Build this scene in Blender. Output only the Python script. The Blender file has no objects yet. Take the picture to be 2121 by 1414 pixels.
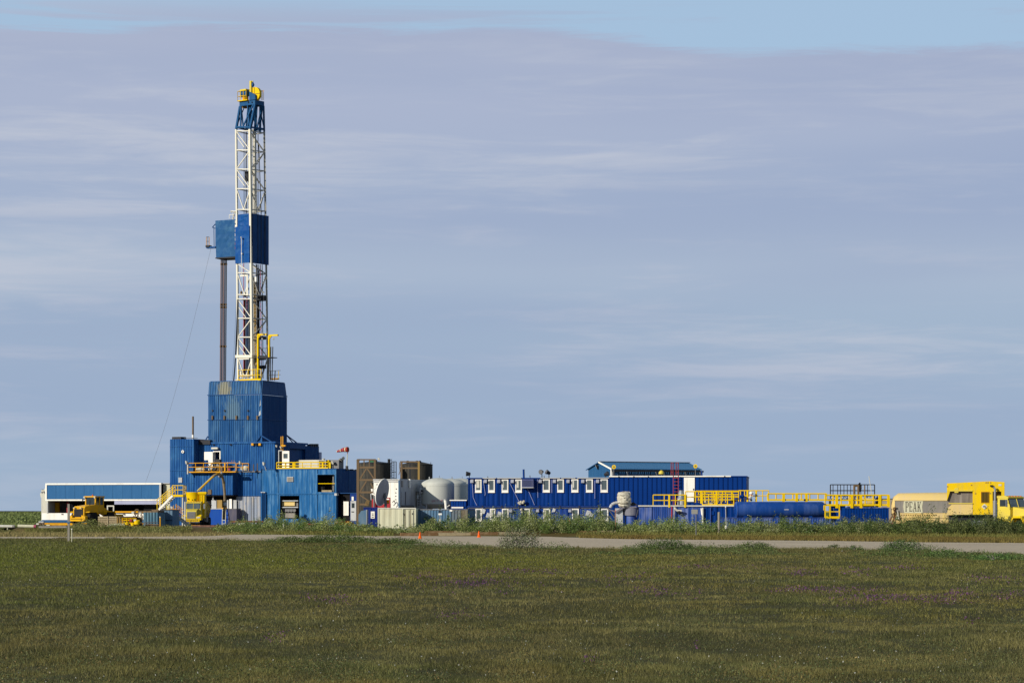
import bpy, math, random
import numpy as np
from mathutils import Vector
random.seed(7); rng = np.random.default_rng(7)
SC = bpy.context.scene; COL = SC.collection
PI = math.pi; R = math.radians
# ---------------------------------------------------------------- camera, sky, sun, exposure
F = 5000.0; CX = 1060.5; HY = 1057.0; H = 2.2          # focal length and horizon measured on the 2121 px wide photograph
cam = bpy.data.cameras.new('camera'); camo = bpy.data.objects.new('camera', cam); COL.objects.link(camo); SC.camera = camo
camo.location = (0, 0, H); camo.rotation_euler = (PI/2, 0, 0)
cam.sensor_fit = 'HORIZONTAL'; cam.sensor_width = 36; cam.lens = 36*F/2121; cam.shift_y = (HY-707)/2121
cam.clip_start = 1; cam.clip_end = 30000
SUN_EL, SUN_AZ = 23.0, 231.0                              # degrees; azimuth clockwise from +Y
def L1(c): c /= 255; return c/12.92 if c <= .04045 else ((c+.055)/1.055)**2.4
def C(r, g, b, k=.78): return (L1(r)*k, L1(g)*k, L1(b)*k, 1)
world = bpy.data.worlds.new('World'); SC.world = world; world.use_nodes = True
def build_world():
    nt = world.node_tree; N = nt.nodes; L = nt.links; N.clear()
    def nd(t, **k):
        n = N.new(t)
        for a, v in k.items(): setattr(n, a, v)
        return n
    ST = .06
    sky = nd('ShaderNodeTexSky', sky_type='NISHITA', sun_disc=False); sky.sun_elevation = R(SUN_EL); sky.sun_rotation = R(SUN_AZ)
    sky.air_density = 1.0; sky.dust_density = .3; sky.ozone_density = 2.0
    bg = nd('ShaderNodeBackground'); bg.inputs[1].default_value = ST; out = nd('ShaderNodeOutputWorld')
    tc = nd('ShaderNodeTexCoord'); sep = nd('ShaderNodeSeparateXYZ'); L.new(tc.outputs['Generated'], sep.inputs[0])
    def noise(scale, detail, rough, sx, sz, off=(0, 0, 0), dist=0):
        mp = nd('ShaderNodeMapping'); mp.inputs['Scale'].default_value = (sx, sx, sz); mp.inputs['Location'].default_value = off
        L.new(tc.outputs['Generated'], mp.inputs[0])
        n = nd('ShaderNodeTexNoise'); n.inputs['Scale'].default_value = scale; n.inputs['Detail'].default_value = detail
        n.inputs['Roughness'].default_value = rough; n.inputs['Distortion'].default_value = dist; L.new(mp.outputs[0], n.inputs[0]); return n.outputs['Fac']
    def math_(op, a, b=None, clamp=False):
        m = nd('ShaderNodeMath', operation=op, use_clamp=clamp)
        for i, v in enumerate((a, b)):
            if v is None: continue
            if isinstance(v, (int, float)): m.inputs[i].default_value = v
            else: L.new(v, m.inputs[i])
        return m.outputs[0]
    def rng_(v, a, b, c, d, sm=True):
        m = nd('ShaderNodeMapRange'); m.interpolation_type = 'SMOOTHSTEP' if sm else 'LINEAR'
        for i, q in enumerate((a, b, c, d)): m.inputs[1+i].default_value = q
        L.new(v, m.inputs[0]); return m.outputs[0]
    def mix(f, a, b):
        m = nd('ShaderNodeMix', data_type='RGBA')
        if isinstance(f, float): m.inputs[0].default_value = f
        else: L.new(f, m.inputs[0])
        for i, v in ((6, a), (7, b)):
            if isinstance(v, tuple): m.inputs[i].default_value = v
            else: L.new(v, m.inputs[i])
        return m.outputs[2]
    el = sep.outputs[2]
    K = 1/ST
    # vertical colour of the cloud deck (lavender above, grey blue below)
    rp = nd('ShaderNodeValToRGB'); cr = rp.color_ramp; cr.interpolation = 'EASE'
    L.new(rng_(el, 0, .25, 0, 1, False), rp.inputs[0])
    stops = [(0, C(155, 176, 201, 1)), (.12, C(160, 180, 204, 1)), (.3, C(163, 182, 205, 1)), (.41, C(172, 187, 208, 1)), (.5, C(164, 179, 205, 1)), (.68, C(170, 181, 206, 1)), (.8, C(177, 185, 207, 1)), (1, C(182, 192, 212, 1))]
    while len(cr.elements) < len(stops): cr.elements.new(.5)
    for e, (p, c) in zip(cr.elements, stops): e.position = p; e.color = c
    n1 = noise(1, 6, .58, 4.5, 48, (3, 1, 0), .3); n2 = noise(1, 8, .62, 13, 130, (7, 2, 4), .5); n3 = noise(1, 3, .5, 1.3, 14, (1, 9, 2))
    fade = rng_(el, .01, .05, .35, 1)
    streak = math_('MULTIPLY', rng_(math_('ADD', math_('MULTIPLY', n1, .6), math_('MULTIPLY', n2, .4)), .46, .66, 0, .75), fade)
    dk = math_('MULTIPLY', rng_(n3, .40, .58, .36, 0), fade)
    cl = mix(streak, rp.outputs[0], C(193, 199, 213, 1)); cl = mix(dk, cl, C(146, 163, 196, 1))
    sc = nd('ShaderNodeMix', data_type='RGBA', blend_type='MULTIPLY'); sc.inputs[0].default_value = 1; L.new(cl, sc.inputs[6]); sc.inputs[7].default_value = (K, K, K, 1)
    # the clear sky above the deck, pulled a little towards pale cyan by thin high haze
    clear = mix(.85, sky.outputs[0], tuple(v*K for v in C(172, 200, 228, 1)[:3]) + (1,))
    up = rng_(el, .25, .8, 0, 1)
    clear = mix(up, clear, sky.outputs[0])
    # ragged edge of the deck, lower towards the right of the picture
    ax = rng_(sep.outputs[0], .0, .10, 0, -.0105); al = rng_(sep.outputs[0], -.17, -.12, -.0045, 0)
    e1 = noise(1, 10, .7, 12, 150, (5, 5, 5), .6)
    th = math_('ADD', math_('MULTIPLY', math_('SUBTRACT', e1, .5), .016), math_('ADD', math_('ADD', ax, al), .1955))
    d = math_('SUBTRACT', th, el)
    m = rng_(d, -.0028, .0018, 0, 1)
    wis = math_('MULTIPLY', rng_(noise(1, 6, .6, 5, 110, (2, 8, 1), .5), .47, .62, 0, .85), rng_(el, .18, .2, 0, 1))
    wis = math_('MULTIPLY', wis, rng_(el, .197, .21, 1, 0)); m = math_('MAXIMUM', m, wis)
    L.new(mix(m, clear, sc.outputs[2]), bg.inputs[0]); L.new(bg.outputs[0], out.inputs[0])
build_world()
sd = bpy.data.lights.new('sun', 'SUN'); sd.energy = 5.0; sd.angle = R(.53); sd.color = (1, .93, .80)
so = bpy.data.objects.new('sun', sd); COL.objects.link(so); so.location = (-200, -200, 150)
_s = Vector((math.sin(R(SUN_AZ))*math.cos(R(SUN_EL)), math.cos(R(SUN_AZ))*math.cos(R(SUN_EL)), math.sin(R(SUN_EL))))
so.rotation_euler = (-_s).to_track_quat('-Z', 'Y').to_euler()
SC.view_settings.view_transform = 'Standard'; SC.view_settings.look = 'None'; SC.view_settings.exposure = 0; SC.view_settings.gamma = 1
SC.view_settings.use_curve_mapping = False
# ---------------------------------------------------------------- materials
MATS = {}
def paint(name, col, fade=None, amt=.5, rough=.5, metal=0, streak=True, scale=1.0, rust=0, rustcol=None, spec=.1, patch=None):
    """Painted or bare surface with its own wear: vertical runs of faded paint and optional rust blotches, in object space."""
    if name in MATS: return MATS[name]
    m = bpy.data.materials.new(name); m.use_nodes = True; MATS[name] = m
    nt = m.node_tree; N = nt.nodes; L = nt.links; b = N['Principled BSDF']
    b.inputs['Roughness'].default_value = rough; b.inputs['Metallic'].default_value = metal; b.inputs['Specular IOR Level'].default_value = spec
    if fade is None: fade = tuple(min(1, c*1.35+.02) for c in col[:3]) + (1,)
    tc = N.new('ShaderNodeTexCoord'); mp = N.new('ShaderNodeMapping'); L.new(tc.outputs['Object'], mp.inputs[0])
    mp.inputs['Scale'].default_value = (3*scale, 3*scale, .32*scale) if streak else (1.6*scale,)*3
    n = N.new('ShaderNodeTexNoise'); n.inputs['Scale'].default_value = 1; n.inputs['Detail'].default_value = 5; n.inputs['Roughness'].default_value = .62
    L.new(mp.outputs[0], n.inputs[0])
    r = N.new('ShaderNodeMapRange'); r.inputs[1].default_value = .44; r.inputs[2].default_value = .64; r.inputs[4].default_value = amt; L.new(n.outputs[0], r.inputs[0])
    n4 = N.new('ShaderNodeTexNoise'); n4.inputs['Scale'].default_value = .45*scale; n4.inputs['Detail'].default_value = 4; L.new(tc.outputs['Object'], n4.inputs[0])
    r4 = N.new('ShaderNodeMapRange'); r4.inputs[1].default_value = .35; r4.inputs[2].default_value = .65; r4.inputs[3].default_value = .25; r4.inputs[4].default_value = 1.2; L.new(n4.outputs[0], r4.inputs[0])
    mu = N.new('ShaderNodeMath'); mu.operation = 'MULTIPLY'; mu.use_clamp = True; L.new(r.outputs[0], mu.inputs[0]); L.new(r4.outputs[0], mu.inputs[1])
    x = N.new('ShaderNodeMix'); x.data_type = 'RGBA'; x.inputs[6].default_value = col; x.inputs[7].default_value = fade; L.new(mu.outputs[0], x.inputs[0])
    o = x.outputs[2]
    if rust:
        n2 = N.new('ShaderNodeTexNoise'); n2.inputs['Scale'].default_value = 2.3*scale; n2.inputs['Detail'].default_value = 7; n2.inputs['Roughness'].default_value = .7
        mp2 = N.new('ShaderNodeMapping'); mp2.inputs['Scale'].default_value = (1, 1, .5); L.new(tc.outputs['Object'], mp2.inputs[0]); L.new(mp2.outputs[0], n2.inputs[0])
        r2 = N.new('ShaderNodeMapRange'); r2.inputs[1].default_value = .70-.22*rust; r2.inputs[2].default_value = .78-.15*rust; r2.inputs[4].default_value = .85; L.new(n2.outputs[0], r2.inputs[0])
        y = N.new('ShaderNodeMix'); y.data_type = 'RGBA'; y.inputs[7].default_value = rustcol or (.10, .045, .02, 1); L.new(o, y.inputs[6]); L.new(r2.outputs[0], y.inputs[0]); o = y.outputs[2]
    if patch:
        (px, py, pz), rad, pc = patch
        vm = N.new('ShaderNodeVectorMath'); vm.operation = 'DISTANCE'; mp3 = N.new('ShaderNodeMapping'); mp3.inputs['Scale'].default_value = (1, 1, .6); L.new(tc.outputs['Object'], mp3.inputs[0])
        L.new(mp3.outputs[0], vm.inputs[0]); vm.inputs[1].default_value = (px, py, pz*.6)
        n5 = N.new('ShaderNodeTexNoise'); n5.inputs['Scale'].default_value = 1; n5.inputs['Detail'].default_value = 6; mp4 = N.new('ShaderNodeMapping'); mp4.inputs['Scale'].default_value = (6, 6, 1.6); L.new(tc.outputs['Object'], mp4.inputs[0]); L.new(mp4.outputs[0], n5.inputs[0])
        dd = N.new('ShaderNodeMapRange'); dd.inputs[1].default_value = rad; dd.inputs[2].default_value = 0; dd.inputs[4].default_value = .75; L.new(vm.outputs['Value'], dd.inputs[0])
        sm = N.new('ShaderNodeMath'); sm.operation = 'ADD'; L.new(dd.outputs[0], sm.inputs[0]); L.new(n5.outputs[0], sm.inputs[1])
        mk = N.new('ShaderNodeMapRange'); mk.inputs[1].default_value = .72; mk.inputs[2].default_value = 1.0; mk.inputs[4].default_value = .85; L.new(sm.outputs[0], mk.inputs[0])
        y = N.new('ShaderNodeMix'); y.data_type = 'RGBA'; y.inputs[7].default_value = pc; L.new(o, y.inputs[6]); L.new(mk.outputs[0], y.inputs[0]); o = y.outputs[2]
    L.new(o, b.inputs['Base Color'])
    return m
BLUE = paint('weathered blue steel', C(8, 76, 142), C(62, 120, 172), .75, .5, rust=.3, rustcol=C(104, 124, 138))
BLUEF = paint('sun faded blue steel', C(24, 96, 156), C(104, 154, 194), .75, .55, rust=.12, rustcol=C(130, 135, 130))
BLUED = paint('deep and shade toned blue steel', C(24, 72, 128), C(50, 100, 150), .5, .5)  # side walls get this darker blue, their shade put into the colour
BLUET = paint('blue tarpaulin', C(16, 78, 150), C(60, 110, 160), .6, .45, streak=False, scale=1.5)
CAMPB = paint('camp blue cladding', C(0, 50, 124), C(8, 68, 150), .6, .45, rust=.08, rustcol=C(60, 100, 160))
CAMPP = paint('frosted blue cladding', C(16, 58, 136), C(110, 130, 176), .8, .6, rust=.4, rustcol=C(150, 155, 180))
LAV = paint('chalky blue cladding', C(40, 76, 152), C(118, 132, 180), .9, .6, rust=.25, rustcol=C(150, 152, 175))
SHEDB = paint('shed blue sheet', C(48, 104, 156), C(66, 122, 172), .5, .45)
HANGB = paint('grey blue sheet', C(44, 92, 138), C(64, 110, 152), .5, .45)
TEAL = paint('teal grey steel', C(74, 112, 134), C(120, 150, 160), .7, .6, rust=.3)
BGREY = paint('blue grey steel', C(84, 118, 148), C(120, 140, 155), .7, .6, rust=.25)
WHITE = paint('white paint', C(248, 244, 234, .88), C(216, 208, 192), .5, .5)
OFFW = paint('off white paint', C(214, 212, 200), C(180, 172, 150), .6, .5, rust=.1)
GREYW = paint('pale grey steel', C(196, 198, 200), C(160, 156, 148), .6, .5)
TANKW = paint('cream white tank paint', C(204, 206, 198), C(184, 184, 172), .5, .45)
CREAM = paint('cream container paint', C(216, 214, 186), C(196, 188, 156), .6, .55, rust=.22, rustcol=C(150, 120, 80))
CREAM2 = paint('sandy tanker paint', C(228, 200, 130), C(216, 192, 150), .6, .5)
YEL = paint('bright yellow paint', C(246, 206, 8), C(240, 190, 30), .4, .4, streak=False)
YELB = paint('grimy yellow body paint', C(244, 204, 10), C(206, 178, 80), .7, .45, rust=.12, rustcol=C(120, 96, 60), scale=1.2)
YELP = paint('dusty yellow paint', C(226, 204, 78), C(200, 180, 100), .6, .45, streak=False)
YELO = paint('orange yellow paint', C(232, 168, 28), C(200, 140, 40), .6, .45, streak=False)
LYEL = paint('loader yellow paint', C(232, 176, 22), C(190, 150, 70), .5, .4, streak=False)
STEEL = paint('grey steel', C(120, 120, 122), C(90, 88, 86), .5, .45, .3)
DSTEEL = paint('dark steel', C(52, 54, 60), C(80, 76, 72), .5, .5, .2)
GALV = paint('galvanised metal', C(190, 196, 200), C(150, 152, 156), .6, .3, .6)
RUST = paint('rusty brown steel', C(126, 106, 82), C(84, 72, 60), .9, .8, rust=.4)
RUST2 = paint('rusty drill pipe', C(132, 98, 84), C(76, 58, 52), .9, .7)
TANKB = paint('stained dark tank', C(60, 59, 56), C(100, 95, 84), .8, .75, rust=.2, rustcol=C(50, 44, 38))
GREY = paint('dusty grey panel', C(138, 134, 128), C(168, 160, 148), .6, .6)
BLACK = paint('black rubber', C(34, 34, 36), C(60, 58, 54), .6, .8, streak=False)
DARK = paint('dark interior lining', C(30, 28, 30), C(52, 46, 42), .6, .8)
RED = paint('red paint', C(186, 60, 66), C(150, 60, 60), .5, .5, streak=False)
PINK = paint('faded red paint', C(172, 82, 110), C(190, 110, 120), .5, .5, streak=False)
ORANGE = paint('cone orange', C(255, 104, 8), C(250, 100, 20), .2, .5, streak=False)
WOOD = paint('weathered wood', C(176, 160, 128), C(130, 112, 84), .8, .8, streak=False, scale=3)
WOODG = paint('grey wood', C(158, 152, 140), C(120, 112, 100), .7, .8)
PLANKM = paint('damp brown timber', C(120, 92, 62), C(170, 146, 112), .7, .8, streak=False, scale=1.5)
CANVAS = paint('dirty white cloth', C(214, 208, 190), C(160, 150, 130), .8, .8, streak=False, scale=3)
OCHRE = paint('ochre steel', C(170, 140, 80), C(120, 96, 60), .8, .6)
RAILO = paint('red brown steel', C(150, 74, 40), C(110, 60, 40), .6, .6)
LILAC = paint('lilac grey sheet', C(176, 180, 208), C(150, 150, 180), .4, .5)
SKYGLASS = paint('dark window glass', C(92, 104, 108), C(54, 66, 66), .8, .08, spec=.8)
GLASS = paint('dark tinted glass', C(40, 48, 50), C(70, 80, 80), .5, .06, spec=.8, streak=False)
AMBER = paint('amber lens', C(220, 90, 40), None, .2, .3, streak=False)
SOCKR = paint('red sock cloth', C(160, 58, 44), C(130, 50, 40), .4, .8, streak=False)
SIGNG = paint('grey sign plate', C(160, 158, 150), C(140, 136, 128), .4, .6)
CHROME = paint('dusty chrome', C(200, 200, 200), C(170, 160, 150), .5, .25, .7)
# ---------------------------------------------------------------- mesh helpers
class MB:
    def __init__(s): s.v = []; s.f = []
    def add(s, vs, fs):
        k = len(s.v); s.v += [tuple(v) for v in vs]; s.f += [tuple(i+k for i in f) for f in fs]; return s
    def box(s, x0, x1, y0, y1, z0, z1):
        if x0 > x1: x0, x1 = x1, x0
        if y0 > y1: y0, y1 = y1, y0
        if z0 > z1: z0, z1 = z1, z0
        return s.add([(x, y, z) for x in (x0, x1) for y in (y0, y1) for z in (z0, z1)],
                     [(0, 1, 3, 2), (4, 6, 7, 5), (0, 4, 5, 1), (2, 3, 7, 6), (0, 2, 6, 4), (1, 5, 7, 3)])
    def prism(s, poly, a, b, ax='y'):
        """Extrude a 2D polygon: ax y -> (x,z), ax x -> (y,z), ax z -> (x,y)."""
        def q(p, t): return (p[0], t, p[1]) if ax == 'y' else ((t, p[0], p[1]) if ax == 'x' else (p[0], p[1], t))
        n = len(poly)
        s.add([q(p, a) for p in poly] + [q(p, b) for p in poly],
              [tuple(range(n)), tuple(range(2*n-1, n-1, -1))] + [(i, (i+1) % n + 0, (i+1) % n + n, i+n) for i in range(n)])
        return s
    def frust(s, b, t):
        """Loft between two 4-point rings."""
        return s.add(list(b) + list(t), [(3, 2, 1, 0), (4, 5, 6, 7), (0, 1, 5, 4), (1, 2, 6, 5), (2, 3, 7, 6), (3, 0, 4, 7)])
    def tube(s, p, q, r, n=8, r2=None, cap=True):
        p = Vector(p); q = Vector(q); d = (q-p)
        if d.length < 1e-6: return s
        z = d.normalized(); x = z.orthogonal().normalized(); y = z.cross(x); r2 = r if r2 is None else r2
        vs = []
        for c, rr in ((p, r), (q, r2)):
            for i in range(n): a = 2*PI*i/n; vs.append(c + x*math.cos(a)*rr + y*math.sin(a)*rr)
        fs = [(i, (i+1) % n, (i+1) % n+n, i+n) for i in range(n)]
        if cap: fs += [tuple(range(n-1, -1, -1)), tuple(range(n, 2*n))]
        return s.add(vs, fs)
    def path(s, pts, r, n=6):
        for a, b in zip(pts[:-1], pts[1:]): s.tube(a, b, r, n)
        return s
    def lathe(s, prof, c=(0, 0, 0), n=32, ax='z'):
        """prof: list of (radius, height along the axis)."""
        vs = []; m = len(prof)
        for r, h in prof:
            for i in range(n):
                a = 2*PI*i/n; u, w = r*math.cos(a), r*math.sin(a)
                p = (u, w, h) if ax == 'z' else ((h, u, w) if ax == 'x' else (w, h, u))
                vs.append((p[0]+c[0], p[1]+c[1], p[2]+c[2]))
        fs = [(j*n+i, j*n+(i+1) % n, (j+1)*n+(i+1) % n, (j+1)*n+i) for j in range(m-1) for i in range(n)]
        if prof[0][0] > 1e-4: fs.append(tuple(range(n-1, -1, -1)))
        if prof[-1][0] > 1e-4: fs.append(tuple(range((m-1)*n, m*n)))
        return s.add(vs, fs)
    def corr(s, a0, a1, c, z0, z1, pitch=.28, d=.05, side='front', th=.06):
        """Corrugated sheet as a solid: side 'front' faces -y at y=c, 'right' faces +x at x=c, 'left' faces -x."""
        k = max(1, int(round(abs(a1-a0)/pitch))); p = (a1-a0)/k; pr = []
        for i in range(k):
            o = a0+i*p; pr += [(o, 0), (o+p*.36, 0), (o+p*.5, 1), (o+p*.86, 1)]
        pr.append((a1, 0))
        if side == 'front': poly = [(u, c-w*d) for u, w in pr] + [(a1, c+th), (a0, c+th)]
        elif side == 'right': poly = [(c+w*d, u) for u, w in pr] + [(c-th, a1), (c-th, a0)]
        else: poly = [(c-w*d, u) for u, w in pr] + [(c+th, a1), (c+th, a0)]
        return s.prism(poly, z0, z1, 'z')
    def mesh(s, name, mat, smooth=False):
        me = bpy.data.meshes.new(name); me.from_pydata(s.v, [], s.f); me.materials.append(mat)
        import bmesh
        b = bmesh.new(); b.from_mesh(me); bmesh.ops.recalc_face_normals(b, faces=b.faces); b.to_mesh(me); b.free()
        if smooth:
            me.shade_smooth()
            try: me.set_sharp_from_angle(angle=R(35))
            except Exception: pass
        return me
    def obj(s, name, mat, parent=None, smooth=False, label=None, loc=None):
        o = bpy.data.objects.new(name, s.mesh(name, mat, smooth)); COL.objects.link(o)
        if parent is not None: o.parent = parent
        if loc: o.location = loc
        if label: o['label'] = label
        return o
UNIT = {}
def bar(parent, name, p, q, r, mat, n=6, square=False):
    """A round or square member between two points, sharing one unit mesh per material."""
    key = (mat.name, n, square)
    if key not in UNIT: UNIT[key] = (MB().box(-1, 1, -1, 1, 0, 1) if square else MB().tube((0, 0, 0), (0, 0, 1), 1, n)).mesh('member', mat, not square)
    o = bpy.data.objects.new(name, UNIT[key]); COL.objects.link(o); o.parent = parent
    p = Vector(p); q = Vector(q); d = q-p
    o.location = p; o.rotation_mode = 'QUATERNION'; o.rotation_quaternion = d.to_track_quat('Z', 'Y'); o.scale = (r, r, max(d.length, 1e-3))
    return o
def blk(parent, name, x0, x1, y0, y1, z0, z1, mat, label=None): return MB().box(x0, x1, y0, y1, z0, z1).obj(name, mat, parent, label=label)
def again(o, parent=None, loc=None, name=None):
    c = o.copy(); COL.objects.link(c)
    if parent is not None: c.parent = parent
    if loc is not None: c.location = loc
    return c
def dup(root, loc=None, rot=None, label=None, scale=None):
    r = root.copy(); COL.objects.link(r)
    if loc is not None: r.location = loc
    if rot is not None: r.rotation_euler = rot
    if scale is not None: r.scale = scale
    if label: r['label'] = label
    for ch in list(root.children):
        c = ch.copy(); COL.objects.link(c); c.parent = r
        for g in list(ch.children):
            d = g.copy(); COL.objects.link(d); d.parent = c
    return r
def tag(o, label, cat, group=None, kind=None):
    o['label'] = label; o['category'] = cat
    if group: o['group'] = group
    if kind: o['kind'] = kind
    return o
class Fr:
    """A vertical reference plane standing in the world: local x right along it, y away, z up; converts measured picture positions into metres on it."""
    def __init__(s, X, D, a=0, z0=.55):
        s.a = R(a); s.O = ((X-CX)/F*D, D); s.z0 = z0; s.t = (math.cos(s.a), -math.sin(s.a)); s.n = (math.sin(s.a), math.cos(s.a))
    def _hit(s, X, v, ax):
        d = ((X-CX)/F, 1); k = (v + s.O[0]*ax[0]+s.O[1]*ax[1])/(d[0]*ax[0]+d[1]*ax[1]); p = (k*d[0]-s.O[0], k*d[1]-s.O[1])
        return p[0]*s.t[0]+p[1]*s.t[1], p[0]*s.n[0]+p[1]*s.n[1], k
    def x(s, X, y=0): return s._hit(X, y, s.n)[0]
    def y(s, X, x=0): return s._hit(X, x, s.t)[1]
    def z(s, Y, X, y=0): return H-(Y-HY)/F*s._hit(X, y, s.n)[2]-s.z0
    def p(s, X, Y, y=0): u, v, k = s._hit(X, y, s.n); return (u, y, H-(Y-HY)/F*k-s.z0)
    def q(s, X, Y, x=0): u, v, k = s._hit(X, x, s.t); return (x, v, H-(Y-HY)/F*k-s.z0)
    def sub(s, X, y=0, dz=0):
        x = s.x(X, y); n = Fr(0, 1, 0, s.z0+dz); n.a = s.a; n.t = s.t; n.n = s.n
        n.O = (s.O[0]+x*s.t[0]+y*s.n[0], s.O[1]+x*s.t[1]+y*s.n[1]); return n
    def at(s, loc):
        x, y, z = loc
        return (s.O[0]+x*s.t[0]+y*s.n[0], s.O[1]+x*s.t[1]+y*s.n[1], z+s.z0)
def thing(name, label, cat, fr, group=None):
    o = bpy.data.objects.new(name, None); COL.objects.link(o); o.location = (fr.O[0], fr.O[1], fr.z0); o.rotation_euler = (0, 0, -fr.a); o.empty_display_size = .5
    return tag(o, label, cat, group)
def rail(t, pts, mat, hgt=1.05, step=1.5, r=.035, mid=True, toe=False, post='post', skip_first=False):
    """Guard rail along a list of deck points: every post and every run of rail is a piece of its own."""
    for i, (a, b) in enumerate(zip(pts[:-1], pts[1:])):
        a = Vector(a); b = Vector(b); n = max(1, int(round((b-a).length/step)))
        for k in range(n+1):
            if k == n and i < len(pts)-2: continue
            p = a.lerp(b, k/n); bar(t, post, p, p+Vector((0, 0, hgt)), r, mat)
        bar(t, 'top_rail', a+Vector((0, 0, hgt)), b+Vector((0, 0, hgt)), r*1.15, mat)
        if mid: bar(t, 'middle_rail', a+Vector((0, 0, hgt*.52)), b+Vector((0, 0, hgt*.52)), r, mat)
        if toe: bar(t, 'toe_board', a+Vector((0, 0, .08)), b+Vector((0, 0, .08)), .08, mat, square=True)
def ladder(t, p, q, w, mat, rungs=10, r=.03, along=(1, 0, 0), name='ladder'):
    """Ladder as a part with rails and rungs as its sub-parts."""
    a = Vector(along).normalized()*w/2; p = Vector(p); q = Vector(q)
    m = MB().tube(p-a, q-a, r, 6).tube(p+a, q+a, r, 6); o = m.obj(name, mat, t)
    for i in range(rungs):
        c = p.lerp(q, (i+.5)/rungs); bar(o, 'rung', c-a, c+a, r*.8, mat)
    return o
def floodlight(t, p, mat=DSTEEL, aim=(-.5, -.8, -.5), pole=None, s=1.0, name='floodlight'):
    p = Vector(p); d = Vector(aim).normalized()
    m = MB().tube(p-d*.12*s, p+d*.12*s, .12*s, 10, .26*s); o = m.obj(name, mat, t, True)
    MB().tube(p+d*.125*s, p+d*.14*s, .24*s, 10).obj('lens', OFFW, o, True)
    if pole is not None: bar(o, 'pole', Vector(pole), p, .035*s, mat)
    return o
def vnoise(x, y, seed=0):
    xi = np.floor(x).astype(np.int64); yi = np.floor(y).astype(np.int64); fx = x-xi; fy = y-yi
    fx = fx*fx*(3-2*fx); fy = fy*fy*(3-2*fy)
    def h(a, b):
        n = (a*374761393 + b*668265263 + seed*982451653) & 0xffffffff
        n = ((n ^ (n >> 13))*1274126177) & 0xffffffff
        return ((n ^ (n >> 16)) & 0xffff)/65535.0
    return (h(xi, yi)*(1-fx)+h(xi+1, yi)*fx)*(1-fy) + (h(xi, yi+1)*(1-fx)+h(xi+1, yi+1)*fx)*fy
def fbm(x, y, seed=0, o=4): return sum(vnoise(x*2**i, y*2**i, seed+i)*.5**i for i in range(o))/sum(.5**i for i in range(o))
def bulk(name, verts, faces_n, mat, cols=None, label=None, cat=None, kind='stuff', parent=None):
    """Fast mesh from an (n, k, 3) array of k-sided faces with one tint per face."""
    n, k, _ = verts.shape; me = bpy.data.meshes.new(name)
    me.vertices.add(n*k); me.vertices.foreach_set('co', verts.astype(np.float32).ravel())
    me.loops.add(n*k); me.loops.foreach_set('vertex_index', np.arange(n*k, dtype=np.int32))
    me.polygons.add(n); me.polygons.foreach_set('loop_start', np.arange(0, n*k, k, dtype=np.int32))
    try: me.polygons.foreach_set('loop_total', np.full(n, k, dtype=np.int32))
    except Exception: pass
    if cols is not None:
        ca = me.color_attributes.new('tint', 'FLOAT_COLOR', 'POINT')
        c4 = np.ones((n*k, 4), np.float32); c4[:, :3] = np.repeat(cols, k, axis=0); ca.data.foreach_set('color', c4.ravel())
    me.update(calc_edges=True); me.materials.append(mat)
    o = bpy.data.objects.new(name, me); COL.objects.link(o)
    if parent is not None: o.parent = parent
    if label: o['label'] = label
    if cat: o['category'] = cat
    if kind: o['kind'] = kind
    return o
def leafmat(name, trans=.25, rough=.6):
    m = bpy.data.materials.new(name); m.use_nodes = True; nt = m.node_tree; N = nt.nodes; L = nt.links; N.clear()
    a = N.new('ShaderNodeVertexColor'); a.layer_name = 'tint'; d = N.new('ShaderNodeBsdfPrincipled'); d.inputs['Roughness'].default_value = rough; d.inputs['Specular IOR Level'].default_value = .2
    t = N.new('ShaderNodeBsdfTranslucent'); x = N.new('ShaderNodeMixShader'); x.inputs[0].default_value = trans; o = N.new('ShaderNodeOutputMaterial')
    L.new(a.outputs[0], d.inputs['Base Color']); L.new(a.outputs[0], t.inputs[0]); L.new(d.outputs[0], x.inputs[1]); L.new(t.outputs[0], x.inputs[2]); L.new(x.outputs[0], o.inputs[0])
    return m
LEAF = leafmat('leaf tint'); BLADE = leafmat('grass tint', .2, .7)
def lin(r, g, b, k=1.0): return np.array([L1(r), L1(g), L1(b)])*k
def gnd(X, Y, z=0.0):
    D = (H-z)*F/(Y-HY); return (X-CX)/F*D, D
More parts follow.
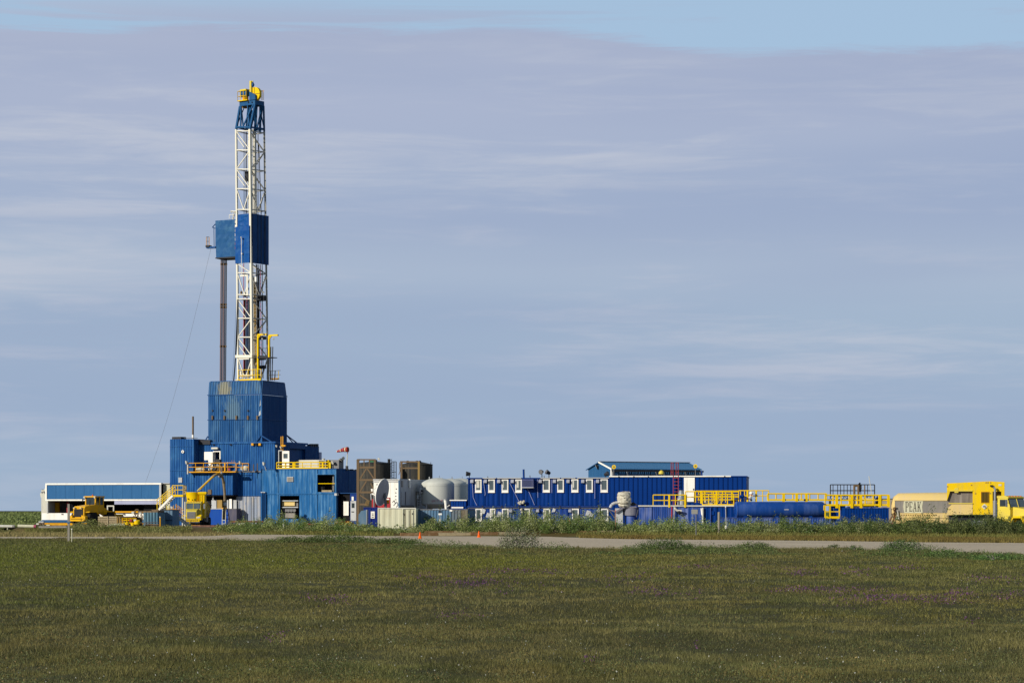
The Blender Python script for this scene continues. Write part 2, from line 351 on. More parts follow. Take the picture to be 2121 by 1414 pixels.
# ---------------------------------------------------------------- the setting: ground, pad, road
def groundmat(name, cols, scale, mort=None, bump=0, stretch=1):
    m = bpy.data.materials.new(name); m.use_nodes = True; nt = m.node_tree; N = nt.nodes; L = nt.links; b = N['Principled BSDF']
    b.inputs['Roughness'].default_value = .9; b.inputs['Specular IOR Level'].default_value = .1
    g = N.new('ShaderNodeNewGeometry'); n = N.new('ShaderNodeTexNoise'); n.inputs['Scale'].default_value = scale; n.inputs['Detail'].default_value = 8; n.inputs['Roughness'].default_value = .65
    mq = N.new('ShaderNodeMapping'); mq.inputs['Scale'].default_value = (stretch, 1/stretch**.5 if stretch < 1 else 1, 1); L.new(g.outputs['Position'], mq.inputs[0]); L.new(mq.outputs[0], n.inputs[0])
    n2 = N.new('ShaderNodeTexNoise'); n2.inputs['Scale'].default_value = scale*12; n2.inputs['Detail'].default_value = 6; n2.inputs['Roughness'].default_value = .8; L.new(g.outputs['Position'], n2.inputs[0])
    a = N.new('ShaderNodeMath'); a.operation = 'ADD'; L.new(n.outputs[0], a.inputs[0]); L.new(n2.outputs[0], a.inputs[1])
    h = N.new('ShaderNodeMath'); h.operation = 'MULTIPLY'; h.inputs[1].default_value = .5; L.new(a.outputs[0], h.inputs[0])
    r = N.new('ShaderNodeValToRGB'); cr = r.color_ramp
    while len(cr.elements) < len(cols): cr.elements.new(.5)
    for i, (e, c) in enumerate(zip(cr.elements, cols)): e.position = .34+.32*i/(len(cols)-1); e.color = c
    L.new(h.outputs[0], r.inputs[0]); L.new(r.outputs[0], b.inputs['Base Color'])
    if bump:
        bp = N.new('ShaderNodeBump'); bp.inputs['Strength'].default_value = .6; bp.inputs['Distance'].default_value = bump; L.new(n2.outputs[0], bp.inputs['Height']); L.new(bp.outputs[0], b.inputs['Normal'])
    return m
SOIL = groundmat('tundra moss and soil', [C(58, 54, 34), C(74, 72, 36), C(88, 84, 44)], .25)
GRAVEL = groundmat('pale road gravel', [C(128, 118, 102, 1.0), C(176, 162, 140, 1.0), C(206, 192, 168, 1.0)], .35, bump=.04, stretch=.12)
PADM = groundmat('pad gravel', [C(104, 90, 72), C(138, 124, 100), C(160, 146, 122)], .2, bump=.05)
BANKM = groundmat('mossy bank', [C(76, 62, 36), C(98, 84, 46), C(112, 104, 56)], .3)
def gh(x, y):
    """Ground height: gentle tussocky swell near the camera, flat by the road."""
    k = np.clip((125-y)/60, 0, 1)
    return (fbm(x/7+40, y/7+9, 3, 3)-.5)*.28*k + (fbm(x/1.1+4, y/1.6+3, 6, 2)-.5)*.13*k
def build_ground():
    ys = list(np.geomspace(6, 126, 90)) + list(np.linspace(132, 420, 40)) + list(np.geomspace(470, 16000, 24))
    xs = np.linspace(-1, 1, 181)
    v = []; f = []
    for y in ys:
        w = max(70, y*.62) if y < 500 else y*1.1
        X = xs*w; Z = gh(X, np.full_like(X, y))
        far = 0 if y < 700 else min(3.0, (y-700)*.0012)
        v += [(x, y, z + far*(vnoise(np.array([x/190]), np.array([y/300]), 5)[0]-.6)) for x, z in zip(X, Z)]
    n = len(xs)
    f = [(j*n+i, j*n+i+1, (j+1)*n+i+1, (j+1)*n+i) for j in range(len(ys)-1) for i in range(n-1)]
    m = MB(); m.v = v; m.f = f
    o = m.obj('tundra_ground', SOIL, smooth=True); o['kind'] = 'structure'
    # ground carries on behind and beside the camera
    m = MB().add([(-15000, -3000, -.25), (15000, -3000, -.25), (15000, 16000, -6), (-15000, 16000, -6)], [(0, 1, 2, 3)])
    o = m.obj('ground', SOIL); o['kind'] = 'structure'
build_ground()
ROAD_UP = [(-700, 1112), (0, 1111.5), (300, 1111), (430, 1109.5), (530, 1104.5), (640, 1102.5), (820, 1103.5), (1000, 1105.5), (1100, 1108.5), (1160, 1112), (1300, 1115.5), (1450, 1117), (1700, 1119), (1900, 1122), (2170, 1124), (2900, 1136)]
ROAD_LO = [(-700, 1113.5), (0, 1114.5), (300, 1116), (560, 1120), (760, 1123), (900, 1130), (1000, 1133), (1120, 1136), (1300, 1137), (1450, 1135), (1700, 1137), (1900, 1142), (2170, 1152), (2900, 1190)]
def pl(P, X): return np.interp(X, [p[0] for p in P], [p[1] for p in P])
def build_road():
    v = []; Xs = np.arange(-700, 2901, 25.)
    for X in Xs:
        a = pl(ROAD_UP, X); b = pl(ROAD_LO, X)
        for k in range(7):
            t = k/6; Y = a*(1-t)+b*t + (np.sin(X*.05)*.3 if k in (0, 6) else 0); x, y = gnd(X, Y)
            v.append((x, y, .012+.05*math.sin(PI*t)))
    m = MB(); m.v = v; m.f = [(i*7+k, i*7+k+1, (i+1)*7+k+1, (i+1)*7+k) for i in range(len(Xs)-1) for k in range(6)]
    o = m.obj('gravel_road', GRAVEL, smooth=True); o['kind'] = 'structure'
build_road()
PZ = .55
PAD = [(40, 246), (75, 240), (300, 237), (430, 233), (560, 226), (780, 211.5), (1000, 211), (1200, 210), (1500, 205), (1900, 196), (2300, 190), (2700, 186)]
def build_pad():
    Xs = np.linspace(40, 2700, 90); top = []; bot = []
    for X in Xs:
        D = pl(PAD, X); top.append(((X-CX)/F*D, D)); bot.append(((X-CX)/F*(D-8), D-8))
    v = [(x, y, -.05) for x, y in bot] + [(x+.2*math.sin(i), y-3.5+.4*math.sin(i*1.7), .3) for i, (x, y) in enumerate(top)] + [(x, y, PZ) for x, y in top]
    n = len(Xs); m = MB(); m.v = v; m.f = [(r*n+i, r*n+i+1, (r+1)*n+i+1, (r+1)*n+i) for r in (0, 1) for i in range(n-1)]
    x0 = top[0][0]
    m.add([(x0, 246, PZ), (x0-12, 330, PZ), (x0-12, 330, -.05), (x0-6, 240, -.05)], [(0, 1, 2, 3)])
    o = m.obj('pad_embankment', BANKM, smooth=False); o['kind'] = 'structure'
    m = MB(); m.add([(x, y, PZ) for x, y in top] + [(150, 420, PZ), (x0-12, 420, PZ)], [tuple(range(n+2))])
    o = m.obj('gravel_pad', PADM); o['kind'] = 'structure'
build_pad()
# ---------------------------------------------------------------- ground cover
def blades(name, X, Y, z0, hgt, wid, cols, lean=.35, label='', cat='grass', k=None):
    """One thin bent triangle per blade, standing at ground positions given by picture column X and row Y."""
    n = len(X); D = (H-z0)*F/(Y-HY); x = (X-CX)/F*D; y = D; z = gh(x, y)+z0-.01
    a = rng.uniform(0, 2*PI, n); wx = np.cos(a)*wid/2; wy = np.sin(a)*wid/2
    l = rng.normal(0, lean, (n, 2))*hgt[:, None]
    v = np.empty((n, 3, 3)); v[:, 0] = np.stack([x-wx, y-wy, z], 1); v[:, 1] = np.stack([x+wx, y+wy, z], 1); v[:, 2] = np.stack([x+l[:, 0], y+l[:, 1], z+hgt], 1)
    return bulk(name, v, n, BLADE, cols, label, cat)
def tundra_cols(X, Y, D):
    """Species patches over the tundra: olive sedge, brown sedge, grey green willow and yellow green bands."""
    x = (X-CX)/F*D
    a = fbm(x/3.5, D/6, 11, 5); b = fbm(x/2.2+30, D/4+10, 23); c = fbm(x/14+5, D/20+3, 31); n = len(X)
    base = lin(98, 93, 42)[None]*np.ones((n, 1))
    def mixin(w, col):
        nonlocal base
        base = base*(1-w[:, None]) + col[None]*w[:, None]
    sm = lambda v, lo, hi: np.clip((v-lo)/(hi-lo), 0, 1)
    d = fbm(x/.9+3, D/2.2, 57); mixin(sm(a, .46, .74)*.6, lin(102, 90, 54)); mixin(sm(b, .52, .74)*.6, lin(78, 88, 50)); mixin(sm(c, .45, .7)*.5, lin(96, 92, 60)); mixin(sm(d, .48, .64)*.55, lin(58, 62, 32)); mixin(sm(1-d, .52, .7)*.38, lin(120, 112, 66))
    band = np.exp(-((Y-1163)/18)**2)*sm(1500-X, 0, 500); mixin(band*.75, lin(96, 100, 26))
    left = sm(900-X, 0, 700)*sm(1290-Y, 0, 120)*.6; mixin(left, lin(88, 96, 34))
    mixin(sm(X, 1500, 2100)*sm(1250-Y, 0, 60)*.35, lin(82, 92, 44))
    base *= 1.07*rng.lognormal(0, .36, n)[:, None]
    pale = rng.random(n) < .06; base[pale] = lin(150, 142, 96)*.85
    return base
def build_grass():
    n = 1180000
    X = rng.uniform(-200, 2320, n)
    ex = rng.random(n) < .14; X[ex] = np.where(rng.random(ex.sum()) < .5, rng.uniform(-1100, -200, ex.sum()), rng.uniform(2320, 3220, ex.sum()))
    k = rng.random(n); Y = np.where(k < .78, rng.uniform(1114, 1452, n), rng.uniform(1114, 1200, n))
    road = (Y > pl(ROAD_UP, X)-1) & (Y < pl(ROAD_LO, X) + rng.normal(0, 1.5, n) - 2)
    keep = ~road & (Y > pl(ROAD_UP, X)-3)
    X = X[keep]; Y = Y[keep]; n = len(X); D = H*F/(Y-HY); x = (X-CX)/F*D
    t = fbm(x/3.1+7, D/4.5, 77); tall = fbm(x/9, D/12+4, 41)
    hgt = (.055+.10*t+.10*np.clip(tall-.5, 0, 1))*rng.uniform(.5, 1.25, n)*np.interp(D, [30, 80, 150, 200], [.5, .72, .95, .9])
    st = rng.random(n) < .012; hgt[st] *= 1.9
    wid = np.maximum(.5*D/2413, .006)*rng.uniform(.6, 1.3, n); wid[st] *= .6
    o = blades('tundra_grass', X, Y, 0, hgt, wid, tundra_cols(X, Y, D)*1.0, label='short olive and brown sedge grass covering the foreground tundra')
build_grass()
def build_herbs():
    n = 190000; X = rng.uniform(-200, 2320, n); Y = rng.uniform(1118, 1452, n); D = H*F/(Y-HY); x = (X-CX)/F*D
    p = fbm(x/1.3+9, D/2.6, 71, 5); q = fbm(x/.35, D/.9, 72, 3); ok = (p > .47) & (q > .42) & (Y > pl(ROAD_LO, X)+1); X, Y, D, x, p, q = X[ok], Y[ok], D[ok], x[ok], p[ok], q[ok]; n = len(X)
    s = np.maximum(.012, .42*D/2413)*rng.uniform(.5, 1.3, n); z = gh(x, D)+rng.uniform(.02, .13, n)*(.6+q)
    kind = fbm(x/4+2, D/8, 73)[:, None]; c = lin(66, 82, 44)[None]*(1-kind)+lin(112, 116, 78)[None]*kind; r = rng.random(n); c[r < .25] = lin(46, 48, 28); c[(r > .25) & (r < .38)] = lin(124, 104, 66); c = c*rng.lognormal(0, .3, n)[:, None]
    bulk('tundra_herbs', leaf_quads(x, D, z, s), n, LEAF, c, 'low leafy tundra herbs and dwarf willow growing in patches among the sedge', 'herbs')
def build_road_edge():
    n = 60000; X = rng.uniform(540, 2300, n); dY = rng.uniform(-4, 11, n); Y = pl(ROAD_LO, X)+dY+1; D = H*F/(Y-HY); x = (X-CX)/F*D
    m = fbm(x/2.6, D/11, 83, 4)+.10*((X > 1290) & (X < 1480))+.07*(X > 1690)+.06*((X > 560) & (X < 880))-.06*((X > 880) & (X < 1290)); ok = m > .52; X, Y, D, x, m = X[ok], Y[ok], D[ok], x[ok], m[ok]; n = len(X)
    hh = np.clip((m-.5)*3.2, .04, .55)*np.clip(1-np.abs(dY[ok]-3)/10, .2, 1); z = hh*rng.random(n); c = lin(70, 86, 42)[None]*np.ones((n, 1)); w = fbm(x/3, D/9, 84)[:, None]; c = c*(1-w)+lin(94, 104, 60)[None]*w; c *= rng.lognormal(0, .35, n)[:, None]
    bulk('road_edge_scrub', leaf_quads(x, D, z, rng.uniform(.03, .05, n)), n, LEAF, c, 'patchy dark green scrub overgrowing the near edge of the gravel road', 'scrub')
def build_verge():
    n = 60000; X = rng.uniform(-100, 2300, n); dY = np.abs(rng.normal(0, 1, n))*np.where(fbm(X/40, X*0, 51) > .5, 5.5, 2.2); Y = pl(ROAD_LO, X)+2-dY*.6+rng.uniform(0, 7, n)
    ok = Y > pl(ROAD_UP, X)+3; X, Y = X[ok], Y[ok]; n = len(X); cl = fbm(X/26, Y/4, 63); hgt = (.08+.26*np.clip(cl-.35, 0, 1))*rng.uniform(.5, 1.3, n)
    c = lin(80, 90, 48)[None]*np.ones((n, 1)); w = fbm(X/70, Y/6, 64)[:, None]; c = c*(1-w)+lin(98, 84, 54)[None]*w; c *= rng.lognormal(0, .35, n)[:, None]
    blades('verge_grass', X, Y, 0, hgt, rng.uniform(.025, .06, n), c, label='uneven tufts of green sedge along the near edge of the gravel road')
build_verge()
def build_bank_grass():
    n = 90000
    X = rng.uniform(-150, 2300, n); up = pl(ROAD_UP, X)
    D0 = pl(PAD, X)-8; Yb = HY + H*F/D0
    Y = rng.uniform(0, 1, n)*(up-Yb+3)+Yb-2                       # from the foot of the embankment to the road edge
    ok = (up > Yb-1) | (X < 650); X = X[ok]; Y = Y[ok]; n = len(X)
    Y = np.minimum(Y, pl(ROAD_UP, X)+.8)
    ok = ~((X > 812) & (X < 1200) & (Y > 1098.5)); X, Y = X[ok], Y[ok]; n = len(X)
    c = lin(100, 80, 42)[None]*np.ones((n, 1)); w = fbm(X/60, Y/5, 5)[:, None]; c = c*(1-w)+lin(112, 104, 52)[None]*w
    lft = np.clip((900-X)/400, 0, 1)[:, None]; c = c*(1-lft)+lin(134, 122, 78)[None]*lft; k = ~((X > 395) & (X < 462) & (Y < 1098)) & ~((X < 560) & (rng.random(n) < .45)); X, Y, c = X[k], Y[k], c[k]; n = len(X)
    c *= rng.lognormal(0, .25, n)[:, None]
    blades('bank_grass', X, Y, 0, rng.uniform(.12, .32, n), rng.uniform(.04, .09, n), c, label='dry brown grass between the gravel road and the willow thicket')
    # grass growing on the slope of the pad itself
    n = 60000; X = rng.uniform(50, 2300, n); t = rng.uniform(0, 1, n); D = pl(PAD, X)-8+8.5*t; z = np.clip(-.05+.60*t, 0, .56)
    x = (X-CX)/F*D; hgt = rng.uniform(.12, .35, n); a = rng.uniform(0, 2*PI, n); wid = rng.uniform(.04, .09, n)
    v = np.empty((n, 3, 3)); wx = np.cos(a)*wid/2; wy = np.sin(a)*wid/2
    v[:, 0] = np.stack([x-wx, D-wy, z-.03], 1); v[:, 1] = np.stack([x+wx, D+wy, z-.03], 1); v[:, 2] = np.stack([x+rng.normal(0, .06, n), D, z+hgt], 1)
    ok = ~((X > 395) & (X < 462)) & ~((X > 815) & (X < 1195) & (t < .7)); v = v[ok]; X = X[ok]; t = t[ok]; n = len(X)
    c = lin(96, 88, 46)[None]*np.ones((n, 1)); w = fbm(X/50+9, t*4, 15)[:, None]; c = c*(1-w)+lin(120, 122, 62)[None]*w; c *= rng.lognormal(0, .25, n)[:, None]
    bulk('embankment_grass', v, n, BLADE, c, 'green brown grass on the slope of the gravel pad', 'grass')
build_bank_grass()
def build_far_scrub():
    n = 80000; u = rng.random(n); D = 250*(1/(1-u*.86)); X = rng.uniform(-260, 130, n)
    m = rng.random(n) < .25; X[m] = rng.uniform(-260, 2400, m.sum()); D[m] = rng.uniform(430, 1700, m.sum())
    x = (X-CX)/F*D; s = D*.0006*rng.uniform(.7, 1.6, n); z = rng.uniform(0, 1, n)*np.where(fbm(x/11, D/40, 8) > .5, 1.0, .35)*np.clip(D/800, .35, 1.0)
    v = leaf_quads(x, D, z, s)
    c = lin(118, 126, 72)[None]*np.ones((n, 1)); w = fbm(x/20, D/60, 18)[:, None]; c = c*(1-w)+lin(96, 112, 62)[None]*w; c *= rng.lognormal(0, .2, n)[:, None]
    bulk('distant_scrub', v, n, LEAF, c, 'low green scrub on the far tundra under the horizon', 'scrub')
def leaf_quads(x, y, z, s):
    n = len(x); a = rng.normal(0, 1, (n, 3)); a /= np.linalg.norm(a, axis=1)[:, None]; b = rng.normal(0, 1, (n, 3)); b -= (a*b).sum(1)[:, None]*a; b /= np.linalg.norm(b, axis=1)[:, None]
    c = np.stack([x, y, z], 1); v = np.empty((n, 4, 3)); s = s[:, None]
    v[:, 0] = c-a*s; v[:, 1] = c-b*s*.45; v[:, 2] = c+a*s; v[:, 3] = c+b*s*.45
    return v
build_far_scrub()
build_herbs()
build_road_edge()
# heights of the willow thicket along the pad edge: (picture column, top row)
TH = [(430, 1090), (460, 1085), (500, 1079), (540, 1078), (560, 1072), (600, 1072), (640, 1078), (665, 1074), (690, 1067), (715, 1078), (760, 1087), (800, 1088), (850, 1090), (868, 1086), (885, 1074), (905, 1070), (930, 1066), (960, 1070), (1000, 1068),
      (1060, 1066), (1110, 1063), (1150, 1064), (1180, 1070), (1215, 1066), (1240, 1058), (1262, 1076), (1300, 1082), (1340, 1080), (1390, 1074), (1410, 1072), (1450, 1082), (1500, 1083), (1540, 1075), (1600, 1077), (1640, 1071), (1680, 1083),
      (1720, 1079), (1762, 1074), (1800, 1078), (1820, 1074), (1850, 1080), (1900, 1074), (1950, 1070), (1990, 1074), (2050, 1066), (2090, 1076), (2130, 1070), (2330, 1074)]
def clump_leaves(cx, cy, cz, rx, rz, n, s):
    """Leaves set in clusters along arching twigs that leave the base: gaps and lumps, not a ball."""
    m = max(4, n//16); d = rng.normal(0, 1, (m, 3)); d /= np.linalg.norm(d, axis=1)[:, None]; d[:, 2] = np.abs(d[:, 2])
    rr = rng.uniform(.25, 1, m)**.6; tips = d*rr[:, None]*np.array([rx, rx, rz]); i = rng.integers(0, m, n)
    p = tips[i]+rng.normal(0, 1, (n, 3))*np.array([rx*.13, rx*.13, rz*.1])
    p[:, 2] = np.abs(p[:, 2]); return p[:, 0]+cx, p[:, 1]+cy, p[:, 2]+cz, s*rng.uniform(.6, 1.4, n)
def slope_pt(X, Y):
    """Ground distance and height seen at a picture position: flat tundra, slope of the pad, or pad top."""
    P = float(pl(PAD, X)); f = lambda t: HY+(H-max(0, -.05+.6*t))*F/(P-8+8*t)
    if Y >= f(0): return H*F/(Y-HY), 0.0
    if Y <= f(1): return (H-PZ)*F/(Y-HY), PZ
    lo, hi = 0, 1
    for _ in range(30):
        m = (lo+hi)/2
        if f(m) > Y: lo = m
        else: hi = m
    return P-8+8*lo, max(0, -.05+.6*lo)
def build_thicket():
    X_, Y_, Z_, S_, C_ = [], [], [], [], []
    X = 458.
    while X < 2330:
        for row in range(3):
            D = pl(PAD, X)-(3.6 if X > 560 else 5.5)+2.0*row+random.uniform(-.5, .5); t = (D-(pl(PAD, X)-8))/8; zb = max(0, -.05+.6*min(t, 1)); Xj = X+random.uniform(-8, 8)
            top = H-(pl(TH, Xj)-HY)/F*D; hh = max(.25, 1.12*(top-zb)*random.uniform(.62, 1.28)*(.72, .9, 1)[row])
            x, y, z, s = clump_leaves((Xj-CX)/F*D, D, zb, random.uniform(.5, .9), hh, int(420*hh/1.1)+60, .052)
            if random.random() < .3:       # a shoot standing above the rest
                k = 14; x = np.append(x, (Xj-CX)/F*D+rng.normal(0, .07, k)); y = np.append(y, D+rng.normal(0, .07, k)); z = np.append(z, zb+hh*rng.uniform(.9, 1.35, k)); s = np.append(s, np.full(k, .07))
            g = random.random(); lf = 1.35 if Xj < 1500 else 1.15; rgt = min(1, max(0, (X-1550)/450))  # lighter leaves left, darker right: sun and cloud shade put into the colour
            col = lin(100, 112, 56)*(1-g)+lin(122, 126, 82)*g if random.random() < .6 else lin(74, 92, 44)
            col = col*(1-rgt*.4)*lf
            cc = col[None]*rng.lognormal(0, .4, len(x))[:, None]; pale = rng.random(len(x)) < .06*(1-rgt); cc[pale] = lin(180, 184, 150)*.8
            X_.append(x); Y_.append(y); Z_.append(z); S_.append(s); C_.append(cc)
        X += 9
    for X, top in ((1928, 1042), (1933, 1048), (1958, 1044), (1962, 1052), (1975, 1054), (2008, 1051), (2040, 1050), (2046, 1056), (2014, 1058), (1858, 1060), (1865, 1068), (1990, 1058), (2070, 1060), (1768, 1062), (1603, 1056), (1618, 1062), (1636, 1066), (1762, 1070), (1240, 1052), (1246, 1060), (1052, 1060), (1108, 1060), (950, 1058)):
        D = pl(PAD, X)-3; z1 = H-(top-HY)/F*D; k = 42; q = rng.uniform(0, 1, k)**.8; z = .3+(z1-.3)*q; w = .05+.14*(1-q)+.1*np.sin(q*9)**2
        x = (X-CX)/F*D+rng.normal(0, 1, k)*w+.15*(q-.5); X_.append(x); Y_.append(D+rng.normal(0, .1, k)); Z_.append(z); S_.append(rng.uniform(.05, .09, k)); C_.append(lin(74, 84, 46)[None]*rng.lognormal(0, .3, k)[:, None])
    x, y, z, s = map(np.concatenate, (X_, Y_, Z_, S_)); c = np.concatenate(C_)
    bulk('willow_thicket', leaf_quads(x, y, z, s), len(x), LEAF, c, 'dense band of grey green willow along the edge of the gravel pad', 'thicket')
    # lower, looser scrub on the left between rig yard and road
    n = 26000; X = rng.uniform(-150, 560, n); t = rng.uniform(0, 1, n); D = np.where(X < 40, 236, pl(PAD, X)-7)+rng.uniform(-4, 6, n)
    x = (X-CX)/F*D; cl = fbm(x/1.8, D/3, 61); ok = (cl > .42) & ~((X > 398) & (X < 455)) & ~((X > 130) & (X < 240) & (cl < .5)); X, D, x, cl, t = X[ok], D[ok], x[ok], cl[ok], t[ok]
    z0 = np.clip((D-pl(PAD, X)+8)/8, 0, 1)*.55; hh = (cl-.38)*2.6*np.where((X > 130) & (X < 215), 1.1, np.where((X < 100), .8, .8)); z = z0+t*hh
    c = lin(108, 118, 62)[None]*np.ones((len(x), 1)); w = fbm(x/4, D/5, 19)[:, None]; c = c*(1-w)+lin(122, 116, 72)[None]*w; c *= rng.lognormal(0, .3, len(x))[:, None]
    bulk('yard_edge_scrub', leaf_quads(x, D, z, np.full(len(x), .075)), len(x), LEAF, c, 'loose low green scrub in front of the loader and the wooden crates', 'scrub')
build_thicket()
def shrub(X, Y, wpx, hpx, col, label, n=900, lean=0, s=.04):
    """One free standing willow shrub: stems and clustered foliage."""
    x0, D = gnd(X, Y); k = D/F; rx = wpx*k/2; rz = hpx*k
    t = bpy.data.objects.new('willow_shrub', None); COL.objects.link(t); t.location = (x0, D, 0); tag(t, label, 'shrub')
    m = MB()
    for i in range(9):
        a = random.uniform(0, 2*PI); q = random.uniform(.3, .95); p = Vector((math.cos(a)*rx*q*.6, math.sin(a)*rx*q*.5, rz*random.uniform(.5, .9)))
        m.tube((0, 0, 0), p*.5+Vector((0, 0, .05)), .018, 5, .012).tube(p*.5+Vector((0, 0, .05)), p, .012, 5, .005)
    m.obj('stems', WOODG, t)
    x, y, z, s_ = clump_leaves(0, 0, 0, rx, rz, n, s)
    c = lin(*col)[None]*rng.lognormal(0, .3, len(x))[:, None]
    pale = rng.random(len(x)) < .12; c[pale] *= 1.6
    bulk('foliage', leaf_quads(x, y, z, s_), len(x), LEAF, c, kind=None, parent=t)
shrub(1076, 1137, 92, 44, (108, 112, 84), 'large grey green willow shrub at the road edge in front of the timber boards', 2600, s=.05)
shrub(1376, 1140, 116, 27, (72, 88, 46), 'wide low dark green shrub at the road edge below the grey road sign', 3400)
shrub(1432, 1139, 50, 14, (76, 92, 48), 'small low green shrub against the right side of the wide dark shrub', 700)
shrub(1868, 1143, 100, 27, (74, 92, 50), 'broad dark green shrub at the road edge in front of the blue ribbed container', 3200)
shrub(1770, 1140, 40, 12, (78, 94, 52), 'small green shrub standing alone left of the broad road edge shrub', 500)
shrub(1725, 1136, 30, 11, (84, 96, 56), 'smallest green tuft shrub by the road under the yellow ladder platform', 300)
shrub(1960, 1152, 90, 13, (80, 104, 54), 'spreading fresh green shrub on the near side of the road at lower right', 1200)
shrub(2060, 1160, 110, 14, (82, 108, 56), 'long low fresh green shrub nearest the right edge of the picture', 1300)
shrub(1565, 1138, 80, 15, (76, 88, 48), 'low green shrub at the road edge in front of the blue tank', 1500)
shrub(700, 1124, 190, 19, (78, 90, 46), 'long dark green mound of willow at the road edge below the windsock', 4200, s=.055)
shrub(600, 1124, 110, 14, (84, 94, 50), 'green mound of willow below the large opening of the blue rig module', 1900, s=.055)
shrub(820, 1126, 120, 14, (80, 92, 48), 'green mound of willow on the near road edge below the cream container', 2200, s=.055)
def build_flowers():
    # white cotton grass heads, scattered
    n = 700; X = rng.uniform(-100, 2220, n); Y = 1125+(1445-1125)*rng.random(n)**.8; ok = fbm(X/120, Y/30, 91) > .42; X, Y = X[ok], Y[ok]; n = len(X)
    D = H*F/(Y-HY); x = (X-CX)/F*D; z = gh(x, D)+rng.uniform(.09, .2, n); s = rng.uniform(.006, .016, n)*np.interp(D, [30, 170], [1, 2.2])
    v = np.concatenate([leaf_quads(x, D, z, s), leaf_quads(x, D, z+.005, s)]); v2 = v
    bulk('cotton_grass', v2, len(v2), LEAF, np.tile(lin(214, 214, 204)*.8, (len(v2), 1)), 'tiny white cotton grass heads dotted over the foreground tundra', 'flowers')
    PP = [(985, 1214, 70, 7, 420), (1045, 1190, 70, 5, 200), (880, 1205, 50, 5, 130), (1140, 1196, 40, 5, 120), (1300, 1206, 70, 6, 160), (1350, 1237, 45, 5, 190), (1660, 1195, 40, 5, 160), (1770, 1192, 40, 4, 130), (1870, 1183, 40, 4, 130), (1660, 1238, 60, 4, 220), (1760, 1238, 70, 4, 200),
          (1820, 1256, 90, 5, 420), (1950, 1258, 60, 5, 260), (1990, 1244, 30, 4, 130), (2090, 1250, 40, 5, 120), (2050, 1216, 60, 5, 150), (1440, 1245, 30, 4, 60), (1450, 1184, 60, 5, 90), (700, 1256, 40, 5, 130), (640, 1250, 30, 4, 50), (945, 1284, 50, 4, 90), (1445, 1350, 6, 3, 16), (2015, 1305, 14, 3, 24),
          (1230, 1386, 22, 3, 30), (570, 1340, 40, 4, 40), (1500, 1186, 200, 6, 120), (1000, 1232, 220, 8, 160)]
    X = np.concatenate([rng.normal(a, c*.55, n) for a, b, c, d, n in PP]); Y = np.concatenate([rng.normal(b, d*.8, n) for a, b, c, d, n in PP]); n = len(X)
    D = H*F/(Y-HY); x = (X-CX)/F*D; z = gh(x, D)+rng.uniform(.1, .24, n); s = rng.uniform(.012, .03, n)*np.interp(D, [30, 90], [.8, 1.3])
    c = lin(98, 60, 98)[None]*rng.lognormal(0, .3, n)[:, None]
    bulk('purple_flowers', leaf_quads(x, D, z, s), n, LEAF, c, 'patches of small purple tundra flowers among the grass', 'flowers')
build_flowers()
# ---------------------------------------------------------------- the rig: blue modules, tower enclosure, mast
RG = Fr(541, 272, 22)                                     # plane of the foremost rig wall, corner between its two modules
def shell(t, fr, X0, X1, Yt, Yb, y, depth, mat, side=None, pitch=.30, roofmat=None, openings=(), side_depth=None, z0=None, roof=True, side_cut=None):
    """Corrugated box with a roof edge. openings: (X0, X1, Ytop, Ybottom) left out of the front wall as real holes with depth behind."""
    x0, x1 = fr.x(X0, y), fr.x(X1, y); xm = (X0+X1)/2; zt = fr.z(Yt, xm, y); zb = fr.z(Yb, xm, y) if z0 is None else z0
    ops = [(fr.x(a, y), fr.x(b, y), fr.z(d, (a+b)/2, y), fr.z(c, (a+b)/2, y)) for a, b, c, d in openings]
    m = MB(); cuts = sorted(set([x0, x1]+[v for o in ops for v in o[:2]]))
    for a, b in zip(cuts[:-1], cuts[1:]):
        o = [o for o in ops if o[0] <= a+1e-4 and o[1] >= b-1e-4]; zz = zb
        for (_, _, lo, hi) in sorted(o, key=lambda q: q[2]):
            if lo > zz+.02: m.corr(a, b, y, zz, lo, pitch, .022)
            zz = hi
        m.corr(a, b, y, zz, zt, pitch, .022)
    w = m.obj('front_wall', mat, t)
    if side_cut:
        MB().corr(y+.05, y+depth, x1, side_cut[1], zt, pitch, .045, 'right').obj('side_wall', side or mat, t); MB().corr(y+.05, y+side_cut[0], x1, zb, side_cut[1]-.01, pitch, .045, 'right').obj('side_wall', side or mat, t)
    else: MB().corr(y+.05, y+depth, x1, zb, zt, pitch, .045, 'right').obj('side_wall', side or mat, t)
    MB().box(x0+.02, x0+.08, y+.07, y+depth, zb, zt).obj('side_wall', side or mat, t)
    MB().box(x0+.09, x1-.07, y+depth-.06, y+depth, zb, zt-.01).obj('rear_wall', side or mat, t)
    if roof: MB().box(x0-.03, x1+.05, y-.06, y+depth+.03, zt, zt+.1).obj('roof', roofmat or side or mat, t)
    for (a, b, lo, hi) in ops:                             # lining of the opening
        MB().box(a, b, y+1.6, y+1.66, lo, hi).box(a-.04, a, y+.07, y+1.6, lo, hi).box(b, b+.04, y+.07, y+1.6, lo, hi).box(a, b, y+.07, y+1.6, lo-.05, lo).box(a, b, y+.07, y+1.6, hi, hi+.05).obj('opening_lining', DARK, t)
    return x0, x1, zb, zt
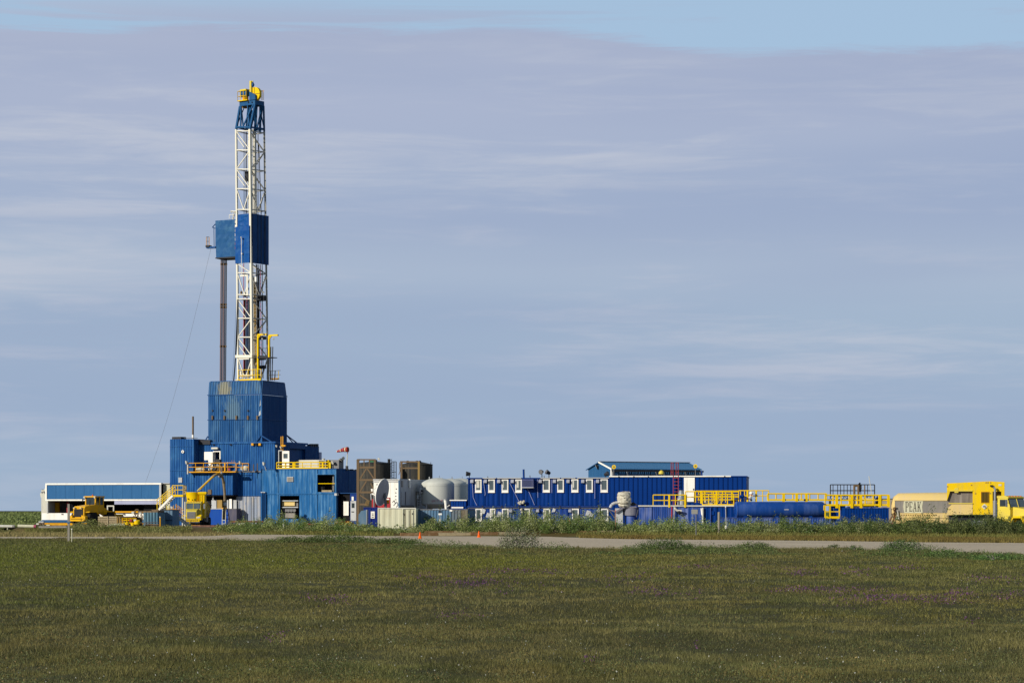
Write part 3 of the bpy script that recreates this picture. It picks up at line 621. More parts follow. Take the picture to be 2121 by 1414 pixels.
def rig():
    # --- foremost right module
    f = RG.sub(541, 0); t = thing('rig_module', 'light blue two storey rig module with the large square opening high at its right', 'module', f)
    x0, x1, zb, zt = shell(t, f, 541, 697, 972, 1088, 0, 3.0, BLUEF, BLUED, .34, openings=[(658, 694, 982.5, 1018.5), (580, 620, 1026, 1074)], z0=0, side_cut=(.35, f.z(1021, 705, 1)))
    zm = f.z(1022, 620); MB().box(x0, x1, -.09, -.05, zm-.06, zm+.06).obj('belt_rail', BLUEF, t)
    for X in (541.5, 576, 657, 696): MB().box(f.x(X)-.05, f.x(X)+.05, -.08, -.046, 0, zt).obj('wall_post', BLUEF, t)
    # square grey hatch
    a = f.p(595, 987); b = f.p(608, 997); h = blk(t, 'hatch', a[0], b[0], -.12, -.05, b[2], a[2], GREYW); MB().box(a[0]+.08, b[0]-.08, -.15, -.12, b[2]+.06, a[2]-.06).obj('hatch_panel', GREY, h)
    a = f.p(658, 982.5); b = f.p(694, 1018.5)
    fr_ = MB().box(a[0]-.1, b[0]+.1, -.1, -.047, a[2], a[2]+.1).box(a[0]-.1, b[0]+.1, -.1, -.047, b[2]-.1, b[2]).box(a[0]-.1, a[0], -.1, -.047, b[2], a[2]).box(b[0], b[0]+.1, -.1, -.047, b[2], a[2]).obj('opening_frame', BLUEF, t)
    zr = f.z(1001, 676); bar(t, 'guard_bar', (a[0], .05, zr), (b[0], .05, zr), .045, YEL); bar(t, 'stanchion', (f.x(687), .4, b[2]), (f.x(687), .4, a[2]), .05, GREYW)
    q0 = f.p(667, 1014.5, .3); q1 = f.p(688, 1018.5, .3); blk(t, 'timber_block', q0[0], q1[0], .2, .9, q1[2], q0[2], WOOD); blk(t, 'inner_cabinet', f.x(664, 1), f.x(670, 1), .8, 1.4, f.z(1018.5, 667), f.z(1007, 667), GREY)
    # machinery in the lower opening
    for X0, X1, Y0, Y1, yy, mt in ((581, 619, 1035.5, 1037.5, .3, GALV), (581, 612, 1037.5, 1047, .5, CREAM2), (611, 619, 1039, 1048, .7, GREY), (581, 619, 1049, 1051, .3, GREYW), (583, 605, 1052, 1062, .9, DSTEEL), (581, 613, 1062, 1072, .6, GREY)):
        blk(t, 'machine_block', f.x(X0, yy)+.03, f.x(X1, yy)-.1, yy, yy+.6, f.z(Y1, (X0+X1)/2, yy), f.z(Y0, (X0+X1)/2, yy), mt)
    for i in range(5): c = f.p(586+6*i, 1056, .7); MB().lathe([(.22, -.1), (.22, .1)], c, 12, 'y').obj('flange', STEEL, t)
    for X in (544.5, 548.5, 551.5): bar(t, 'drain_pipe', (f.x(X), -.14, 0.1), (f.x(X), -.14, f.z(1020, X)), .075, BLUED, 8)
    for X in (544.5, 549.5): blk(t, 'pipe_cap', f.x(X)-.12, f.x(X)+.12, -.3, -.1, f.z(1020, X), f.z(1018, X), GALV)
    blk(t, 'red_skid', f.x(640), f.x(658), -1.0, -.2, .02, .22, RED)
    # --- module behind it at the right, only its shaded side in view
    g = RG.sub(697, 3.15); t = thing('rig_module', 'dark blue rear rig module in shade, behind the windsock pole', 'module', g)
    gx = x1-g.x(697)*0; gx = (x1 - RG.sub(541, 0).x(697, 3.15))
    y3 = g.y(740, gx); z3 = g.z(975.5, 728, 1.5); zl = g.z(1021, 728, 1.5)
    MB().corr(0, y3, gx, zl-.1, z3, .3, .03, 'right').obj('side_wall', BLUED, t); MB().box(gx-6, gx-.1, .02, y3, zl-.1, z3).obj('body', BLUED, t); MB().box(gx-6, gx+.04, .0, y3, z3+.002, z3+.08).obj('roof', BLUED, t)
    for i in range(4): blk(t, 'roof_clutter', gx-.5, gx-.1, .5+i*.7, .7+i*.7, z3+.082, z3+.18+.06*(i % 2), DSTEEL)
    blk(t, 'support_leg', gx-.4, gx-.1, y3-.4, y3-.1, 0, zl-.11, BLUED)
    g = f.sub(703, .4); t = thing('door_cabin', 'small blue cabin with a white door and a grey door, beside the brown scaffold', 'cabin', g)
    xr = g.x(740, 0); zc = g.z(1021.5, 725)
    MB().box(g.x(724.5), xr, .08, 1.6, 0, zc).obj('body', CAMPB, t); MB().box(0, g.x(724.5)-.01, .35, .45, 0, zc).obj('doorway', DARK, t); MB().box(-.02, xr+.03, .0, 1.6, zc+.003, zc+.08).obj('roof', BLUED, t)  # dark sheet: open doorway, plus the overhang's shade put into its colour
    a = g.p(711.5, 1038, .1); b = g.p(722, 1067, .1); blk(t, 'door', a[0], b[0], .1, .17, max(b[2], .1), a[2], WHITE)
    a = g.p(726, 1037, .0); b = g.p(737.5, 1078, .0); d = blk(t, 'door', a[0], b[0], .01, .075, max(.05, b[2]), a[2], GREYW, 'grey door with a small dark window')
    a = g.p(728.5, 1041.5, 0); b = g.p(734, 1051, 0); blk(d, 'window', a[0], b[0], -.03, .005, b[2], a[2], GLASS); c = g.p(728, 1060, 0); blk(d, 'handle', c[0], c[0]+.3, -.06, .005, c[2], c[2]+.08, DSTEEL)
    a = g.p(729, 1028, .1); b = g.p(733, 1036, .1); blk(t, 'notice', a[0], b[0], .02, .075, b[2], a[2], WHITE)
    blk(t, 'canopy_bracket', g.x(699), g.x(704), -.8, -.3, g.z(1026, 701), g.z(1021, 701), GREYW)
    g = g.sub(705.5, -1.0); t = thing('straw_bundle', 'heap of yellow brown rods on the ground under the white cabin door', 'bundle', g)
    m = MB(); c = g.p(712, 1074, -1)
    for i in range(14): m.box(c[0]-1.0+.14*i, c[0]-.92+.14*i, -1.3+.1*(i % 3), -.3, .05, .25+.12*((i*7) % 3))
    m.obj('rods', YELO, t)
    # --- set back grey and blue section between modules
    h = RG.sub(490, .5); t = thing('rig_module', 'rig module with mud splashed grey lower panels, right of the hanging truck hose', 'module', h)
    xa, xb = 0, h.x(541, .0)-.02+.0; zt3 = h.z(977, 515, 0); zm = h.z(1027, 515, 0)
    MB().corr(0, xb, 0, zm, zt3, .34, .045).obj('front_wall', BLUE, t)
    DIRT = paint('mud splashed steel', C(150, 160, 178), C(196, 186, 172), .9, .7, rust=.5, rustcol=C(60, 96, 150))
    MB().corr(0, xb, -.02, 0, zm-.04, .42, .06).obj('lower_panel', DIRT, t)
    MB().box(0, xb, .07, 2.9, 0, zt3).obj('body', BLUED, t); MB().box(-.05, xb, -.1, 2.9, zt3+.002, zt3+.1).obj('roof', STEEL, t)
    bar(t, 'door_seam', (h.x(522), -.1, .1), (h.x(522), -.1, zm-.1), .03, STEEL); bar(t, 'door_bar', (h.x(526), -.11, .1), (h.x(526), -.11, zm-.1), .025, STEEL)
    blk(t, 'sack', h.x(507), h.x(518), -1.4, -.7, .02, .25, WHITE)
    # --- middle left: block over the dark bay with the blue tanks
    k = RG.sub(402, -.7); t = thing('rig_module', 'blue rig module over an open dark bay, behind the yellow truck and its hose', 'module', k)
    xb = k.x(482.5, 0); zt4 = k.z(977.5, 445, 0); zb4 = k.z(1024.5, 445, 0)
    MB().corr(0.02, xb, 0, zb4, zt4, .34, .045).obj('front_wall', BLUE, t)
    MB().box(.02, xb-.06, .07, 1.15, zb4, zt4).obj('body', BLUED, t); MB().corr(.05, 1.2, xb, zb4, zt4, .3, .045, 'right').obj('side_wall', BLUED, t)
    for X in (434.5, 447, 466, 410): MB().box(k.x(X)-.035, k.x(X)+.035, -.075, -.046, zb4, zt4).obj('wall_post', BLUE, t)
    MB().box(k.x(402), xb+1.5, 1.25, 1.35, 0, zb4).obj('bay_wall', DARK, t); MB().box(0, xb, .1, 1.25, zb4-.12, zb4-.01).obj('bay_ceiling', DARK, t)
    for X0, X1, Y0, Y1, mt, yy in ((438, 448, 1035, 1053, GREYW, .9), (448.5, 460, 1035, 1053, OCHRE, 1.0), (463, 466, 1035, 1053, RUST, .8), (470, 473, 1035, 1053, GREYW, .8), (475, 480, 1033, 1054, WHITE, .7), (440, 442, 1024, 1034, GREYW, .6), (482, 490, 1035, 1056, GREYW, .9)):
        a = k.p(X0, Y0, yy); b = k.p(X1, Y1, yy); blk(t, 'bay_panel', a[0], b[0], yy, yy+.1, b[2], a[2], mt)
    c = k.p(433, 1018, 0); blk(t, 'vent', c[0]-.1, c[0]+.35, -.12, -.05, c[2]-.3, c[2]+.25, RUST); a = k.p(395, 1000, 0)
    a = k.p(444, 1020, 0)
    # blue tank boxes in the bay
    v = RG.sub(434, -.9); tt = thing('mud_tank', 'low bright blue steel tank in the rig bay with a ladder on it', 'tank', v)
    a = v.p(434, 1054); b = v.p(472, 1076); blk(tt, 'body', a[0], b[0], 0, 1.0, .05, a[2], paint('bright blue steel', C(0, 70, 165), C(20, 80, 160), .6, .5, rust=.2)); blk(tt, 'rim', a[0]-.03, b[0]+.03, -.05, 1.03, a[2]+.002, a[2]+.08, GREYW)
    v = RG.sub(472.5, -.9); tt = thing('mud_tank', 'dull grey purple steel tank standing right of the ladder under the rig', 'tank', v)
    a = v.p(472.5, 1054); b = v.p(490, 1075); blk(tt, 'body', a[0], b[0], 0, 1.0, .05, a[2], paint('dull purple steel', C(84, 84, 104), C(110, 104, 112), .7, .7)); blk(tt, 'rim', a[0]-.03, b[0]+.03, -.05, 1.03, a[2]+.002, a[2]+.08, STEEL)
    v = RG.sub(464, -1.1); tt = thing('step_ladder', 'short pale ladder with a yellow top leaning on the blue tank under the rig', 'ladder', v)
    p0 = v.p(463.5, 1074, -.5); p1 = v.p(463.5, 1053, -.1); ladder(tt, (p0[0], -.5, 0), (p1[0], 0, p1[2]), .42, CREAM, 5, .04); blk(tt, 'top_step', p1[0]-.3, p1[0]+.3, -.1, .15, p1[2], p1[2]+.12, YELO)
    # --- tall left module
    j = RG.sub(352, -.72); t = thing('rig_module', 'tall blue module at the far left end of the rig with a small porthole', 'module', j)
    xb = j.x(402, 0); zt5 = j.z(909, 377, 0)
    MB().corr(0, xb, 0, 0, zt5, .32, .045).obj('front_wall', BLUE, t); MB().box(0, xb-.06, .07, 5, 0, zt5).obj('body', BLUED, t)
    zu = j.z(977, 402, 0); MB().corr(.05, 5, xb, zu, zt5, .3, .045, 'right').obj('side_wall', BLUED, t)
    for Y in (924, 974, 1000): MB().box(0, xb, -.08, -.047, j.z(Y, 377)-.03, j.z(Y, 377)+.03).obj('belt_rail', BLUE, t)
    c = j.p(379.5, 935); o = MB().lathe([(.17, -.14), (.17, -.05)], (c[0], 0, c[2]), 18, 'y').obj('porthole', WHITE, t, True); MB().lathe([(.07, -.17), (.07, -.14)], (c[0], 0, c[2]), 12, 'y').obj('pane', BLACK, o)
    a = j.p(370.5, 988.5); b = j.p(378, 999); blk(t, 'notice', a[0], b[0], -.12, -.047, b[2], a[2], GREYW)
    a = j.p(353.5, 906); b = j.p(372, 910); blk(t, 'roof_fan', a[0], b[0], .3, 1.5, zt5+.01, a[2]+.1, DSTEEL)
    bar(t, 'roof_rail', (a[0], .8, a[2]-.02), (j.x(402), .8, a[2]-.05), .03, STEEL)
    c = j.p(399.7, 909, 1); s_ = MB().tube((c[0], 1, zt5), (c[0], 1, j.z(900, 400, 1)), .13, 12).obj('exhaust_stack', WHITE, t, True); MB().tube((c[0], 1, j.z(900, 400, 1)), (c[0], 1, j.z(862, 400, 1)), .11, 12).obj('stack_pipe', RUST, s_, True)
    MB().box(xb+.05, xb+1.5, 1.0, 4, zt5-.6, zt5-.1).obj('duct', DSTEEL, t)
    # --- upper block behind the balcony
    u = RG.sub(410, .5); t = thing('rig_module', 'long upper rig block with the open white door above the balcony', 'module', u)
    xb = u.x(570, 0); zt6 = u.z(918.5, 490, 0); zb6 = u.z(976, 490, 0)
    Xd0, Xd1 = 443.5, 455.5
    m = MB(); x1_, x2_ = u.x(Xd0), u.x(Xd1); zd1, zd0 = u.z(935.5, 449), u.z(975, 449)
    m.corr(0, x1_, 0, zb6, zt6, .3, .045).corr(x2_, xb, 0, zb6, zt6, .3, .045).corr(x1_, x2_, 0, zd1, zt6, .3, .045); m.obj('front_wall', BLUE, t)
    MB().box(0, x1_-.1, .07, 8, zb6, zt6).box(x2_+.1, xb-.3, .07, 8, zb6, zt6).box(x1_-.1, x2_+.1, 1.2, 8, zb6, zt6).obj('body', BLUED, t)
    MB().box(0-.02, xb+.1, -.12, 8, zt6+.003, zt6+.2).obj('roof_beam', BLUE, t)
    MB().box(x1_-.08, x1_, -.1, .3, zd0, zd1).box(x2_, x2_+.12, -.1, .3, zd0, zd1).box(x1_-.08, x2_+.12, -.1, .3, zd1, zd1+.1).obj('door_frame', WHITE, t)
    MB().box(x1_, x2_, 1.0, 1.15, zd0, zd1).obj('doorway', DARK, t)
    a = u.p(425.5, 935.5, -.25); o = MB().prism([(u.x(425.5), u.z(952.5, 430)), (u.x(434), u.z(952.5, 430)), (u.x(434), zd0), (u.x(443), zd0), (u.x(443), u.z(935.5, 430)), (u.x(425.5), u.z(935.5, 430))], -.28, -.2, 'y').obj('door', WHITE, t, label='white steel door swung wide open')
    c = u.p(447.5, 927, -.1); blk(t, 'lamp_housing', u.x(441), u.x(454), -.4, -.1, u.z(930, 447), u.z(926, 447), OFFW)
    for X in (444, 479): blk(t, 'vent', u.x(X)-.12, u.x(X)+.12, -.16, -.121, u.z(922, X), u.z(919.5, X), BLACK)
    for X in (525, 533, 540): blk(t, 'hazard_block', u.x(X)-.14, u.x(X)+.14, -.3, -.121, u.z(922.5, X), u.z(917.5, X), YELO if X != 533 else BLACK)
    # right flank of the upper block, shaded, stepping back
    yr = u.y(632, xb); y2 = u.y(600, xb)
    MB().corr(.1, y2, xb, zb6, zt6, .3, .045, 'right').obj('side_wall', BLUED, t)
    MB().corr(y2, yr, xb-.9, zb6, zt6-.5, .3, .045, 'right').obj('recessed_wall', BLUED, t); MB().box(xb-.9, xb+.05, y2, yr, zt6-.5, zt6).obj('lintel', BLUED, t)
    ye = u.y(660, xb); MB().corr(yr, ye, xb+.02, zb6, u.z(923, 650, 8), .3, .045, 'right').obj('side_wall', BLUED, t); MB().box(xb-2, xb-.1, yr, ye, zb6, u.z(923, 650, 8)).obj('rear_body', BLUED, t)
    for i in range(4): c = u.q(644+4.5*i, 921.5, xb); blk(t, 'roof_clutter', c[0]-.4, c[0]+.05, c[1]-.2, c[1]+.2, c[2]-.3, c[2]+.1+.05*(i % 2), DSTEEL)
    a = u.q(659, 936, xb); blk(t, 'cabinet', xb-1, xb+.0, ye+.2, ye+.8, zb6, u.z(935, 662, 9), LILAC)
    # --- white door on the platform at the right side
    w = RG.sub(577, .3); t = thing('control_cabin', 'narrow dark cabin with an open white door standing on the light blue module', 'cabin', w)
    zb7 = w.z(970.5, 585); zt7 = w.z(933.5, 585)
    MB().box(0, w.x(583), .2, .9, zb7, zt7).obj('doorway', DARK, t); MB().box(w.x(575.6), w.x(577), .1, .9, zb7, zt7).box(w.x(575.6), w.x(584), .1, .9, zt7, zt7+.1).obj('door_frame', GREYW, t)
    d = MB().box(w.x(584), w.x(598.5), .05, .12, zb7, zt7).obj('door', WHITE, t); a = w.p(587, 939); b = w.p(595, 948.5); blk(d, 'window', a[0], b[0], .0, .045, b[2], a[2], SKYGLASS)
    for X, Y0 in ((582.3, 903.5), (586, 903)): bar(t, 'lift_post', w.p(X, 934, .2), w.p(X, Y0, .2), .04, YELO, square=True)
    blk(t, 'lift_bracket', w.x(582), w.x(590), .1, .3, w.z(924, 586), w.z(921, 586), YELO); floodlight(t, w.p(573, 923, -.1), OFFW, s=.6); floodlight(t, w.p(582, 925.5, -.1), OFFW, s=.6)
    # --- railing and gear on the roof of the light blue module
    rz = f.z(970.5, 640, .2)
    t = thing('roof_railing', 'yellow guard rail along the roof edge of the light blue rig module', 'railing', f.sub(573, .25, rz))
    ff = f.sub(573, .25, rz); L_ = ff.x(680); hgt = ff.z(957, 640)
    rail(t, [(0, 0, 0), (L_, 0, 0)], YEL, hgt, 1.0, .045, toe=True); 
    for X in (607, 610, 668, 683): bar(t, 'post', (ff.x(X), .1, 0), (ff.x(X), .1, hgt), .08, YEL, square=True)
    tk = f.sub(612, 1.5, rz); t = thing('roof_tank', 'cream coloured long tank lying on the roof behind the yellow rail', 'tank', tk)
    Lk = tk.x(661); hk = tk.z(952, 640); MB().prism([(0, .12), (Lk, .12), (Lk, hk), (.35, hk), (0, hk*.75)], 0, 1.2, 'y').obj('body', OFFW, t); MB().tube((-.3, .6, hk*.7), (.3, .6, hk*.95), .22, 10).obj('nozzle', DSTEEL, t, True); MB().box(.3, Lk-.2, .2, .9, 0, .119).obj('skid', RED, t)
    gk = f.sub(662, 1.0, rz); t = thing('roof_machine', 'brown and yellow pump frame on the module roof beside the cream tank', 'machine', gk)
    MB().box(0, .75, 0, .8, 0, .9).obj('engine_block', RUST, t); bar(t, 'frame_arch', (-.05, -.1, 0), (-.05, -.1, .95), .05, OFFW); bar(t, 'frame_arch', (.8, -.1, 0), (.8, -.1, .9), .05, OFFW); bar(t, 'frame_arch', (-.05, -.1, .95), (.8, -.1, .9), .05, OFFW); MB().lathe([(.12, 0), (.2, .25), (0, .3)], (.35, .3, .9), 10).obj('filter', OFFW, t)
    bk = f.sub(675, 1.8, rz); t = thing('roof_box', 'dark grey steel box at the right end of the module roof with a yellow hose', 'box', bk)
    MB().box(0, bk.x(697, -.6), 0, 1.2, -.05, bk.z(952, 686)).obj('body', STEEL, t); floodlight(t, (bk.x(692), -.3, bk.z(957, 692)), WHITE, s=.9, pole=(bk.x(692), 0, bk.z(957, 692))); bar(t, 'hose', (.6, -.2, 0), (.4, -.2, 1.0), .12, YEL)
    # --- balcony on the left
    b_ = RG.sub(388, -1.45); zd = b_.z(975.5, 430); b_ = RG.sub(388, -1.45, zd)
    t = thing('balcony', 'yellow railed balcony across the front of the rig, cluttered with gear', 'balcony', b_)
    Lb = b_.x(488); L2 = b_.x(541, 0); hb = b_.z(958.5, 430)
    MB().box(0, Lb, 0, .7, -.14, -.02).obj('deck', YELO, t); MB().box(Lb, L2, 1.8, 2.3, -.1, -.02).obj('deck', STEEL, t, label='grey deck extension')
    rail(t, [(0.05, 0, 0), (Lb, 0, 0)], YELO, hb, 1.05, .038); rail(t, [(b_.x(490, 1.8), 1.8, 0), (b_.x(515, 1.8), 1.8, 0)], YELO, hb*.95, 1.0, .038)
    bar(t, 'post', (b_.x(466.5), -.05, 0), (b_.x(466.5), -.05, hb), .07, YELO, square=True); bar(t, 'corner_post', (.08, -.05, -.3), (.08, -.05, hb*.95), .06, OFFW, square=True)
    for X, Y0 in ((526, 961), (534, 959)): bar(t, 'steel_pin', (b_.x(X, 1), .9, 0), (b_.x(X, 1), .9, b_.z(Y0, X, 1)), .05, RUST)
    for X, Y, in ((387, 957), (498, 957.5), (547, 959.5)): floodlight(t, b_.p(X, Y, -.1), OFFW, (-.6, -.7, -.2), (b_.x(X, -.1)+.1, .2, 0), .85)
    # gear on the balcony
    def gear(X, Y, name, label, cat, build):
        g_ = RG.sub(X, -.6 if X < 480 else .75, zd-.0); g_.z0 = b_.z0; tt = thing(name, label, cat, g_); build(tt, g_)
    gear(405, 0, 'sack', 'white filled sack lying at the left end of the balcony', 'sack', lambda tt, g_: MB().lathe([(.05, -.62), (.2, -.5), (.24, 0), (.2, .5), (.05, .62)], (.65, 0, .2), 12, 'x').obj('body', CANVAS, tt, True))
    def coils(tt, g_):
        for i, (dx, r_) in enumerate(((0, .42), (.5, .5), (1.0, .46))):
            m = MB(); pts = [(dx+math.cos(a)*r_, .1*math.sin(3*a), .5+math.sin(a)*r_*.95) for a in np.linspace(0, 2*PI, 20)]; m.path(pts, .05, 6).obj('coil', BLACK, tt, True)
    gear(426, 0, 'hose_coils', 'black hose coils leaning on the balcony rail below the open door', 'hose', coils)
    def bags(tt, g_):
        for (x, y, z, r_) in ((0, 0, .32, .34), (.35, .2, .75, .34), (.05, .3, .8, .3), (.8, .1, .9, .36), (.5, -.1, .35, .4)): MB().lathe([(.02, -r_), (r_*.75, -r_*.7), (r_, 0), (r_*.8, r_*.65), (.02, r_*.9)], (x, y, z), 12).obj('bag', CANVAS, tt, True)
    gear(503, 0, 'wrapped_machine', 'lumpy white wrapped bundle right of the balcony', 'bundle', bags)
    def drum(tt, g_):
        for i in range(4): MB().lathe([(.24, 0), (.24, .2)], (0, 0, .22*i), 14).obj('drum_ring', (BLACK, OFFW)[i % 2], tt, True)
        bar(tt, 'hanger', (-.3, -.2, 0), (-.3, -.2, 1.2), .05, YELO); bar(tt, 'hanger', (.3, -.2, 0), (.3, -.2, 1.2), .05, YELO); bar(tt, 'hanger', (-.3, -.2, 1.2), (.3, -.2, 1.2), .06, YELO)
    gear(486, 0, 'hose_reel', 'black and white banded reel hanging from a yellow frame at the balcony end', 'reel', drum)
    def pump(tt, g_):
        MB().box(0, .9, 0, .5, .1, .5).obj('base', RUST, tt); MB().lathe([(.22, -.3), (.22, .3)], (.4, .2, .65), 12, 'x').obj('motor', GREY, tt, True); MB().path([(.9, .2, .4), (1.2, .1, .8), (1.5, .2, 1.0)], .06).obj('pipe', GREYW, tt, True)
        MB().lathe([(.14, 0), (.14, .35)], (1.7, .2, 0), 10).obj('can', PINK, tt, True); MB().box(.2, .85, -.5, -.1, .9, 1.35).obj('side_panel', DSTEEL, tt)
    gear(446, 0, 'pump', 'brown pump with a grey motor on the balcony right of the doorway', 'pump', pump)
rig()
def tower():
    g = RG.sub(431, .7, 0); zb = g.z(917, 487, 0); g = RG.sub(431, .7, zb)
    t = thing('tower_enclosure', 'tall weathered blue steel enclosure around the drill floor, under the mast', 'tower', g)
    x1 = g.x(542.5); z1 = g.z(817, 500); z2 = g.z(789, 500); zs = g.z(868, 500); dep = g.y(594, x1)
    ins = .22
    TB = paint('tower blue steel', C(18, 80, 138), C(84, 130, 170), .7, .5, rust=.35, rustcol=C(110, 120, 124), scale=.8); TBD = BLUED
    STN = paint('tower blue with ochre stain', C(36, 92, 146), C(96, 128, 152), .7, .6, rust=.2, rustcol=C(150, 140, 108), patch=((2.1, .1, z1+.6), 1.5, C(150, 146, 120)))
    TB2 = paint('tower blue with splash marks', C(16, 80, 140), C(92, 138, 176), .75, .5, rust=.25, rustcol=C(150, 150, 140), patch=((3.2, 0, zs+.9), 1.8, C(96, 128, 152)))
    k = 5; w = x1/k
    for i in range(k):                                     # cladding sheets of the front, two courses
        MB().corr(i*w+.015, (i+1)*w-.015, 0, .12, zs-.08, .3, .05).obj('cladding_sheet', TB, t)
        MB().corr(i*w+.015, (i+1)*w-.015, 0, zs-.03, z1-.06, .3, .05).obj('cladding_sheet', TB2, t)
        b = Vector((i*w+.015, 0, 0)); n = 4; pr = []
        m = MB()
        nn = max(1, int(w/.3))
        for q in range(nn):                                # sloping top course, ribs as thin bars on a plate
            xx = i*w+.02+(w-.04)*(q+.5)/nn; m.frust([(xx-.06, -.05, z1), (xx+.06, -.05, z1), (xx+.06, 0, z1), (xx-.06, 0, z1)], [(xx-.06, ins-.05, z2), (xx+.06, ins-.05, z2), (xx+.06, ins, z2), (xx-.06, ins, z2)])
        m.frust([(i*w+.02, 0, z1), ((i+1)*w-.02, 0, z1), ((i+1)*w-.02, .06, z1), (i*w+.02, .06, z1)], [(i*w+.02, ins, z2), ((i+1)*w-.02, ins, z2), ((i+1)*w-.02, ins+.06, z2), (i*w+.02, ins+.06, z2)])
        m.obj('cladding_sheet', STN, t)
    ks = 3; ws = dep/ks
    for i in range(ks):
        MB().corr(i*ws+.06, (i+1)*ws-.015, x1, .12, zs-.08, .3, .05, 'right').obj('cladding_sheet', TBD, t); MB().corr(i*ws+.06, (i+1)*ws-.015, x1, zs-.03, z1-.06, .3, .05, 'right').obj('cladding_sheet', TBD, t)
        a, b = i*ws+.03, (i+1)*ws-.015
        MB().frust([(x1-.06, a, z1), (x1, a, z1), (x1, b, z1), (x1-.06, b, z1)], [(x1-ins-.06, a, z2), (x1-ins, a, z2), (x1-ins, b, z2), (x1-ins-.06, b, z2)]).obj('cladding_sheet', TBD, t)
    MB().box(.0, .06, .07, dep, .1, z1).box(.0, x1-.1, dep, dep+.06, .1, z1).obj('rear_cladding', TBD, t)
    MB().frust([(0, .07, z1), (.06, .07, z1), (.06, dep, z1), (0, dep, z1)], [(ins, .07+ins, z2), (ins+.06, .07+ins, z2), (ins+.06, dep-ins, z2), (ins, dep-ins, z2)]).obj('rear_cladding', TBD, t)
    for z, hh in ((z1-.04, .10), (zs-.06, .08), (.0, .12)):
        MB().box(-.06, x1+.07, -.1, -.055, z, z+hh).box(x1+.055, x1+.1, -.05, dep, z, z+hh).obj('girt', DSTEEL if z < .1 else BLUED, t)
    MB().box(-.01, x1+.04, -.03, dep, -.0, .1).obj('base_beam', BLUED, t)
    MB().box(ins-.02, x1-ins+.04, ins-.05, ins, z2, z2+.07).box(x1-ins, x1-ins+.05, ins, dep-ins, z2, z2+.07).obj('coping', BLUE, t)
    MB().box(x1-.05, x1+.05, -.07, .04, .1, z1).obj('corner_post', BLUE, t)
    for X in (441, 466, 490.5, 514.5, 534): blk(t, 'hinge', g.x(X)-.09, g.x(X)+.09, -.2, -.06, g.z(869, X), g.z(860.5, X), RUST)
    for X in (441, 466, 514.5): blk(t, 'hinge', g.x(X)-.07, g.x(X)+.07, -.15, -.06, g.z(852, X), g.z(848.5, X), DSTEEL)
    PW = paint('peeled bare patch', C(190, 196, 200), C(90, 130, 170), .8, .5, scale=2)
    for (X0, X1, Y0, Y1) in ((538, 540.5, 826, 842), (536, 541, 849, 862)):
        a = g.p(X0, Y0); b = g.p(X1, Y1); MB().prism([(a[0], b[2]), (b[0], b[2]+.2), (b[0]-.03, a[2]), (a[0]+.1, a[2]-.2)], -.075, -.055, 'y').obj('torn_patch', PW, t)
    for p, q in (((x1, -.1, .8), (x1+1.7, -.3, -.1)), ((x1-.1, -.1, .8), (x1-.75, -.2, -.0)), ((.0, -.05, .8), (-.6, -.2, -.2)), ((x1, dep, 1.0), (x1+1.6, dep, -.1)), ((x1, dep, 1.0), (x1+.8, dep+.4, -.1))): bar(t, 'stay', p, q, .06, BLUED, square=True)
    return g, x1, z2, dep
TG, TX1, TZ2, TDEP = tower()
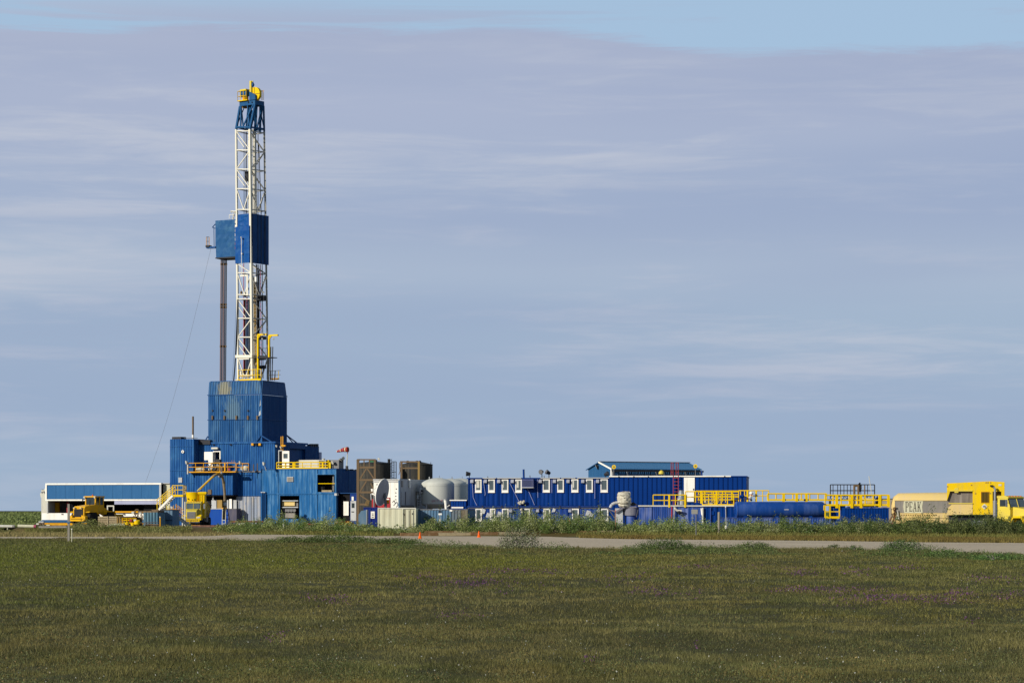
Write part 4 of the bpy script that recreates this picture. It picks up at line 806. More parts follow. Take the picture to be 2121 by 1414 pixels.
def mast():
    a35 = 35
    base = Fr(493, 275.5, a35, TG.z0+TZ2+.02)
    t = thing('drill_mast', 'tall white lattice drilling mast with a blue crown and yellow crown wheel', 'derrick', base)
    f = base
    YB, YT = 786.0, 268.0
    def legx(i, Y):
        k = (YB-Y)/(YB-YT); return ((493.5, 489.2), (522.5, 517.5), (555, 547.3))[i][0]*(1-k)+((493.5, 489.2), (522.5, 517.5), (555, 547.3))[i][1]*k
    def P(i, Y):                                           # 0 front left, 1 front right, 2 rear right, 3 rear left
        if i == 0: return Vector(f.p(legx(0, Y), Y, 0))
        if i == 1: return Vector(f.p(legx(1, Y), Y, 0))
        z = (P(0, Y)[2]+P(1, Y)[2])/2; xr = P(1, Y)[0]; yy = f.y(legx(2, Y), xr)
        return Vector((xr if i == 2 else P(0, Y)[0], yy, z))
    WM = paint('mast white paint', C(240, 236, 222, .8), C(214, 200, 160), .5, .45); WS = paint('mast shaded weathered paint', C(206, 202, 190), C(150, 144, 130), .7, .5)  # second tone puts the shade of rear and right faces into the paint
    BM = paint('crown blue paint', C(28, 84, 134), C(60, 110, 150), .5, .5)
    for i, r_ in ((0, .10), (1, .13), (2, .10), (3, .10)):
        z0 = P(i, YB); z1 = P(i, YT); o = bar(t, 'leg', (z0[0], z0[1], 0), z1, r_, WM if i < 2 else WS, square=True)
    lv = [268, 271.5, 311, 350.5, 391, 434, 470, 508, 546, 565, 610, 619, 659, 698, 738, 786]
    hz = [271.5, 311, 350.5, 391, 434, 565, 610, 619, 659, 698]
    for Y in hz:
        for a, b in ((0, 1), (1, 2), (3, 2), (0, 3)): bar(t, 'brace', P(a, Y), P(b, Y), .055 if a == 0 and b == 1 else .05, WM if (a, b) == (0, 1) else WS, square=True)
    zz = [(271.5, 311, 0), (311, 350.5, 1), (350.5, 391, 0), (391, 434, 2), (546, 565, 0), (565, 610, 2), (619, 659, 0), (659, 698, 1), (698, 738, 0), (741, 784, 2)]
    for Y0, Y1, k in zz:
        for a, b in ((0, 1), (1, 2), (3, 2)):
            mt = WM if (a, b) == (0, 1) else WS; r_ = .045
            if k == 0: bar(t, 'brace', P(a, Y0), P(b, Y1), r_, mt, square=True)
            elif k == 1: bar(t, 'brace', P(b, Y0), P(a, Y1), r_, mt, square=True)
            else:
                m_ = (P(a, Y1)+P(b, Y1))/2; bar(t, 'brace', P(a, Y0), m_, r_, mt, square=True); bar(t, 'brace', P(b, Y0), m_, r_, mt, square=True)
    for (Y0, Y1) in ((278, 300), (358, 380), (629, 648), (708, 727)):   # doubled braces
        A = P(0, Y0); B = P(1, Y0+(Y1-Y0)*2.6); d = (B-A).normalized(); bar(t, 'brace', A+Vector((.25, -.04, -.45)), A+Vector((.25, -.04, -.45))+(P(1, 311)-P(0, 271.5)).normalized()*1.55, .04, WM, square=True)
    # thick lower ring
    for a, b in ((0, 1), (1, 2), (3, 2), (0, 3)): bar(t, 'ring_beam', P(a, 738)+Vector((-.25 if a == 0 and b == 1 else 0, -.1, 0)), P(b, 738)+Vector((.2 if (a, b) == (0, 1) else 0, -.1, 0)), .16, WM if (a, b) == (0, 1) else WS, square=True)
    blk(t, 'gusset', P(0, 745)[0]+.2, P(1, 745)[0]-.35, -.15, -.05, P(0, 745)[2], P(0, 741)[2], WM)
    for X0, X1, Y0, Y1 in ((497, 500, 768, 782), (520, 524, 768, 784), (500, 519, 776, 780)):
        A = f.p(X0, Y0, -.2); B = f.p(X1, Y1, -.2); blk(t, 'shoe_plate', A[0], B[0], -.25, -.12, B[2], A[2], WM)
    # access frame between 565 and 610
    A = f.p(511, 569, -.1); B = f.p(514, 612, -.1); blk(t, 'hanger_plate', A[0], B[0], -.16, -.1, B[2], A[2], WM); A = f.p(498, 569.5, -.1); B = f.p(511, 572, -.1); blk(t, 'hanger_plate', A[0], B[0]-.01, -.16, -.1, B[2], A[2], WM)
    # guides, hoses, lines inside the lattice
    def line(X, Y0, Y1, y, r_, mt, nm, X2=None): bar(t, nm, f.p(X, Y1, y), f.p(X if X2 is None else X2, Y0, y), r_, mt, 8)
    line(506.5, 622, 782, 1.2, .15, RAILO, 'kelly_pipe'); line(511.7, 616, 782, 1.3, .11, BLUED, 'standpipe')
    line(504.8, 546, 782, 1.0, .045, PINK, 'red_hose'); line(511.5, 572, 640, .9, .035, PINK, 'red_hose')
    line(516, 620, 782, 1.5, .10, DSTEEL, 'cable_tray'); line(519.5, 620, 782, 1.6, .06, OFFW, 'cable_tray')
    line(531, 585, 786, .9, .16, OCHRE, 'guide_beam', 528); line(534, 548, 786, 1.6, .09, DSTEEL, 'guide_beam', 532); line(529, 268, 444, 1.6, .2, WM, 'guide_beam', 527)
    line(524, 272, 444, 1.2, .05, WS, 'service_pipe'); line(534.5, 268, 444, 1.6, .04, DSTEEL, 'drill_line'); line(541, 300, 444, 2, .05, DSTEEL, 'service_pipe', 536)
    for X in (505, 506.8, 509): line(X, 270, 444, 1.0, .018, DSTEEL, 'drill_line')
    for X in (511, 514.5): line(X, 268, 444, 1.4, .045, DSTEEL if X < 512 else WM, 'drill_line')
    for X in (538, 541.5, 545): line(X, 548, 784, 1.8, .045, DSTEEL if X != 541.5 else PINK, 'service_pipe', X-2)
    line(536, 560, 700, 1.8, .10, DSTEEL, 'service_pipe')
    c = f.p(512.5, 365, 1.0); blk(t, 'block_sheave', c[0]-.25, c[0]+.25, .8, 1.3, c[2]-.55, c[2]+.55, DSTEEL)
    c = f.p(529, 579, .4); blk(t, 'lamp_box', c[0]-.15, c[0]+.2, .3, .6, c[2]-.25, c[2]+.3, WHITE)
    for Y in (616, 620, 700, 742, 760): c = f.p(541, Y, 1.5); blk(t, 'junction_box', c[0]-.5, c[0]+.5, 1.4, 1.8, c[2]-.18, c[2]+.18, DSTEEL)
    for (X, Y, r_) in ((508, 610, .3), (500, 606, .2), (513, 598, .2)): c = f.p(X, Y, .8); MB().lathe([(.05, -r_), (r_*.6, -r_*.6), (r_*.7, r_*.3), (.05, r_)], c, 10).obj('valve', DSTEEL if X != 500 else RUST, t, True)
    # caged ladder on the right face
    A = f.p(524.5, 786, -.02); B = f.p(522, 274, -.02); A = (A[0]-.5, A[1], A[2]); B = (B[0]-.5, B[1], B[2]); l = MB().tube((A[0], .5, A[2]), (B[0], .5, B[2]), .03, 5).tube((A[0]+.3, .8, A[2]), (B[0]+.3, .8, B[2]), .03, 5).obj('mast_ladder', WS, t)
    for i in range(70):
        k = (i+.5)/70; p = Vector((A[0], .5, A[2])).lerp(Vector((B[0], .5, B[2])), k); bar(l, 'rung', p, p+Vector((.3, .3, 0)), .02, WS, 4)
    for (X, Y) in ((523, 655), (524, 661), (546, 605), (546, 654), (544, 690)): floodlight(t, f.p(X, Y, .1), OFFW, s=.55)
    # wind walls
    A0, A1, B0, B1 = P(0, 444), P(1, 444), P(0, 545), P(1, 545)
    ins = Vector((.0, -.16, 0)); 
    m = MB(); k0, k1 = .12, .02
    zt, zb = (A0[2]+A1[2])/2+.02, (B0[2]+B1[2])/2; zc = f.z(470, 505)
    xl = (A0[0]+B0[0])/2; xr = (A1[0]+B1[0])/2
    TP = BLUET
    def crumple(x0, x1, y, z0, z1, n=5, side=False, seed=1, d=.05):
        m = MB(); nz = 8; rr = random.Random(seed); g_ = [[rr.uniform(-d, d)*(0 if i in (0, n) else 1) for i in range(n+1)] for j in range(nz+1)]
        v = []
        for j in range(nz+1):
            for i in range(n+1):
                u = x0+(x1-x0)*i/n; z = z0+(z1-z0)*j/nz; v.append((u, y+g_[j][i], z) if not side else (y+g_[j][i], u, z))
        fs = [(j*(n+1)+i, j*(n+1)+i+1, (j+1)*(n+1)+i+1, (j+1)*(n+1)+i) for j in range(nz) for i in range(n)]
        k = len(v); off = .12
        v2 = [(x, yy+off, z) if not side else (x-off, yy, z) for x, yy, z in v]
        m.add(v+v2, fs+[tuple(q+k for q in g) for g in fs]+[(i, i+1, i+1+k, i+k) for i in range(n)]+[(nz*(n+1)+i, nz*(n+1)+i+1, nz*(n+1)+i+1+k, nz*(n+1)+i+k) for i in range(n)]); return m
    crumple(xl+.14, xr-.16, -.06, zc, zt, 4, seed=3).obj('wind_wall', TP, t); crumple(xl-.05, xr+.0, -.26, zb, zc+.05, 5, seed=5, d=.04).obj('wind_wall', TP, t)
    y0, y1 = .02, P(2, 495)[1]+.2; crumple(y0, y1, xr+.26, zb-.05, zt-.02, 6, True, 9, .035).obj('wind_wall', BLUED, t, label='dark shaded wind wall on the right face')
    for k in (.3, .5, .72): yy = y0+(y1-y0)*k; bar(t, 'wall_batten', (xr+.33, yy, zb), (xr+.33, yy, zt), .03, DSTEEL)
    A = f.p(500, 492, -.5); B = f.p(500.5, 570, -.5); bar(t, 'lamp_pole', B, A, .035, WHITE); floodlight(t, A, WHITE, s=.5); blk(t, 'clamp', A[0]-.05, A[0]+.08, -.5, -.3, f.z(528, 500), f.z(525, 500), WHITE)
    # crown
    zc0 = P(0, 268)[2]; zp = f.z(217.5, 520); zq = f.z(208, 520)
    cx = (P(0, 268)[0]+P(1, 268)[0])/2; cy = P(2, 268)[1]/2
    base4 = [P(i, 268) for i in range(4)]; px0, px1 = f.x(498.5, .1), f.x(529, 0)-.05; py0, py1 = 0.0, f.y(546, px1)
    top4 = [Vector((px0, py0, zp)), Vector((px1, py0, zp)), Vector((px1, py1, zp)), Vector((px0, py1, zp))]
    for i in range(4):
        bar(t, 'crown_leg', base4[i], top4[i], .11, BM, square=True); j = (i+1) % 4
        bar(t, 'crown_ring', base4[i]+Vector((0, 0, .25)), base4[j]+Vector((0, 0, .25)), .09, BM, square=True)
        m_ = (base4[i]+base4[j])/2+Vector((0, 0, .3)); tm = (top4[i]+top4[j])/2
        bar(t, 'crown_brace', m_.lerp(base4[i], .35), top4[i]+(top4[j]-top4[i])*.08, .07, BM, square=True); bar(t, 'crown_brace', m_, top4[j]+(top4[i]-top4[j])*.12, .07, BM, square=True); bar(t, 'crown_brace', base4[j]+Vector((0, 0, .2)), tm, .05, BM, square=True)
    for (fx, fy) in ((.55, .3), (.75, .6), (.9, .8)):
        bar(t, 'crown_post', (base4[0][0]+(base4[1][0]-base4[0][0])*fx, base4[2][1]*fy, zc0-.3), (px0+(px1-px0)*fx, py1*fy, zp), .13, BM, square=True)
    MB().box(px0-.05, px1+.05, py0-.05, py1+.05, zp, zq).obj('crown_beam', BM, t)
    for X in (515.5, 523): c = f.p(X, 212.5, 0); MB().lathe([(.09, -.09), (.09, -.06)], (c[0], 0, c[2]), 10, 'y').obj('pin', BLACK, t)
    MB().box(px0-.15, px0+1.3, py0-.3, py0+1.2, zq, zq+.1).obj('crown_deck', YEL, t)
    for X in (505, 509, 513): c = f.p(X, 220, .8); MB().lathe([(.3, -.06), (.3, .06)], c, 12, 'x').obj('lower_sheave', YELO, t, True)
    hg = f.z(189, 505)-zq
    rp = [Vector((px0+1.15, py0-.28, zq)), Vector((px0-.12, py0-.28, zq)), Vector((px0-.12, py0+1.1, zq))]
    for a, b in zip(rp[:-1], rp[1:]):
        for k in (0, .33, .66, 1): p = a.lerp(b, k); bar(t, 'rail_post', p, p+Vector((0, 0, hg)), .03, YEL)
        bar(t, 'rail_bar', a+Vector((0, 0, hg)), b+Vector((0, 0, hg)), .035, YEL); bar(t, 'rail_bar', a+Vector((0, 0, hg*.5)), b+Vector((0, 0, hg*.5)), .03, YEL)
    for X in (541.5, 543.5, 546): p = Vector(f.p(X, 208, .8)); bar(t, 'rail_post', p, p+Vector((0, 0, hg)), .025, YELO)
    p = Vector(f.p(541.5, 189, .8)); q = Vector(f.p(546, 189, .8)); bar(t, 'rail_bar', p, q, .03, YELO)
    # crown wheels: big yellow cover facing the camera side, smaller drum left
    c = Vector(f.p(531, 196, .5)); r_ = .80
    d = Vector((math.sin(R(35))*-.35, -1, 0)).normalized()
    o = MB().tube(c, c+Vector((.0, -.35, 0)), r_, 36).obj('crown_wheel', YEL, t, True); MB().box(c[0]-r_, c[0]+r_, c[1]-.39, c[1]-.351, c[2]-.02, c[2]+.02).box(c[0]-.02, c[0]+.02, c[1]-.39, c[1]-.351, c[2]+.021, c[2]+r_*.95).obj('cover_seam', RUST, o)
    MB().prism([(f.x(518)-.0, f.z(190, 520)), (f.x(530), f.z(198, 520)), (f.x(531), zq), (f.x(518), zq)], -.15, .1, 'y').obj('wheel_bracket', BM, t)
    c2 = f.p(511, 194, .3); MB().tube((c2[0]-.5, .1, c2[2]-.05), (c2[0]+.45, .1, c2[2]-.05), .36, 16).obj('drum_guard', BM, t, True); MB().box(c2[0]-.5, c2[0]+.4, -.3, .5, c2[2]+.28, c2[2]+.42).obj('drum_cover', YELP, t); blk(t, 'winch_motor', c2[0]-.3, c2[0]+.1, -.1, .5, zq+.1, c2[2]-.3, YELO)
    c3 = f.p(520, 187, .1); bar(t, 'gin_pole', (c3[0], .1, zq), f.p(520, 168, .1), .13, YELP, square=True); q = Vector(f.p(524, 169, .1)); bar(t, 'gin_arm', f.p(520, 168.5, .1), q, .05, YELP, square=True)
    q = Vector(f.p(524, 176, .1)); MB().lathe([(.01, -.3), (.14, -.12), (.17, 0), (.1, .2), (.02, .3)], q, 10).obj('hoist_hook', BLUED, t, True)
    # foot: yellow toe boards and rails round the mast base
    fx0, fx1 = f.x(489.5, -.4), f.x(541, -.4); z0 = 0.02
    MB().box(fx0, fx1, -.5, -.4, z0, z0+.22).obj('toe_board', YEL, t); MB().box(fx0-.05, fx0+.5, -.62, -.51, z0-.02, z0+.14).obj('curb', OFFW, t)
    hf = f.z(765.5, 515, -.4)-z0
    for X in (494, 503, 514, 523.5, 529, 534, 541): bar(t, 'rail_post', (f.x(X, -.4), -.42, z0+.2), (f.x(X, -.4), -.42, hf+z0), .035, YEL)
    for k in (1, .5): bar(t, 'rail_bar', (f.x(494, -.4), -.42, z0+hf*k), (fx1, -.42, z0+hf*k), .035, YEL)
    gx = [f.p(X, 786, 2.0) for X in (553, 561, 570, 577)]
    for p in gx: bar(t, 'rail_post', p, (p[0], p[1], p[2]+.98), .035, YEL if p is gx[-1] or p is gx[-2] else STEEL)
    for k in (.98, .5): bar(t, 'rail_bar', (gx[0][0], 2, gx[0][2]+k), (gx[-1][0]+.3, 2, gx[0][2]+k), .028, STEEL)
    blk(t, 'curb', gx[1][0], gx[-1][0], 1.9, 2.1, gx[0][2]-.05, gx[0][2]+.13, YELO)
    for X, Y0 in ((561, 718), (565, 718), (570, 768), (558, 737)): bar(t, 'vent_pipe', f.p(X-1.5, 788, 1.6), f.p(X, Y0, 1.6), .06, DSTEEL)
    # davits
    for X, X2, Y0 in ((534.5, 552.5, 693), (557.5, 576, 694.5)):
        yy = .4; p0 = f.p(X, 740 if X > 550 else 786, yy); p1 = f.p(X, Y0, yy); p2 = f.p(X2, Y0-.5, yy); bar(t, 'davit_post', p0, p1, .09, YEL, square=True); bar(t, 'davit_arm', p1, p2, .09, YEL, square=True); bar(t, 'davit_knee', f.p(X, Y0+8, yy), f.p(X+5, Y0, yy), .06, YEL, square=True)
        floodlight(t, f.p((X+X2)/2, 701.5, yy), WHITE, s=.5)
    ring = [f.p(535, 740, .4), f.p(557, 741, .4)]; bar(t, 'platform_beam', ring[0], ring[1], .12, DSTEEL, square=True)
    MB().box(f.x(535, .4), f.x(560, .4), .4, 1.6, f.z(741, 547, .4), f.z(739.5, 547, .4)).obj('side_platform', STEEL, t)
    for X in (537, 543, 549, 555): bar(t, 'rail_post', f.p(X, 740, .5), f.p(X, 721, .5), .025, STEEL)
    bar(t, 'rail_bar', f.p(536, 721, .5), f.p(556, 721, .5), .03, STEEL); bar(t, 'rail_bar', f.p(536, 730, .5), f.p(556, 730, .5), .025, STEEL)
    # mud hose down the left leg
    pts = [f.p(*q) for q in ((484, 788, 0), (486.5, 760, -.2), (488.5, 725, -.2), (490, 690, -.2), (491.5, 655, -.1), (492.5, 620, -.1))]; MB().path(pts, .07, 8).obj('mud_hose', BLACK, t, True)
    pts = [f.p(*q) for q in ((557, 786, 2), (555.5, 700, 2), (554, 640, 2), (551, 540, 2), (549.5, 448, 2), (547.5, 268, 2))]; MB().path(pts, .022, 4).obj('tension_cable', DSTEEL, t)
    pts = [f.p(*q) for q in ((481, 786, 0), (484, 740, 0), (488, 660, 0), (490, 600, 0))]; MB().path(pts, .012, 4).obj('light_cable', DSTEEL, t)
    # racking board cabin
    g = Fr(446, 279, 22, f.z0); ox = Vector((g.O[0]-f.O[0], g.O[1]-f.O[1]))
    t2 = bpy.data.objects.new('racking_cabin', None); COL.objects.link(t2); t2.location = (g.O[0], g.O[1], g.z0); t2.rotation_euler = (0, 0, -g.a)
    tag(t2, 'blue canvas covered racking cabin hanging on the left side of the mast', 'cabin')
    xa, xb = g.x(447.5), g.x(487.5); za, zb_ = g.z(532.5, 468), g.z(456, 468); x0 = g.x(446)
    m = MB(); v = []; n = 6; nz = 8; rr = random.Random(4)
    for j in range(nz+1):
        for i in range(n+1):
            k = j/nz; xx0 = xa+(x0-xa)*k; v.append((xx0+(xb-xx0-.0)*i/n, rr.uniform(-.03, .03)*(0 if i in (0, n) else 1), za+(zb_-za)*k+.04*i/n))
    fs = [(j*(n+1)+i, j*(n+1)+i+1, (j+1)*(n+1)+i+1, (j+1)*(n+1)+i) for j in range(nz) for i in range(n)]; k = len(v)
    m.add(v+[(x, y+.1, z) for x, y, z in v], fs+[tuple(q+k for q in g_) for g_ in fs]); m.obj('canvas_front', paint('racking canvas', C(32, 88, 142), C(70, 118, 158), .8, .6, streak=False, rust=.15, rustcol=C(90, 96, 100)), t2)
    MB().box(x0+.04, xb-.02, .12, 2.2, za+.02, zb_-.01).obj('body', BLUED, t2); MB().box(x0, xb+.1, -.02, 2.3, za-.12, za-.0).obj('floor_frame', DSTEEL, t2)
    for i in range(7): c = g.p(487.8, 460+i*9, .0); blk(t2, 'edge_lamp', c[0]-.02, c[0]+.14, -.1, .12, c[2]-.15, c[2]+.18, (OFFW, WHITE)[i % 2] if i < 5 else RAILO)
    blk(t2, 'side_strip', g.x(443.5), g.x(446)-.01, .3, 1.2, g.z(511, 445), g.z(475, 445), BLUED)
    bar(t2, 'crane_arm', g.p(446, 464, .2), g.p(440, 471, .2), .06, BLUED); bar(t2, 'crane_arm', g.p(440, 471, .2), g.p(446, 473, .2), .05, BLUED); bar(t2, 'crane_arm', g.p(443, 473, .2), g.p(443.5, 512, .2), .04, BLUED)
    A = g.p(427, 511, -.1); B = g.p(446, 513.5, -.1); blk(t2, 'outrigger', A[0], B[0], -.1, .4, B[2], A[2], BLUE); A = g.p(426.5, 508, -.1); B = g.p(433.5, 512, -.1); blk(t2, 'basket_floor', A[0], B[0], -.2, .5, B[2], A[2], DSTEEL)
    for X in (427.5, 433.3): bar(t2, 'basket_post', g.p(X, 510, -.1), g.p(X, 491, -.1), .035, YELO)
    bar(t2, 'basket_post', g.p(430.5, 510, .3), g.p(430.5, 491, .3), .03, STEEL)
    for Y in (491, 500): bar(t2, 'basket_rail', g.p(427.5, Y, -.1), g.p(433.3, Y, -.1), .03, DSTEEL)
    for (X, Y) in ((480, 438), (485, 446), (483, 452), (487, 440)): floodlight(t2, g.p(X, Y, .2), OFFW, s=.6)
    bar(t2, 'lamp_frame', g.p(475, 453, .1), g.p(475, 445, .1), .035, WHITE); bar(t2, 'lamp_frame', g.p(475, 445, .1), g.p(485, 444.5, .1), .035, WHITE); bar(t2, 'lamp_frame', g.p(478, 437, .1), g.p(489, 437.5, .1), .05, WHITE); bar(t2, 'lamp_frame', g.p(483, 455, .1), g.p(483, 437, .1), .04, WHITE)
    # cable from the outrigger down to the shed roof
    w = Fr(434, 279, 0, 0); cb = bpy.data.objects.new('guy_cable', None); COL.objects.link(cb); p0 = Vector(g.at(g.p(437, 514, 0))); p1 = Vector((Fr(302, 281, 0, 0).O[0], 281, H-(997-HY)/F*281)); cb.location = p1
    tag(cb, 'long thin dark cable slanting from the racking cabin down to the shed roof', 'cable'); m = MB(); pts = []
    for i in range(17): k = i/16; p = p1.lerp(p0, k)-p1; p.z -= 2.1*math.sin(PI*k)*(1-.25*k); pts.append(p)
    m.path(pts, .014, 4).obj('strand', STEEL, cb)
    # stands of pipe below the cabin
    lab = ['leftmost', 'second', 'middle', 'fourth', 'rightmost']
    zb = f.z0
    for i in range(5):
        Xt = 458.2+2.75*i; Xb = 456+2.75*i
        pf = Fr(Xb, 279.8+.15*(i % 2), 0, zb-2); o = thing('drill_pipe', ('dark brown drill pipe racked upright under the cabin, %s of five' % lab[i]), 'pipe', pf, 'drill pipes racked on the left of the mast')
        pb = Vector(pf.p(Xb, 800)); pt = Vector(pf.p(Xt, 530)); bar(o, 'pipe_body', pb, pt, .062, (RUST2, DSTEEL, RUST2, RUST2, DSTEEL)[i] if i not in (1,) else RUST2, 8)
        for k in (.62, .60, .3, .93): p = pb.lerp(pt, k); bar(o, 'tool_joint', p, p+(pt-pb)*.014, .095, RUST, 8)
mast()
# ---------------------------------------------------------------- left yard: shed, loader, crates, stairs, yellow truck
def shed():
    g = Fr(96.5, 290, 16); t = thing('long_shed', 'long low shed with blue upper wall, white trim and dark openings, left of the rig', 'shed', g)
    x1 = g.x(333); zt = g.z(1000.3, 96.5); zf = g.z(1036.5, 200); za = g.z(1062, 110); zb = g.z(1076, 110); zc = g.z(1081.5, 110)
    n = 12; w = x1/n
    for i in range(n): MB().box(i*w+.008, (i+1)*w-.008, -.06, 0, zf+.22, zt-.22).box(i*w+.008, i*w+.03, -.07, -.061, zf+.22, zt-.22).obj('cladding_panel', SHEDB, t)
    MB().box(0, x1, 0.01, .1, zf, zt-.1).obj('upper_wall', SHEDB, t)
    MB().box(-.1, x1+.1, -.14, .3, zt-.2, zt).obj('roof_trim', WHITE, t); MB().box(-.1, x1, -.12, .0, zf, zf+.18).obj('lower_trim', WHITE, t)
    MB().box(-.12, .08, -.13, -.0, zf+.18, zt-.2).obj('end_trim', WHITE, t); MB().box(x1-.15, x1+.1, -.13, 0, zf-.9, zt-.2).obj('end_trim', GREYW, t)
    MB().box(-.05, x1+4, .3, 7, zt-.1, zt).obj('roof', GREYW, t); MB().box(-.05, .02, .1, 7, 0, zt-.1).obj('end_wall', OFFW, t); MB().box(0, x1, 6, 6.1, 0, zt-.1).obj('rear_wall', DARK, t); MB().box(x1+.1, x1+4, .5, 7, 0, zt-.1).obj('annex', CREAM, t); MB().box(.0, x1, .4, 5.9, za-.4, za-.3).obj('floor', DARK, t); MB().box(0, x1, .4, 5.9, zf+.1, zf+.2).obj('ceiling', DARK, t)
    xa = g.x(237.5); MB().box(xa, x1-.16, -.08, 0, g.z(1044, 290), zf-.01).obj('grey_band', LILAC, t)
    xl = g.x(98.5); MB().box(-.1, xl+.1, -.1, .3, za, zf-.01).obj('opening_post', OFFW, t)
    for i in range(5): c = g.p(98.8, 1043+4.5*i, -.1); blk(t, 'hinge', c[0]-.1, c[0]+.06, -.16, -.101, c[2]-.1, c[2]+.08, GREYW)
    MB().box(-.55, g.x(236), -.12, .35, zb, za).obj('lower_wall', WHITE, t); MB().box(g.x(236)+.02, x1, -.05, .35, zb, g.z(1062.5, 290)).obj('lower_wall', WHITE, t); MB().box(g.x(240), x1-1, -.3, -.06, g.z(1061, 290), g.z(1058, 290)).obj('yellow_beam', YELO, t)
    MB().box(-.5, x1, -.2, .3, zc, zb-.01).obj('blue_sill', HANGB, t); MB().box(-.5, x1, -.1, .3, .0, zc-.01).obj('base', YELO, t)
    for (X0, X1, Y0, Y1, yy, mt) in ((114, 122, 1040, 1061, 2, YELO), (138, 142, 1040, 1061, 1.5, RED), (146, 150, 1043, 1060, 2, STEEL), (105, 109, 1055, 1062, 2, CREAM)):
        blk(t, 'stored_gear', g.x(X0, yy), g.x(X1, yy), yy, yy+.3, g.z(Y1, X0, yy), g.z(Y0, X0, yy), mt)
    for X in (128.5, 256): blk(t, 'handle', g.x(X), g.x(X)+.25, -.17, -.121, g.z(1065.5, X), g.z(1063.5, X), DSTEEL)
    f = MB(); a = g.p(222, 1046, -.2); b = g.p(237, 1061, -.2); f.box(a[0], b[0], -.3, -.2, a[2]-.15, a[2]).box(a[0], a[0]+.15, -.3, -.2, b[2], a[2]-.15).box(b[0]-.15, b[0], -.3, -.2, b[2], a[2]-.15).box(a[0], b[0], -.3, -.2, b[2]-.12, b[2]); f.obj('opening_frame', OFFW, t)
    for Y in (1046.5, 1048.5, 1050.5, 1053, 1055): bar(t, 'interior_rail', g.p(298, Y, 1), g.p(336, Y, 1), .02, STEEL)
    # porch at the left end
    p = Fr(85.5, 291, 12); t = thing('porch', 'narrow dirty white porch box attached to the left end of the long shed', 'porch', p)
    x1 = p.x(96, 0); zt = p.z(1014, 90); MB().box(0, x1, 0, 2.4, .4, zt).obj('body', OFFW, t); MB().prism([(x1-.1, zt), (x1-.1, zt+.35), (x1*.55, zt+.1), (x1*.4, zt)], .1, 1.6, 'y').obj('roof_cap', OFFW, t)
    MB().prism([(0, zt-.1), (-.25, zt-.5), (-.15, zt-.9), (0, zt-1.1)], .2, 1.2, 'y').obj('vent_hood', OFFW, t); blk(t, 'roof_pipe', -.1, .2, .3, .6, zt, zt+.06, DSTEEL)
    for (x, z) in ((.1, .3), (.35, .25), (.5, .4)): MB().lathe([(.1, -.04), (.1, 0)], (x, 0, zt-z), 8, 'y').obj('fixture', STEEL, t)
    MB().box(-.1, x1, -.1, 0, .25, .45).obj('blue_sill', HANGB, t)
    # stepped gear and pipe at the far left
    q = Fr(75, 232, 10); t = thing('valve_skid', 'low white and rusty valve skid on the ground by the left end of the shed', 'skid', q)
    for (X0, X1, Y0, Y1, mt) in ((75, 88, 1083, 1086, OFFW), (80, 90, 1079, 1083, GREYW), (84, 103, 1086, 1088, CREAM), (80, 138, 1089, 1093, GREY), (103, 150, 1083, 1087, YELO)):
        a = q.p(X0, Y0); b = q.p(X1, Y1); MB().box(a[0], b[0], 0, .5, max(0, b[2]), a[2]).obj('skid_part', mt, t)
    for X in (84, 90): c = q.p(X, 1084); MB().lathe([(.12, -.1), (.12, .1)], (c[0], -.1, c[2]), 10, 'y').obj('valve', RUST, t)
    for lab, X0, X1, Y, mt, r_ in (('long white pipe lying on the ground at the left edge of the picture', -30, 26, 1089.5, OFFW, .14), ('cream pipe with an open rusty end lying right of the long white pipe', 37, 70, 1089.5, CREAM, .15)):
        q = Fr(X0, 228, 3); t = thing('ground_pipe', lab, 'pipe', q); L = q.x(X1); z = .16
        MB().tube((0, 0, z+.04), (L, 0, z), r_, 14).obj('pipe_body', mt, t, True); MB().tube((L, 0, z), (L+.22, 0, z), r_*1.05, 14).obj('pipe_end', PINK if X0 > 0 else GREY, t, True); MB().tube((L+.221, 0, z), (L+.23, 0, z), r_*.7, 12).obj('pipe_mouth', BLACK, t)
shed()
def wheel(t, c, r, w, ax='x', rim=LYEL, name='wheel', n=24, rimr=.55):
    o = MB().lathe([(r*.72, -w/2), (r*.95, -w*.48), (r, -w*.3), (r, w*.3), (r*.95, w*.48), (r*.72, w/2)], (0, 0, 0), n, ax).obj(name, BLACK, t, True, loc=c)
    m = MB()
    for i in range(n):
        a = 2*PI*i/n; u, v = math.cos(a)*r*1.005, math.sin(a)*r*1.005; s = r*.035
        if ax == 'x': m.box(-w*.42, w*.42, u-s, u+s, v-s, v+s)
        else: m.box(u-s, u+s, -w*.42, w*.42, v-s, v+s)
    m.obj('tread', BLACK, o); MB().lathe([(r*rimr, -w*.42), (r*rimr, w*.42)], (0, 0, 0), n, ax).obj('rim', rim, o, True); MB().lathe([(r*.2, -w*.5), (r*.2, w*.5)], (0, 0, 0), 12, ax).obj('hub', DSTEEL, o, True)
    return o
